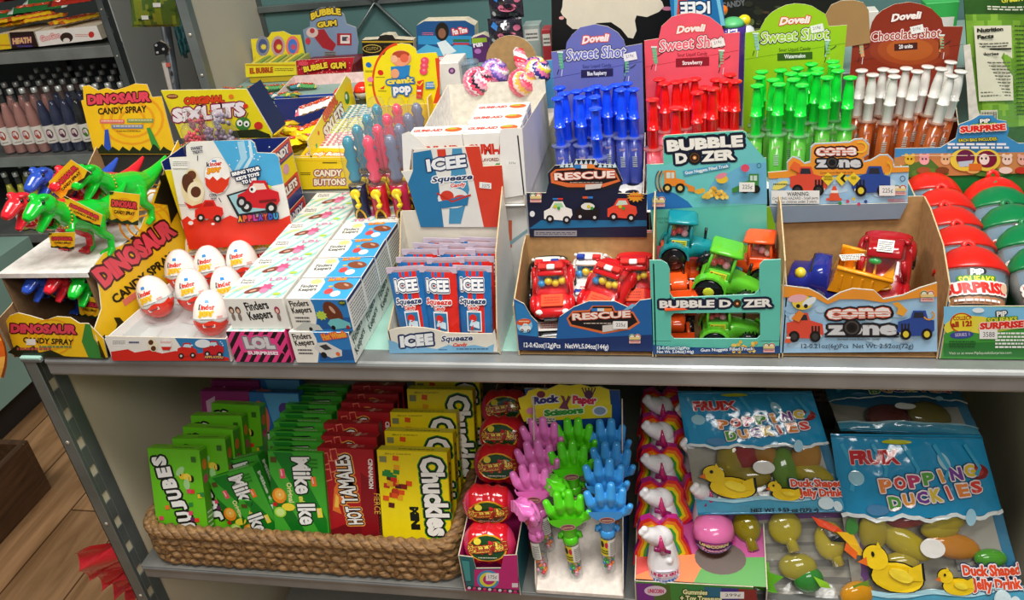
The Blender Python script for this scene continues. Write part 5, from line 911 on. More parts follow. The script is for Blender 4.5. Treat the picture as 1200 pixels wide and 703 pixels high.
def pouch(ca,cb,cc,label):
    r=thing('candy_pouch',label,'candy pouch'); w_,h=.043,.092
    def th(v): return .0016+.0075*(1-v)**.6*(1 if v>.04 else v/.04)
    def fn(u,v): return V(((u-.5)*w_*(.90+.1*v),-th(v)*math.sin(PI*min(max(u,0),1))**.7,v*h))
    def bk(u,v): return V((-(u-.5)*w_*(.90+.1*v),th(v)*math.sin(PI*min(max(u,0),1))**.7,v*h))
    def cf(u,v):
        if v>.955: return m('#e8d8d8','t')
        if v<.10: return m(cc,'f')
        if .30<u<.70 and v>.9: return m('#d8281e' if int(u*10)%2 else '#1f6cae','f')
        if u<.24: return m(ca,'f')
        if u>.80: return m(cb,'f')
        if .10<v<.16: return m('#f0eef0','f')
        return m(ca if u<.36 else '#f0eef0' if v<.36 and u<.62 else '#d8281e' if u<.5 else '#1f6cae' if u<.62 else '#d8281e','f')
    b=MB(); surf(b,fn,25,32,cf); surf(b,bk,10,12,lambda u,v:m(ca,'f')); o=weld(b.build('wrapper',r))
    b=MB(); a=Art(b,Mp(fn),1,1,e=.0009,kind='f',step=.0002); a.t('ICEE',(.17,.72),(.80,.72),.155,'#f4f4f6','#16305e',.09,bold=.05,out2='#f4f4f6',ow2=.17); a.t('Squeeze',(.12,.56),(.84,.56),.075,'#d8281e' if cc!='#18336e' else '#16305e','#f6f6f6',.2,bold=.03,sh=.2); a.t('Candy',(.36,.49),(.66,.49),.05,'#e0442e','#f6f6f6',.2,bold=.05,sh=.2)
    a.rect(.33,.20,.72,.47,'#f0eef0'); a.rect(.36,.22,.69,.45,'#2a78a8'); a.el(.50,.38,.10,.05,'#d8281e'); a.poly([(.40,.28),(.66,.24),(.66,.33),(.46,.36)],'#cfe4f0'); a.poly([(.42,.24),(.50,.22),(.50,.30)],'#d8281e'); a.lines(.2,.04,.8,.08,1,'#d8d8e0'); b.build('print',r)
    b=MB(); b.card(Fr((-.0225,-.0012,h*.955),(1,0,0),(0,0,1)),[(0,0),(.045,0),(.045,.007),(0,.007)],.0022,m('#c9b8c8','f'),m('#c9b8c8','f'),m('#c9b8c8','f')); b.build('crimp_seal',r); return r
pb=pouch('#1f6cae','#1f6cae','#18336e','b'); pr=pouch('#1f6cae','#e02a1e','#d8281e','r'); po=[0,0]
PP=[('b',.038,(480,383),(462,300),'front left blue'),('r',.036,(519,386),(508,301),'front middle red'),('b',.038,(557,386),(551,299),'front right blue'),
('b',.060,(490,372),(476,287),'second row left blue'),('r',.058,(530,376),(517,282),'second row middle red'),('r',.060,(572,374),(565,285),'second row right red'),
('r',.080,(500,362),(485,273),'third row left red'),('b',.078,(540,362),(530,271),'third row middle blue'),('b',.080,(568,362),(572,273),'third row right blue'),
('b',.094,(505,352),(498,262),'fourth row left blue'),('r',.093,(535,352),(534,260),'fourth row middle red'),('b',.094,(570,352),(575,264),'fourth row right blue'),
('r',.108,(510,345),(515,252),'back row left red'),('b',.109,(560,345),(556,252),'back row right blue')]
for k,y,pb_,pt_,nm in PP:
    p=W(*pb_,y=y); q=W(*pt_,y=y+.012); ax=math.atan2(.016,.09); ay=max(-.13,min(.13,math.atan2(q.x-p.x,.092))); pro=pb if k=='b' else pr; i=po[k=='r']; po[k=='r']+=1
    xx=min(max(q.x-.09*math.sin(ay),X0+.026),X1-.030)
    inst(pro,i,(xx,y,.003),(-ax,ay*.8,RND.uniform(-.12,.12)),nm+' flat squeeze candy pouch with clear crimped top',group='squeeze candy pouches')
# ================================================================ gummy worm boxes display
GA=thing('display_box','white open display box of GUMI-AID cartons behind the ICEE header','box'); WH='#efece8'
GX0,GX1,GY0,GY1,GZ=-.1285,.0055,.142,.355,.128
b=MB(); fr=FRt(GX1); pts=[fr.px(p) for p in ((612,149),(630,118),(648,88))]; 
b.card(fr,[(GY0,GZ),(GY1,GZ),(GY1,pts[2][1]-.002),(.335,pts[2][1]),(GY0,pts[0][1])],.0016,m(WH),m(WH,'k')); b.build('side_panel',GA)
b=MB(); b.card(FRt(GX0),[(GY0,GZ),(GY1,GZ),(GY1,.215),(GY0+.02,.195),(GY0,.16)],.0016,m(WH,'k'),m(WH)); b.build('side_panel',GA)
b=MB(); b.box(GX0,GX1,GY0,GY1,GZ,GZ+.0015,m(WH)); b.build('base',GA)
b=MB(); b.card(FF(GY1),[(GX0,GZ),(GX1,GZ),(GX1,.215),(GX0,.215)],.0016,m('#e6dfd0','k'),m(WH)); b.build('back_panel',GA)
fr=FF(GY0); b=MB(); q=[fr.px(p) for p in ((586,153),(590,151),(612,150),(617,228),(568,236),(568,232),(586,200))]; b.card(fr,q,.0014,m(WH)); a=Art(b,fr); price(a,600,191,13,6,'225¢'); b.build('front_flap',GA)
b=MB(); q=[fr.px(p) for p in ((472,156),(480,153),(495,165),(502,173),(492,178),(484,173),(480,205),(474,205))]; b.card(Fr((0,GY0-.004,0),(1,0,0),(0,0,1)),q,.0014,m(WH)); b.build('torn_flap',GA); settle(GA)
lowb=thing('candy_carton','white shipping carton with red print standing under the white gummy display','carton'); b=MB(); b.box(GX0+.004,GX1-.002,GY0+.008,GY1,.0005,GZ-.001,m('#e6e3de')); a=Art(b,FF(GY0+.008)); a.t('GUMI-AID',(500,262),(575,258),13,'#c83020',bold=.05); a.rect(596,258,600,290,'#d86a4a'); a.lines(604,235,614,238,1,'#c83020'); a.poly([(590,288),(618,268),(618,272),(590,294)],'#8fb0b8'); b.build('carton',lowb); settle(lowb)
def gbox(label):
    r=thing('candy_carton',label,'candy carton'); b=MB(); w_,d,h=.0655,.030,.089; b.box(0,w_,0,d,0,h,m('#f2efe9')); t_=Art(b,FT(h),w_,d); t_.t('GUMI-AID',(.06,.36),(.60,.36),.30,'#d8382a',bold=.05); t_.el(.80,.5,.16,.26,'#e8642a',rot=6); t_.el(.76,.62,.10,.10,'#b8b83a',rot=6); t_.line([(.02,.06),(.98,.06)],.01,'#d88a80')
    f_=Art(b,FF(0),w_,h); f_.t('GUMI-AID',(.06,.70),(.94,.70),.15,'#d2301f',bold=.06); f_.t('FRUIT FLAVORED GUMMIES',(.06,.61),(.92,.61),.045,'#8a2a20',bold=.02); f_.poly([(.05,.42),(.95,.42),(.95,.58),(.05,.58)],'#e8e4dc'); f_.poly([(.3,.38),(.55,.58),(.95,.55),(.95,.38)],'#3f9a3a'); f_.poly([(.34,.36),(.6,.52),(.95,.47),(.95,.36)],'#f0b82a'); f_.poly([(.38,.34),(.62,.45),(.95,.40),(.95,.34)],'#e2482a'); f_.lines(.1,.1,.7,.3,5,'#9a8a84')
    s_=Art(b,FRt(w_),d,h); s_.lines(.15,.5,.85,.95,9,'#8a8480',5,.4); s_.t('GUMI',(.1,.3),(.9,.3),.1,'#d2301f'); b.build('carton',r); return r
gp=gbox('x'); G=[(-.1265,.145,.1300,'white gummy carton at the front left of the white display'),(-.0605,.145,.1300,'white gummy carton at the front right of the white display'),(-.0605,.1765,.132,'white gummy carton, second from the front in the right row'),(-.0605,.208,.134,'white gummy carton, third from the front in the right row')]
for i,(x,y,z,l) in enumerate(G): inst(gp,i,(x,y,z),(0,0,0),l)
# ================================================================ behind the front row, left half
RIS=.086
rs=thing('riser_shelf','low grey metal riser step behind the candy boxes on the left','shelf'); b=MB(); b.box(-.60,-.262,.302,.52,RIS-.004,RIS,m('#8f9593','m')); b.box(-.60,-.262,.300,.304,RIS-.018,RIS,m('#a3a7a5','m')); b.build('tread',rs)
b=MB(); 
for x in (-.595,-.275): b.box(x,x+.004,.304,.516,0.0002,RIS-.004,m('#6a7070','m'))
b.build('leg',rs); settle(rs)
def sixbox(z0,lab):
    r=thing('candy_carton',lab,'candy carton'); x0,x1,y0,y1,z1=-.500,-.347,.212,.288,z0+.086; NV='#1f2f78'
    b=MB(); fr=FRt(x1); b.card(fr,[(y0,z0+.001),(y1,z0+.001),(y1,z1),(y0,z1)],.0014,m('#f0d61c'),m(NV)); a=Art(b,Fr((x1,y0,z0),(0,1,0),(0,0,1)),y1-y0,z1-z0); a.rect(0,0,1,.16,NV); a.poly([(0,.16),(1,.16),(1,.42),(0,.42)],'#d8342c'); a.t('SIXLETS',(.08,.22),(.9,.22),.14,'#f4f0ec','#7a1a14',.2,bold=.06)
    a.rect(0,.72,1,.76,NV); a.poly([(0,.76),(1,.76),(1,1),(0,1)],'#d8342c'); a.t('CANDY',(.1,.80),(.9,.80),.13,'#f4f0ec','#1f2f78',.2,bold=.06); a.el(.3,.56,.1,.09,'#8ad0e0'); a.el(.6,.60,.12,.08,'#d8a0c0'); b.build('side_panel',r)
    b=MB(); b.card(FL(x0),[(-y0,z0+.001),(-y1,z0+.001),(-y1,z1),(-y0,z1)],.0014,m('#f0d61c'),m(NV)); b.build('side_panel',r)
    b=MB(); b.card(FF(y0),[(x0,z0+.001),(x1,z0+.001),(x1,z1-.012),(x0,z1-.012)],.0014,m('#f0d61c'),m(NV)); b.build('front_panel',r); b=MB(); b.card(FF(y1),[(x0,z0+.001),(x1,z0+.001),(x1,z1),(x0,z1)],.0014,m(NV)); b.build('back_panel',r)
    b=MB(); b.box(x0+.002,x1-.002,y0+.002,y1-.002,z0+.001,z0+.004,m(NV)); b.build('base',r); return r
s1=sixbox(0,'yellow red and navy candy carton at the bottom behind the egg header'); settle(s1)
s2=sixbox(.088,'yellow candy carton with raised SIXLETS lid, stacked on another behind the egg header')
def art(a):
    a.el(202,113,7,3,'#8a4a20'); a.lines(197,112,207,114,1,'#e8c08a'); a.t('ORiGiNAL',(216,123),(263,120),9,'#d8421c','#7a1c10',.08,bold=.07); a.t('SiXLETS',(203,144),(288,136),17,'#eee4e8','#8a2848',.10,bold=.07)
    a.el(285,145,9,8,'#3f7a34'); a.el(281,144,3.4,3.6,'#f2f2ea'); a.el(289,145,3.4,3.6,'#f2f2ea'); a.el(281.5,144.5,1.4,1.6,'#16160e'); a.el(289,145.5,1.4,1.6,'#16160e'); a.line([(279,138),(276,133)],1,'#2a4a20'); a.line([(288,138),(291,132)],1,'#2a4a20')
    for x,y,r,c in ((271,113,3,'#e07a1c'),(288,124,3,'#d8381c'),(303,147,5,'#c83028'),(247,130,2,'#d8381c')): a.el(x,y,r,r*.9,c)
    a.poly([(272,153),(300,151),(316,157),(318,161),(268,161)],'#2a3018')
px_card(s2,FF(.288),[(188.5,106),(288.5,104.5),(319,157),(318,162),(212,162)],.0025,'#e6d41c','lid','#20285a',art)
b=MB(); fr=FF(.2915); q=[fr.px(p) for p in ((289,104.5),(312,88),(341,142),(320,158))]; b.add([fr.at(*q[0]),fr.at(q[0][0],q[0][1],-.045),fr.at(q[3][0],q[3][1]-.0,-.045),fr.at(*q[3])],[(0,1,2,3)],m('#232a52'),False); b.build('lid_flap',s2); settle(s2)
def bear(c1,c2,label):
    r=thing('bear_bottle',label,'candy bottle','clear bear bottles'); b=MB(); q=m('#dfe6ee','c')
    b.lathe([(.012,0),(.0145,.004),(.0155,.02),(.0165,.045),(.0155,.056),(.012,.062),(.0125,.068),(.0125,.078),(.008,.084),(.001,.086)],q,18)
    for s in (-1,1): b.ell((s*.0095,0,.083),(.0045,.003,.0045),q,10,6); b.ell((s*.012,-.012,.030),(.004,.004,.009),q,10,6)
    b.ell((0,-.013,.072),(.005,.004,.004),q,8,6); b.build('bottle',r)
    b=MB(); rd=random.Random(len(label)+3)
    for k in range(110):
        a=rd.uniform(0,2*PI); R_=rd.uniform(.004,.0132); z=rd.uniform(.004,.054); b.ell((R_*math.cos(a),R_*math.sin(a),z),.0034,m(c1 if (z>.03)==(rd.random()<.85) else c2),6,4)
    for k in range(26): a=rd.uniform(0,2*PI); b.ell((.008*math.cos(a),.008*math.sin(a),rd.uniform(.060,.076)),.003,m(c1),6,4)
    b.build('candies',r)
    b=MB(); b.lathe([(.0172,.020),(.0172,.034)],m('#3a6fc0'),18,cap=False); b.build('label_band',r); return r
for i,(x,y,c1,c2,l) in enumerate(((-.455,.232,'#d83a4a','#1fb0b0','clear bear bottle of red and teal candies, front left in the yellow carton'),(-.425,.234,'#7a5a72','#8a7a98','clear bear bottle of purple candies, front right in the yellow carton'),(-.462,.262,'#a83848','#8a8a9a','clear bear bottle of dark red candies at the back left in the yellow carton'),(-.426,.264,'#9a8a9a','#c0b0b8','clear bear bottle of grey candies at the back right in the yellow carton'))):
    o=bear(c1,c2,l); o.location=(x,y,.1285 if i<2 else .137); o.scale=(1.05,)*3
# open tray of yellow candy with its long side wall
T2=thing('display_box','open yellow tray of wrapped candies whose long side wall runs away from the viewer','box'); x0,x1,y0,y1=-.475,-.335,.318,.518
b=MB(); fr=FRt(x1); b.card(fr,[(y0,RIS+.001),(y1,RIS+.001),(y1,.185),(y1-.015,.196),(y1-.04,.190),(y0,.158)],.0016,m('#f4dc14'),m('#b8a01c','k')); a=Art(b,Fr((x1,y0,RIS),(0,1,0),(0,0,1)),.2,.11)
a.t('ORIGINAL',(.34,.66),(.66,.76),.14,'#e85a1c','#a8301c',.06,bold=.06); a.t('SIXLETS',(.30,.44),(.74,.56),.18,'#f4f0e8','#8a3a20',.12,bold=.06); a.el(.85,.72,.05,.09,'#3f8a34'); a.el(.84,.74,.02,.04,'#f4f4ea'); a.el(.12,.5,.015,.03,'#3fb06a'); a.el(.2,.62,.015,.03,'#e8501c'); b.build('side_panel',T2)
b=MB(); b.card(FL(x0),[(-y0,RIS+.001),(-y1,RIS+.001),(-y1,.15),(-y0,.14)],.0016,m('#1f2f78'),m('#f0d61c')); b.build('side_panel',T2); b=MB(); b.card(FF(y0),[(x0,RIS+.001),(x1,RIS+.001),(x1,.135),(x0,.135)],.0016,m('#f0d61c'),m('#b8a01c')); b.build('front_panel',T2)
b=MB(); b.card(FF(y1),[(x0,RIS+.001),(x1,RIS+.001),(x1,.16),(x0,.16)],.0016,m('#1f2f78'),m('#f0d61c')); b.build('back_panel',T2); b=MB(); b.box(x0+.002,x1-.002,y0+.002,y1-.002,RIS+.001,RIS+.003,m('#b8a01c')); b.build('base',T2); settle(T2)
def wrap(c,c2,label,L=.07,w_=.028,t=.014,txt='SIXLETS'):
    r=thing('wrapped_candy',label,'wrapped candy'); b=MB()
    def f(s): return lambda u,v: V(((u-.5)*L,s*(v-.5)*w_*(1-.18*math.sin(PI*u)*0),t/2+s*-0+ (t/2)*math.sin(PI*v)*min(1,min(u,1-u)*8)*(1 if s>0 else -1)*.95+.0008*math.sin(40*u+6*v)))
    surf(b,f(1),22,10,lambda u,v:m(c2 if (u<.08 or u>.92) else c,'f')); surf(b,f(-1),14,6,lambda u,v:m(c,'f')); weld(b.build('wrapper',r))
    b=MB(); a=Art(b,Mp(f(1)),1,1,e=.0007,kind='f'); a.t(txt,(.18,.36),(.82,.36),.30,'#f4f0e8','#d8481c',.16,bold=.06); b.build('print',r); return r
wy=wrap('#f4d818','#e8c010','x'); wr=wrap('#f0dcdc','#e86a8a','x',txt='SWEETS')
for i in range(11):
    x=-.462+.020*(i%5)+RND.uniform(-.003,.003)+.02; y=.345+.034*(i//3)+RND.uniform(-.006,.006); inst(wy,i,(x+.01,y,.125+.006*(i%3)),(RND.uniform(-.3,.3),RND.uniform(-.35,.35),RND.uniform(-.6,1.2)),'yellow wrapped candy, %s from the front in the heap inside the yellow tray'%ORD[i],group='yellow wrapped candies in the tray')
inst(wr,0,(-.372,.455,.158),(.1,-.2,.3),'pink and white wrapped candy lying on the yellow heap near the back')
# pink lined open box on the rear shelf
PK=thing('display_box','open navy box with pale pink inside standing on the rear shelf','box'); yb=.625; yf=.536
p0=W(322,113,y=yf); p1=W(430,109,y=yf); b=MB(); b.card(FF(yf),[(p0.x,RT),(p1.x,RT),(p1.x,p0.z),(p0.x,p0.z)],.0016,m('#2a4fa8'),m('#f0c8c8','k')); b.build('front_panel',PK)
zt=W(345,89,y=yb).z; b=MB(); b.card(FF(yb),[(p0.x,RT),(p1.x,RT),(p1.x,zt),(p0.x,zt)],.0016,m('#f4cfcb','k'),m('#2a4fa8')); b.build('back_panel',PK)
for x,fx in ((p0.x,FRt),(p1.x,FL)):
    b=MB(); sg=1 if fx is FRt else -1; b.card(fx(x),[(sg*yf,RT),(sg*yb,RT),(sg*yb,zt),(sg*yf,p0.z)],.0016,m('#f4cfcb','k'),m('#2a4fa8')); b.build('side_panel',PK)
settle(PK)
def candyball(c,r_,label,p,name='round_candy'):
    r=thing(name,label,'candy'); b=MB(); b.ell((0,0,r_),(r_,r_,r_),m('#e8e4de','g'),16,10); b.build('bottom_half',r); b=MB(); b.lathe([(r_*1.03*math.cos(t),r_+r_*1.03*math.sin(t)) for t in [0,.25,.5,.75,1,1.25,1.5]],m(c,'g'),16); b.lathe([(r_*.5,r_*1.0),(r_*.52,r_*1.03)],m('#f0c0c0','g'),12); b.build('lid',r); r.location=p; return r
for (x,y,l) in ((400,108,'round candy with red lid beside the end of the yellow tray wall'),(424,102,'round candy with red lid half behind the crank candy header'),(406,122,'clear and red round candy below the first one')):
    p=W(x,y,y=.53); candyball('#e8281c',.014,l,(p.x,.53,max(p.z-.02,RIS+.001)) )
# ---- strips of paper dots
CB=thing('display_box','yellow CANDY BUTTONS tray holding sheets of paper dots','box'); x0,x1,y0,y1=-.333,-.266,.306,.50; 
def art(a):
    a.t('CANDY',(368,207),(401,206.5),8,'#f4ead0','#9a4a5a',.14,bold=.05); a.t('BUTTONS',(368,217.5),(405,217),8,'#f4ead0','#9a4a5a',.14,bold=.05); a.lines(352,202,364,206,2,'#6a5a10'); a.rect(378,190,395,191.2,'#6a5a10')
    for k in range(30): a.el(349+k*2,188,.5,.5,'#c89a18')
px_card(CB,FF(y0),[(343.5,185),(412,184.5),(414,221),(350,222)],.0015,'#f2d01c','front_panel','#d8b010',art)
fx0,fx1=FF(y0).px((343.5,185))[0],FF(y0).px((412,185))[0]; zt=.131
b=MB(); b.box(fx0+.002,fx1,y0+.002,y1,RIS+.001,zt,m('#e8c81c')); b.build('body',CB)
b=MB(); Lx=fx1-fx0-.004; fr=Fr((fx0+.002,y0+.003,zt+.0003),(1,0,0),(0,1,.10)); b.card(fr,[(0,0),(Lx,0),(Lx,.19),(0,.19)],.0008,m('#f4f0e4')); a=Art(b,fr); e=a.up()
a=Art(b,fr,Lx,.19); a.poly([(0,0),(1,0),(1,.16),(0,.22)],'#f0c81c'); a.t('Candy Buttons',(.08,.09),(.9,.05),.06,'#f4f0e4','#d8701c',.16,bold=.04)
for i in range(9):
    for j in range(17):
        v=.24+j*.044; 
        if v>.98: continue
        c='#ee7a9a' if j<5 else '#dfe05a' if j<11 else '#2f9ab0'; a.el(.06+i*.11,v,.034,.013,c,8)
b.build('dot_sheets',CB); settle(CB)
# ---- crank candies
def crank(c,body,label):
    r=thing('crank_candy',label,'crank lollipop'); b=MB(); b.lathe([(.0085,0),(.0105,.01),(.0112,.05),(.0115,.085),(.0118,.100)],m(body,'g'),16,sy=.85); b.build('handle',r)
    b=MB(); b.lathe([(.0118,.101),(.0136,.103),(.0136,.112),(.0132,.150),(.0130,.160),(.0115,.169),(.0082,.175),(.003,.177)],m('#f2e6ee','c'),20); b.build('clear_cap',r)
    b=MB(); b.lathe([(.006,.104),(.0090,.110),(.0060,.117),(.0092,.126),(.0060,.134),(.0090,.142),(.0060,.149),(.0080,.156),(.0056,.163),(.002,.166)],m(c,'g'),16); b.build('candy',r)
    b=MB(); y='#f6d61c'; b.lathe([(.0066,0),(.0066,.004),(.004,.0045)],m(y,'g'),14,(0,-.0098,.091),axis=(0,-1,0)); b.tube([(0,-.0135,.091),(.003,-.0150,.083),(.004,-.0150,.078)],[.0022,.0024,.0022],m(y,'g'),8); b.lathe([(.0032,0),(.0034,.006),(.0018,.0065)],m(y,'g'),10,(.004,-.0140,.077),axis=(-.2,-1,-.1)); b.build('crank',r)
    b=MB(); fn=lambda u,v:V((.0116*math.cos(-PI/2+(u-.5)*2),.0099*math.sin(-PI/2+(u-.5)*2),.02+v*.05)); a=Art(b,Mp(fn),1,1,e=.0004,kind='g'); a.el(.5,.62,.36,.36,'#e8b81c'); a.el(.5,.62,.26,.29,'#2a1a1c'); a.t('CRANK',(.3,.60),(.7,.60),.12,'#e8b81c',bold=.04); a.t('POP',(.36,.44),(.64,.44),.12,'#e8b81c',bold=.04); b.build('label_print',r); return r
cb=crank('#3f93a8','#1c2340','b'); cp=crank('#f4506a','#c01c28','p'); cg=crank('#7a7f96','#c81c4a','g'); cnt={0:0,1:0,2:0}
RW=[(( -.231,.216,0),(-.203,.214,1),(-.174,.214,2)),((-.233,.258,0),(-.204,.256,1),(-.174,.255,2)),((-.233,.300,0),(-.204,.298,1),(-.174,.297,2)),((-.233,.342,0),(-.203,.340,1),(-.174,.339,2))]
CN=['blue','pink','grey']
for ri,row in enumerate(RW):
    for x,y,k in row: 
        pr_=(cb,cp,cg)[k]; inst(pr_,cnt[k],(x,y,.0315),(0,0,RND.uniform(-.2,.2)),'clear capped %s crank lollipop, %s'%(CN[k],['in the front row','in the second row','in the third row','in the back row by the yellow header'][ri]),group=CN[k]+' crank lollipops'); cnt[k]+=1
CH=thing('display_box','yellow CRANK POP header card box standing behind the lollipops','box')
def art(a):
    a.arc(470,95,33,44,2.4,'#e0481c',100,262,22); a.poly([(510,68),(515,68),(516,125),(506,128),(513,100)],'#e0481c')
    a.el(432,76,3.5,3,'#1f6cc0',rot=30); a.lines(428,82.5,437,85,2,'#6a6a20'); a.el(446,85,3.5,3,'#d8281e',rot=30); a.lines(440,90,451,91.2,1,'#6a6a20'); a.el(434,93,3.5,3,'#f088a8'); a.lines(432,98.5,438,101,2,'#6a6a20'); a.poly([(445,104),(451,100),(450,104)],'#d83a3a'); a.lines(443,106,453,107.5,1,'#6a6a20')
    a.poly([(458,78),(481,76),(479,91),(459,91)],'#2a86c8'); a.el(470,68,12,9.5,'#f0a078'); a.el(470,63.5,10,4,'#b84a2c'); a.el(474,68,5,5,'#e8684a'); a.el(462,69,4,4.4,'#f4b890'); a.el(463,86,5,5.5,'#f0a878')
    a.t('crank',(453.5,99),(486,96.5),7,'#f6e04a','#1f6cb0',.16,bold=.06,out2='#1f6cb0',ow2=.26); a.t('pop',(461,108.5),(482,107),7,'#f4f4f0','#1f6cb0',.16,bold=.06,out2='#1f6cb0',ow2=.26)
    for k,yy in enumerate((71,77,83)): a.el(498-k*.7,yy,4.8,4.4,'#f0506a'); a.el(497,yy-1,1.6,1.4,'#f890a0')
    a.poly([(489,95),(497,93),(495,115),(488,115)],'#e0402c'); a.line([(488,97),(492,100),(496,95)],1.6,'#f6d61c'); a.rect(489,105,494,107,'#f4f0f0'); a.poly([(499,96),(508,95),(510,103),(499,104)],'#2a86c8'); a.lines(500,97,509,102.5,3,'#f4f4f4')
px_card(CH,FF(.372),[(424.5,67),(450,64.5),(454,57),(462,52),(470,50.8),(480,52),(487,57),(489,63),(511,61.5),(513,66),(516,103),(513,126),(430,126),(427,95)],.0016,'#f4e01c','header','#d8c8a0',art)
x0,x1=-.248,-.160; b=MB(); b.card(FF(.371),[(x0,.0005),(x1+.02,.0005),(x1+.02,.185),(x0,.185)],.0014,m('#f2d01c')); b.build('back_panel',CH)
b=MB(); b.box(x0,x1,.198,.370,.0005,.031,m('#f0c81c')); b.build('base',CH)
b=MB(); b.card(FRt(x1+.001),[(.3,.0005),(.37,.0005),(.37,.20),(.35,.20)],.0014,m('#f0c81c'),m('#e86a1c')); b.build('side_panel',CH); settle(CH)
# little white box and clear cups right of the header
wb=thing('candy_carton','small white carton with a purple dot beside the crank candy header','candy carton'); p=W(517,104,y=.42); q=W(537,73,y=.42); b=MB(); b.box(p.x,q.x,.42,.47,RIS*0,q.z,m('#e9e4de')); a=Art(b,FF(.42)); a.el(529.5,83,4,3.8,'#6a2a6a'); a.el(529.5,83,2,2,'#b890b8'); b.build('carton',wb); settle(wb)
for i,(x,h) in enumerate(((541,88),(551,86))):
    c=thing('clear_cup','%s clear plastic cup right of the small white carton'%('left' if i==0 else 'right'),'cup'); p=W(x,h,y=.445); b=MB(); b.lathe([(.011,0),(.012,.1),(.0135,p.z+.012),(.0145,p.z+.014),(.013,p.z+.014)],m('#e8eef2','t'),18,cap=False); b.build('cup',c); b=MB(); b.lathe([(.0146,p.z+.014),(.015,p.z+.017),(.012,p.z+.019),(.002,p.z+.019)],m('#dfe8ee','t'),18); b.build('lid',c); c.location=(p.x,.445,.0005)
# ---- swirl lollipops in a blue box with a round kraft back card
LB=thing('display_box','light blue box with a round kraft back card holding swirl lollipops','box'); p0=W(556,90,y=.45); p1=W(648,70,y=.45); 
b=MB(); b.card(FF(.45),[(p0.x,.0005),(p1.x,.0005),(p1.x,p1.z),(p0.x,p0.z+.012)],.0016,m('#4f93cc'),KR); b.build('back_panel',LB)
fr=FF(.449); b=MB(); cpt=fr.px((599.5,72)); b.card(fr,[(cpt[0]+.0375*math.cos(t*PI/16),cpt[1]+.037*math.sin(t*PI/16)) for t in range(32)],.0016,m('#b08d5c','k')); b.build('header',LB)
b=MB(); b.box(p0.x,p1.x,.345,.449,.0005,.145,m('#d8cfc0','k')); b.build('tray',LB); settle(LB)
def swirl(cols,label,px,y,r_):
    o=thing('swirl_lollipop',label,'lollipop'); b=MB(); n,k=36,18
    def P_(i,j): a=2*PI*i/n; t=PI*(j/k); rr_=r_*(1+.06*math.cos(6*(a+t*1.6))); return (rr_*math.sin(t)*math.cos(a),rr_*math.sin(t)*math.sin(a),rr_*math.cos(t)*-1*.92)
    for i in range(n):
        for j in range(k):
            c=cols[int(((i/n)+(j/k)*.8)*len(cols)*3)%len(cols)]; b.add([P_(i,j),P_(i+1,j),P_(i+1,j+1),P_(i,j+1)],[(0,1,2,3)],m(c,'g'),True)
    weld(b.build('candy',o)); b=MB(); b.tube([(0,0,-r_),(0,0,-r_-.03)],.002,m('#f0ece4','g'),8); b.build('stick',o); p=W(px[0],px[1]-6,y=y); o.location=p; o.rotation_euler=(.5,.3,.2); return o
swirl(['#f07a9a','#f4f0f0','#e8486a','#2a2a3a','#f4b0c0'],'red and pink striped round lollipop at the left of the blue box',(560,102),.368,.021)
swirl(['#b890d8','#f4f0f4','#f08ab8','#6a5ab0'],'purple white and pink round lollipop behind the red striped one',(579,92),.405,.021)
swirl(['#e84a6a','#f4d0c0','#e8b04a','#f07a8a'],'red and orange round lollipop at the right of the blue box',(612,103),.366,.020)
swirl(['#f07ab0','#f4e04a','#f4f0f0','#3a3a8a'],'pink and yellow round lollipop at the far right against the kraft card',(628,90),.408,.021)
sw=thing('twist_lollipop','tall red and white twisted lollipop standing before the round kraft card','lollipop'); b=MB(); p=W(607,58,y=.425); q=W(620,100,y=.385)
for k in range(3):
    b.tube([p.lerp(q,t/16)+V((.0045*math.cos(t*.9+k*2.1),.0045*math.sin(t*.9+k*2.1),0)) for t in range(17)],[.0035+.003*math.sin(PI*min(t/12,1)) for t in range(17)],m(['#e8384a','#f6eaea','#f08090'][k],'g'),8)
b.build('candy',sw); settle(sw)
# ================================================================ rear shelf
EB=thing('display_box','yellow EL BUBBLE box with three ovals on its back card, on the rear shelf','box'); yf=.655
def art(a): a.t('EL BUBBLE',(293,86.5),(320,85),6.5,'#a8381c','#e8b81c',.1,bold=.05); a.lines(322,80,344,84,2,'#8a7a20'); a.rect(288,75.5,346,77,'#c89a18')
px_card(EB,FF(yf),[(287,74.7),(346.5,72.3),(347.7,87.7),(288,90.5)],.0016,'#f0dc2c','front_panel','#c8a820',art)
def art(a):
    for x,c1,c2 in ((308,'#8a8a9a','#4a5a8a'),(326,'#c0a0a8','#b0303a'),(343,'#f07a70','#4a7ad0')): a.el(x,54,8,12,c1); a.el(x,54,5.5,8.5,c2); a.star(x+1,55,4,'#e8d04a' if x<330 else '#d0506a')
    for k in range(9): a.line([(296+k*6,76),(299+k*6,66)],1.4,'#d8c83a')
px_card(EB,FF(.72),[(294,46),(314,44),(318,38),(332,36.5),(341,41),(352,41),(357,63),(357,78),(298,80)],.0016,'#ecd82c','header','#c8a820',art)
f=FF(yf); x0=f.px((287,75))[0]; x1=f.px((347,73))[0]; z1=f.px((300,74))[1]; b=MB(); b.box(x0,x1,yf+.002,.719,RT+.0005,z1-.012,m('#c8a820')); b.build('base',EB); b=MB()
for k in range(9): b.box(x0+.006+k*(x1-x0)/9,x0+.012+k*(x1-x0)/9,yf+.004,.716,z1-.012,z1-.002,m(['#e0d040','#7fa040','#a8b050'][k%3]))
b.build('candy_sticks',EB); settle(EB)
BG=thing('display_box','red BUBBLE GUM box with a pale blue pictured back card on the rear shelf','box')
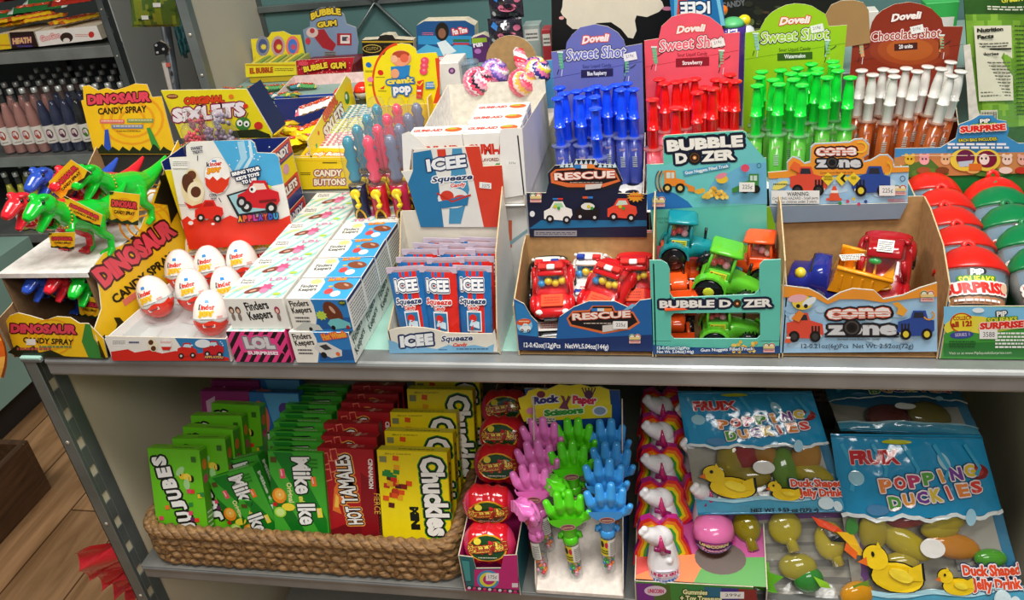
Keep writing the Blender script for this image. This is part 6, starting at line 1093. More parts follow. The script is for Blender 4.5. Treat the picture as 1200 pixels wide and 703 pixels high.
def art(a):
    for k in range(60): a.el(RND.uniform(348,412),RND.uniform(70,86),.5,.5,'#f0b8a8')
    a.el(356,74,6,3,'#e04a5a'); a.t('BUBBLE',(357,84.5),(385,79),7,'#f4d83a','#7a1018',.12,bold=.06); a.t('GUM',(388,80.5),(406,79.5),7.5,'#f4d83a','#7a1018',.12,bold=.06)
px_card(BG,FF(yf),[(346.8,70.5),(415,67),(411,85.5),(349,88)],.0016,'#c01c2c','front_panel','#6a1a20',art)
def art(a):
    a.t('BUBBLE',(365,24),(400,18),8,'#e8c83a','#3a2410',.16,bold=.06,bend=.4); a.t('GUM',(372,33),(395,30),7,'#e8c83a','#3a2410',.16,bold=.06)
    a.poly([(365,36),(380,34),(386,44),(394,52),(390,60),(378,56),(370,46)],'#a82a34'); a.el(366,38,7,6,'#d8c0b8'); a.el(366,36,3,3,'#b83a44'); a.rect(395,39,412,53,'#a82a34'); a.rect(399,41,410,51,'#e8e0d8'); a.rect(401,43,408,48,'#4a4a5a'); a.el(361,48,3,4,'#c83a4a'); a.el(408,46,2,2,'#e8b0b0'); a.rect(380,60,394,67,'#8a8a8a'); a.lines(381,61,393,66,2,'#4a4a4a')
px_card(BG,FF(.725),[(355,35),(363,31),(364,14),(376,9),(392,8),(403,17),(406,28),(417,32),(420,50),(418,68),(360,70)],.0016,'#7f93b0','header','#8a7050',art)
f=FF(yf); x0=f.px((348,72))[0]; x1=f.px((414,69))[0]; b=MB(); b.box(x0,x1,yf+.002,.722,RT+.0005,f.px((380,70))[1]-.01,m('#6a1a20')); b.build('base',BG); settle(BG)
CT=thing('candy_carton','black and gold carton with an oval on top, right of the bubble gum box','candy carton'); yf=.70
def art(a): a.rect(424,48,484,50,'#b8962c'); a.el(436,57,11,5,'#c8a84a'); a.el(436,57,10,4,'#1c1a14'); a.t('CLUTCH',(429,59),(443,58.5),3.6,'#c8a84a'); a.lines(450,54,478,60,2,'#5a4a20')
px_card(CT,FF(yf),[(424,47),(443,46),(445,42),(452,40.5),(460,41),(463,45.5),(484,47),(486,80),(427,82)],.02,'#1e1a16','carton',None,art); settle(CT)
BB=thing('candy_carton','blue carton with a round photo on its front, standing at the back','candy carton'); yf=.69
def art(a):
    a.rect(490,42,553,52,'#2f8ac0'); a.poly([(488,60),(500,52),(520,58),(540,50),(555,56),(555,78),(488,80)],'#4fa6cf'); a.el(518,37,8,11,'#1c1412'); a.el(518,39,4.5,6,'#8a5a44'); a.poly([(512,50),(522,47),(535,60),(520,66)],'#dfe6ea'); a.t('Fun Time',(531,41),(548,38),7,'#f0e8e8','#c83040',.2,bold=.05); a.rect(531,46,550,49,'#2f6a3a'); a.rect(531,50,550,52.5,'#b83040'); a.lines(495,38,508,42,2,'#d06a8a'); a.t('Sour Time',(502,72),(543,68),5.5,'#f0e8e8','#c83040',.2,bold=.05)
px_card(BB,FF(yf),[(488,30),(497,25),(545,24),(556,30),(558,78),(490,81)],.03,'#1c4f86','carton',None,art); settle(BB)
FB=thing('candy_bag','purple and green candy bag behind the clear cups','candy bag'); b=MB(); fr=FF(.60); b.card(fr,[fr.px(p) for p in ((552,45),(566,40),(574,44),(574,72),(555,74))],.02,m('#5a2f6a','f')); a=Art(b,fr); a.t('Fun',(555,56),(566,54),7,'#e8e0ea',bold=.06); a.el(560,60,4,3,'#b070b8'); a.poly([(553,45),(570,44),(571,49),(553,51)],'#8fb030'); b.build('bag',FB); settle(FB)
for i,(y0,y1) in enumerate(((-14,20),(22,50))):
    o=thing('candy_bag','dark candy bag with pink and blue print, %s of the pair on the peg strip'%('upper' if i==0 else 'lower'),'candy bag'); b=MB(); fr=FF(.58); q=[fr.px(p) for p in ((571,y0),(611,y0),(610,y1),(572,y1))]; (xa,za),(xb,_z),(xc,zc),_=q
    def fn(u,v,s=-1): return V((xa+(xb-xa)*u,.58+s*.012*math.sin(PI*u)*math.sin(PI*v)**.5+.0012*math.sin(11*u+9*v),zc+(za-zc)*v))
    surf(b,fn,12,12,lambda u,v:m('#2a2634','f')); surf(b,lambda u,v:fn(1-u,v,1),6,6,lambda u,v:m('#2a2634','f')); a=Art(b,Mp(fn),1,1,e=.001,kind='f'); a.poly([(.1,.7),(.28,.55),(.34,.75),(.2,.9)],'#3a8ae0'); a.poly([(.40,.75),(.5,.6),(.56,.9)],'#e8e8f0'); a.el(.55,.38,.26,.13,'#e07a9a'); a.lines(.3,.33,.8,.43,1,'#7a2a44'); a.el(.85,.62,.1,.12,'#c86a8a'); a.el(.15,.2,.06,.08,'#d8d8e0'); b.build('bag',o); 
    b=MB(); b.box((xa+xb)/2-.003,(xa+xb)/2+.003,.600,.603,RT,.62,m('#8a8f90','m')) if i==0 else b.box((xa+xb)/2-.002,(xa+xb)/2+.002,.592,.597,za-.004,za+.006,m('#8a8f90','m')); b.build('peg_strip',o); settle(o)
# loose wrapped sweets below the bubble box
ws=wrap('#5aa060','#d8c83a','x',L=.03,w_=.016,t=.010,txt='SWEET'); wz=wrap('#c8b03a','#3a7a4a','x',L=.03,w_=.016,t=.010,txt='SWEET'); wq=wrap('#3a8a98','#e0d8c8','x',L=.03,w_=.016,t=.010,txt='SWEET')
tr_=thing('display_box','shallow yellow edged tray of small wrapped sweets left of the pink lined box','box'); b=MB(); b.box(-.600,-.487,.322,.512,RIS+.0005,RIS+.03,m('#5a4a2a')); b.box(-.493,-.487,.322,.512,RIS+.03,RIS+.036,m('#e8d030')); b.build('tray',tr_); settle(tr_)
for i in range(36):
    k=i%3; inst((ws,wz,wq)[k],i//3,(-.590+.0185*(i%6)+RND.uniform(-.003,.003),.345+.028*(i//6)+RND.uniform(-.004,.004),RIS+.032+.004*(i%2)),(RND.uniform(-.3,.3),RND.uniform(-.3,.3),RND.uniform(0,3)),'small %s wrapped sweet in the shallow tray'%['green','yellow','teal'][k],group='%s wrapped sweets in the shallow tray'%['green','yellow','teal'][k])
for i in range(16):
    o=copy_tree((ws,wz,wq)[i%3]); o.location=(-.455+.021*(i%8)-.15*(i>7)*0,.545+.05*(i//8),RT+.002); o.rotation_euler=(0,.2,RND.uniform(0,3)); o.location.x-=.14; o['label']='small %s wrapped sweet lying loose on the rear shelf'%['green','yellow','teal'][i%3]; o['group']='loose %s sweets on the rear shelf'%['green','yellow','teal'][i%3]
# ================================================================ behind the front row, right half
BK=thing('candy_bag','big black package with a cream cloud shape behind the violet header box','candy package'); yf=.50
def art(a):
    c='#ddd3c0'; P=[(660,-6),(659,8),(657,14),(660,19),(664,22),(664,28),(671,34),(680,34),(690,32),(700,27),(716,26),(728,34),(736,44),(742,45),(746,36),(744,24),(746,18),(758,20),(772,14),(778,8),(776,2),(768,-6)]; a.poly(P,c)
    a.el(782,10,6,2.4,'#c87a98'); a.el(658,21,3,2,'#e8a0a0')
px_card(BK,FF(yf),[(646,-12),(790,-12),(792,60),(647,68)],.05,'#0c0d10','package',None,art)
b=MB(); b.box(.03,.17,yf+.004,yf+.046,.0005,.235,m('#0c0d10')); b.build('lower_half',BK); settle(BK)
IB=thing('candy_carton','blue red and white carton with upside down ICEE lettering behind the coral header','candy carton'); yf=.44
def art(a): 
    a.rect(790,-6,798,30,'#5ab0d8'); a.poly([(795,-8),(806,-8),(804,30),(792,30)],'#e0402c'); a.t('ICEE',(831,1),(797,4),-11.5,'#f2f4f6','#16305e',.14,bold=.06) if False else a.t('ICEE',(832,2),(797,3),14,'#f2f4f6','#16305e',.12,bold=.04); a.poly([(838,-8),(842,-8),(850,30),(845,30)],'#7cc4e0')
px_card(IB,FF(yf),[(784,-8),(846,-8),(850,30),(788,30)],.04,'#2272b0','carton',None,art); b=MB(); b.box(.165,.225,yf+.004,yf+.036,.0005,.24,m('#2272b0')); b.build('lower_half',IB); settle(IB)
KC=thing('display_box','plain kraft header card standing between the lime and brown header boxes','box'); px_card(KC,FF(.43),[(963,40),(967,18),(974,6),(985,1),(1000,0),(1012,3),(1018,12),(1020,50),(964,60)],.0018,'#a48152','header'); b=MB(); b.box(.30,.37,.432,.47,.0005,.20,KR); b.build('box',KC); settle(KC)
for o in (KC,): o.children[0].data.materials[0]=m('#a48152','k')
PE=thing('toy_dispenser','purple toy with a green cap and orange top behind the coral header','toy'); b=MB(); q=W(858,30,y=.46); b.lathe([(.012,0),(.016,.05),(.019,.16),(.019,q.z-.01),(.0185,q.z)],m('#4a2f8a','g'),20,(q.x,.46,0)); b.build('body',PE); b=MB(); b.lathe([(.0175,q.z+.0005),(.0150,q.z+.006),(.009,q.z+.010),(.002,q.z+.011)],m('#5fc07a'),20,(q.x,.46,0)); b.build('cap',PE)
b=MB(); 
for k in (-1,1): b.tube([(q.x+k*.005,.4405,q.z-.03),(q.x+k*.005,.4405,q.z)],.0012,m('#e8e0f0','g'),6)
b.build('stripes',PE); b=MB(); b.ell((q.x-.016,.455,q.z+.022),(.010,.008,.008),m('#f07a1c','g')); b.build('knob',PE); settle(PE)
DK=thing('toy_duck','small yellow duck head on a white body behind the lime header','toy'); p=W(872,24,y=.47); b=MB(); b.ell((p.x,.47,p.z),(.009,.008,.008),m('#f4d81c','g')); b.ell((p.x-.009,.466,p.z-.001),(.005,.004,.002),m('#f08a1c','g')); b.build('head',DK); b=MB(); b.lathe([(.012,0),(.014,.1),(.015,p.z-.025),(.010,p.z-.010),(.004,p.z-.006)],m('#d8dce0','g'),16,(p.x+.003,.47,0)); b.build('body',DK); settle(DK)
CSg=thing('candy_bag','dark package with grey CANDY lettering at the top behind the lime header','candy package'); 
def art(a): a.t('CANDY',(846,10),(874,6),7,'#6a6e70',bold=.04); [a.el(RND.uniform(870,930),RND.uniform(4,40),RND.uniform(2,6),RND.uniform(1,4),RND.choice(['#3a4a2a','#5a6a3a','#2a2e22','#4a3a2a'])) for _ in range(26)]
px_card(CSg,FF(.53),[(836,-12),(985,-12),(990,60),(840,60)],.03,'#1b1e1a','package',None,art); b=MB(); b.box(.235,.36,.534,.556,.151,.22,m('#1b1e1a')); b.build('lower_half',CSg); settle(CSg)
GB=thing('candy_bag','green bag printed with Nutrition Facts and a barcode at the far right','candy bag'); yf=.47
fr=FF(yf); q=[fr.px(p) for p in ((1128,-14),(1216,-14),(1216,166),(1142,168))]
def fn(u,v,s=-1):
    a_=V((*q[3],0)).lerp(V((*q[2],0)),u); c_=V((*q[0],0)).lerp(V((*q[1],0)),u); r=a_.lerp(c_,v); return V((r.x,yf+s*.005*math.sin(PI*min(1,u*.8+.1))**.6*math.sin(PI*v)**.4+.0015*math.sin(7*u+13*v),r.y))
b=MB(); surf(b,fn,20,26,lambda u,v:m('#2f5a1e','f') if (v>.86 or v<.12) else m('#6a9a2c' if noise.noise(V((u*4,v*5,3)))>-.05 else '#86b43c','f')); surf(b,lambda u,v:fn(1-u,v,1),6,8,lambda u,v:m('#4a7a24','f')); a=Art(b,Mp(fn),1,1,e=.0030,kind='p')
a.rect(.10,.30,.62,.78,'#e6dfc8'); a.t('Nutrition',(.14,.74),(.50,.745),.025,'#1c1c14',bold=.05); a.t('Facts',(.14,.70),(.36,.705),.025,'#1c1c14',bold=.05); a.rect(.13,.63,.60,.64,'#1c1c14'); a.t('Calories',(.13,.595),(.42,.60),.020,'#1c1c14',bold=.04); a.lines(.13,.33,.58,.57,11,'#6a6a58',4,.35); a.lines(.13,.65,.56,.685,2,'#4a4a3c',5,.4)
a.rect(.12,.14,.36,.24,'#e6dfc8'); [a.rect(.135+k*.0135,.15,.135+k*.0135+.004+.004*(k%3==0),.23,'#2a2a22') for k in range(16)]; a.lines(.66,.20,.90,.80,22,'#2f4a14',6,.35); a.t('Green Apple',(.5,.92),(.98,.94),.03,'#d8d03a',sh=.2,bold=.03); a.lines(.3,.875,.98,.905,2,'#e8e4d0',3,.5); a.el(.98,.50,.12,.06,'#a8844a')
b.build('bag',GB); settle(GB)
GW=thing('candy_carton','open white flap carton standing right of the brown header','candy carton'); b=MB(); fr=FF(.44); b.card(fr,[fr.px(p) for p in ((1129,54),(1137,52),(1146,128),(1150,138),(1136,150),(1133,100))],.002,m('#e8ddd2','k')); b.build('flap',GW); b=MB(); b.box(.545,.60,.443,.465,.0005,.09,m('#e8ddd2','k')); b.build('carton',GW); settle(GW)
for i,(xa,xb,yt,c) in enumerate(((612,632,30,'#9aa8a4'),(634,645,35,'#a8343c'),(1012,1030,14,'#d8d4cc'),(1085,1125,4,'#38a850'))):
    o=thing('candy_carton',['grey carton at the back left of the black package','narrow red carton left of the black package','white carton peeping out left of the brown header','bright green glossy carton peeping out above the brown header'][i],'candy carton'); y_=[.60,.56,.50,.50][i]; p=W(xa,yt,y=y_); q_=W(xb,yt,y=y_); b=MB(); z0=RT+.0005 if y_>.53 else .0005; b.box(p.x,q_.x,y_,y_+.03,z0,p.z,m(c)); a=Art(b,FF(y_),None); a2=Art(b,Fr((p.x,y_,z0),(1,0,0),(0,0,1)),q_.x-p.x,p.z-z0); a2.rect(.1,.7,.9,.92,'#d8d8d0'); a2.lines(.15,.74,.85,.88,2,'#4a4a4a'); b.build('carton',o); settle(o)
# ================================================================ drinks and far left
def bottle(liq,lab,label):
    r=thing('drink_bottle',label,'bottle'); b=MB(); b.lathe([(.016,0),(.0178,.004),(.018,.02),(.018,.095),(.0165,.115),(.010,.140),(.0075,.155),(.0072,.178)],m('#cfd8d8','c'),14); b.build('glass',r)
    b=MB(); b.lathe([(.015,.003),(.0168,.006),(.0168,.095),(.0155,.112),(.0095,.138),(.0070,.150)],m(liq,'g'),14); b.build('drink',r)
    b=MB(); b.lathe([(.0084,.176),(.0088,.178),(.0088,.189),(.007,.1905),(.001,.191)],m('#d8dcd8','m'),12); b.build('cap',r)
    b=MB(); b.lathe([(.0186,.030),(.0186,.082)],m('#e6e2da'),14,cap=False); fn=lambda u,v:V((.0186*math.cos(-PI/2+(u-.5)*2.4),.0186*math.sin(-PI/2+(u-.5)*2.4),.03+v*.052)); a=Art(b,Mp(fn),1,1,e=.0004); a.el(.5,.55,.2,.26,lab); a.el(.42,.6,.08,.1,'#d8b0b8'); a.lines(.3,.12,.7,.22,1,'#8a7a70'); b.build('label_band',r); return r
kinds=[('#b07a70','#b04a3a','pinkish'),('#2a3050','#5a2a4a','dark blue'),('#141418','#4a7a2a','black'),('#d0661c','#c83a2a','orange'),('#b8b02a','#c8b83a','yellow'),('#5a9a2a','#6a8a2a','green'),('#2f6aa0','#3a6aa0','blue')]
PB=[bottle(a_,b_,'x') for a_,b_,_ in kinds]; pc=[0]*7
def put(k,x,y,z,l,g): 
    inst(PB[k],pc[k],(x,y,z),(0,0,RND.uniform(.3,.6)),l,group=g); pc[k]+=1
rown=['front row','second row','third row','back row']
for r_ in range(4):
    for i in range(12):
        k=[0,0,0,0,1,1,1,2,2,3,3,3][i]; put(k,-1.345-.0395*(11-i)-.0,1.335+.075*r_,-.2,'%s drink bottle with white label, %s of the middle drinks shelf'%(kinds[k][2],rown[r_]),'%s bottles in the %s of the middle shelf'%(kinds[k][2],rown[r_]))
for r_ in range(3):
    for i in range(12):
        k=[4,4,4,4,4,4,5,5,5,6,6,6][i]; put(k,-1.345-.0395*(11-i)-.06,1.335+.075*r_,-.45,'%s drink bottle, %s of the lower drinks shelf'%(kinds[k][2],rown[r_]),'%s bottles in the %s of the lower shelf'%(kinds[k][2],rown[r_]))
def farbox(px,yf,d,c,label,art=None,cat='candy carton',name='candy_carton',rot=0):
    o=thing(name,label,cat); px_card(o,FF(yf),px,d,c,'carton',c,art); return settle(o)
def art(a): a.rect(0,52,12,54,'#c88a1c')
farbox([(-8,42),(9,39),(13,57),(-8,59)],1.31,.10,'#e8c41c','bright yellow carton at the left end of the top drinks shelf',art)
def art(a): a.t('HEATH',(15,52),(37,50),7,'#e8b87a','#6a2a5a',.12,bold=.07); a.rect(20,53,38,55,'#4a3a7a')
farbox([(11,38),(39,36.5),(45,54.5),(14,57)],1.31,.10,'#2a1714','dark brown HEATH carton on the top drinks shelf',art)
def art(a): a.t('GooGoo',(48,49),(71,44),7,'#e8c8c8','#d85a4a',.08,bold=.05); a.el(78,44,7.5,6,'#3a2420'); a.el(78,47.5,4,3,'#e8e0d8'); a.lines(88,40,103,44,2,'#d89a94'); a.el(107,40.5,3.4,3.6,'#c8342c')
farbox([(41,37),(113,30),(119.5,46),(46,54.5)],1.31,.12,'#eee8e2','white GooGoo carton with a bitten chocolate on the top drinks shelf',art)
wf=wrap('#e8b81c','#d8681c','x',L=.12,w_=.035,t=.012,txt='CANDY'); wg=wrap('#1f6a34','#d8e0d8','x',L=.16,w_=.05,t=.02,txt='MINT'); wrd=wrap('#a8281c','#5a1a14','x',L=.12,w_=.04,t=.014,txt='SPICY')
for i,(x,y) in enumerate(((5,34),(16,32),(28,31),(38,30),(10,29),(24,27),(60,25),(72,22))): p=W(x,y,z=.15+.004*i); inst(wf,i,(p.x,min(max(p.y,1.36),1.6),.152+.004*i if i<6 else .155),(.1,0,.2+.1*i),'yellow wrapped bar in the heap on top of the cartons',group='yellow wrapped bars on the top drinks shelf')
for i,(x,y) in enumerate(((18,21),(50,18),(68,12))): p=W(x,y,z=.17); inst(wg,i,(p.x,min(p.y,1.62),.172+.01*i),(.2,0,.3),'green package, %s from the left above the yellow bars'%ORD[i],group='green packages on the top drinks shelf')
for i,(x,y) in enumerate(((8,6),(30,4),(90,16),(100,8))): p=W(x,y,z=.18); inst(wrd,i,(p.x,min(p.y,1.64),.19+.008*i),(.2,0,.4),'dark red package, %s from the left at the back of the top drinks shelf'%ORD[i],group='dark red packages on the top drinks shelf')
bm=thing('broom','grey broom pole with a black hanger bracket and white sticker','broom'); b=MB(); p=W(184,-30,y=1.02); q=W(209,125,y=1.02); d=(q-p).normalized(); b.tube([p-d*.25,q+d*.95],.0115,m('#6f767c','m'),14); b.build('pole',bm)
b=MB(); fr=FF(1.005); b.card(fr,[fr.px(c) for c in ((180,52),(187,48),(194,51),(198,57),(196,63),(182,65))],.02,m('#15161a','g')); a=Art(b,fr,kind='g'); [a.el(x,y,1.6,1.5,'#d8d8d8') for x,y in ((183,53),(191.5,57.5),(184.5,61.5))]; b.build('bracket',bm)
b=MB(); b.tube([W(195.6,72,y=1.02),W(203.5,104,y=1.02)],.0121,m('#d8cfc8'),14,cap=False); fr=FF(1.006); a=Art(b,fr); a.poly([(194,74),(199,73),(200,78),(195,79)],'#d8685a'); a.el(201,86,1.6,3,'#3a3a3a'); a.el(202.5,95,1.4,2.6,'#8a8a8a'); b.build('sticker',bm)
fz=q+d*.95; b=MB(); b.box(fz.x-.12,fz.x+.12,fz.y-.02,fz.y+.02,FLOOR+.001,fz.z+.02 if fz.z>FLOOR+.03 else FLOOR+.08,m('#3a4a5a','k')); b.build('bristles',bm); settle(bm)
cbg=thing('snack_bag','olive green snack bag with white stickers hanging at the top left','snack bag'); fr=FF(.93); q=[fr.px(c) for c in ((155,32),(211,31),(208,-40),(148,-40))]
def fn(u,v,s=-1):
    r=V((*q[0],0)).lerp(V((*q[1],0)),u).lerp(V((*q[3],0)).lerp(V((*q[2],0)),u),v); return V((r.x,.93+s*.014*math.sin(PI*u)**.5*math.sin(PI*v)**.4+.001*math.sin(14*u+5*v),r.y))
b=MB(); surf(b,fn,16,20,lambda u,v:m(['#6a7a20','#7f8a24','#4f6a24','#8a8a30'][int((noise.noise(V((u*9,v*2+u*4,0)))+1)*2)%4],'f')); surf(b,lambda u,v:fn(1-u,v,1),5,5,lambda u,v:m('#6a7a20','f')); a=Art(b,Mp(fn),1,1,e=.002); a.rect(.28,.15,.42,.22,'#e8e8e0'); a.rect(.55,.36,.70,.43,'#e8e8e0'); a.poly([(.2,.12),(.5,.18),(.5,.22),(.2,.16)],'#2a4a1c'); a.poly([(.4,.30),(.95,.28),(.95,.31),(.42,.33)],'#3a5a1c'); b.build('bag',cbg); b=MB(); b.box((q[0][0]+q[1][0])/2-.004,(q[0][0]+q[1][0])/2+.004,.934,.937,q[2][1]-.01,1.2,m('#8a8f90','m')); b.build('hanging_strip',cbg); settle(cbg)
tl_=thing('hanging_cloth','teal patterned cloth hanging left of the perforated post','cloth'); b=MB(); fr=FF(1.15); q=[fr.px(c) for c in ((200,20),(222,18),(224,60),(212,66))]
surf(b,lambda u,v:V((*[(V((*q[3],0)).lerp(V((*q[2],0)),u).lerp(V((*q[0],0)).lerp(V((*q[1],0)),u),v))[0]],1.15+.006*math.sin(20*u),(V((*q[3],0)).lerp(V((*q[2],0)),u).lerp(V((*q[0],0)).lerp(V((*q[1],0)),u),v))[1])),16,12,lambda u,v:m('#2f6a72' if (int(u*9)+int(v*9))%3 else '#5a9aa0')); weld(b.build('cloth',tl_)); b=MB(); b.box(q[0][0],q[0][0]+.01,1.153,1.157,q[1][1]-.1,1.1,m('#5a6a6a','m')); b.build('hanger',tl_); settle(tl_)
# red mesh bag hanging on the outside of the front post
rb=thing('mesh_bag','bunch of glossy red packets hanging outside the left front post','bag'); b=MB()
for k in range(6):
    def fn(u,v,k=k): return V((-.745+.010*k+.095*v*(1-.10*k),.03+.008*k+.006*math.sin(9*u+k),-.395+.045*v-.026*k-.060*u+.005*math.sin(12*u+5*v)))
    surf(b,fn,14,10,lambda u,v:m('#d0202c','f'))
weld(b.build('packets',rb)); b=MB(); b.tube([(-.636,.03,-.30),(-.655,.03,-.38)],.002,m('#c8c8c8','m'),6); b.build('hook',rb); settle(rb)
# ================================================================ LOWER SHELF
LZ=-.3725
def wicker():
    M=bpy.data.materials.new('wicker'); M.use_nodes=True; nt=M.node_tree; b=nt.nodes['Principled BSDF']; N=nt.nodes.new; L=nt.links.new
    tc=N('ShaderNodeTexCoord'); mp=N('ShaderNodeMapping'); mp.inputs['Scale'].default_value=(60,60,260); L(tc.outputs['Object'],mp.inputs[0]); n=N('ShaderNodeTexNoise'); n.inputs['Scale'].default_value=1.5; n.inputs['Detail'].default_value=6; L(mp.outputs[0],n.inputs[0])
    cr=N('ShaderNodeValToRGB'); cr.color_ramp.elements[0].position=.3; cr.color_ramp.elements[1].position=.7; cr.color_ramp.elements[0].color=lin('#553a1e'); cr.color_ramp.elements[1].color=lin('#ad8352'); L(n.outputs[0],cr.inputs[0]); L(cr.outputs[0],b.inputs['Base Color']); b.inputs['Roughness'].default_value=.6
    bp=N('ShaderNodeBump'); bp.inputs['Strength'].default_value=.4; bp.inputs['Distance'].default_value=.002; L(n.outputs[0],bp.inputs['Height']); L(bp.outputs[0],b.inputs['Normal']); return M
WK=wicker(); BX0,BX1,BY0,BY1=-.583,-.118,.012,.44
bk=thing('wicker_basket','long woven brown wicker basket on the lower shelf full of boxed candy','basket')
path=[V((BX0+.004,BY1,0)),V((BX0,BY0+.03,0)),V((BX0+.008,BY0+.008,0)),V((BX0+.03,BY0,0)),V((BX1-.03,BY0,0)),V((BX1-.006,BY0+.006,0)),V((BX1,BY0+.03,0)),V((BX1,BY1,0))]
def along(P,st):
    out=[]; 
    for a,b_ in zip(P,P[1:]):
        n=max(1,int((b_-a).length/st)); out+=[a.lerp(b_,i/n) for i in range(n)]
    return out+[P[-1]]
pl=along(path,.0045)
def strand(b,z,r_,ph,amp,k,flat=1.0,zw=.0):
    pts=[];s=0
    for i,p in enumerate(pl):
        d=(pl[min(i+1,len(pl)-1)]-pl[max(i-1,0)]).normalized(); nrm=V((d.y,-d.x,0)); s+=.0045; jit=noise.noise(V((s*40,z*60,ph)))
        pts.append(p+nrm*(amp*math.sin(k*s+ph)+.0012*jit)+V((0,0,z+zw*math.cos(k*s+ph)+.0015*noise.noise(V((s*25,ph,z*90))))))
    b.tube(pts,[r_*(1+.22*noise.noise(V((i*.35,z*70,ph)))) for i in range(len(pts))],WK,7,True,flat)
b=MB()
for r_ in range(4):
    for q in range(2): strand(b,LZ+.008+r_*.0125,.0056,q*PI+r_*1.3,.0042,2*PI/.034,1.05,.0028)
b.build('weave',bk); b=MB()
for q in range(3): strand(b,LZ+.0625,.0062,q*2*PI/3,.0052,2*PI/.045,1,.0052)
b.build('rim',bk); b=MB()
s=0
for i in range(0,len(pl),7):
    p=pl[i]; d=(pl[min(i+1,len(pl)-1)]-pl[max(i-1,0)]).normalized(); nrm=V((d.y,-d.x,0)); b.tube([p+nrm*(.002+.006*(k%2))+V((0,0,LZ+.003+.012*k)) for k in range(6)],.0042,WK,6)
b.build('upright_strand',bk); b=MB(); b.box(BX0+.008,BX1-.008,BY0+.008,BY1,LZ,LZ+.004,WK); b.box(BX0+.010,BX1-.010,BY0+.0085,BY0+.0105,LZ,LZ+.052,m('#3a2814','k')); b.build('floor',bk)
for o in kids(bk):
    if o.name.startswith('floor'): o.name='basket_floor'
settle(bk)
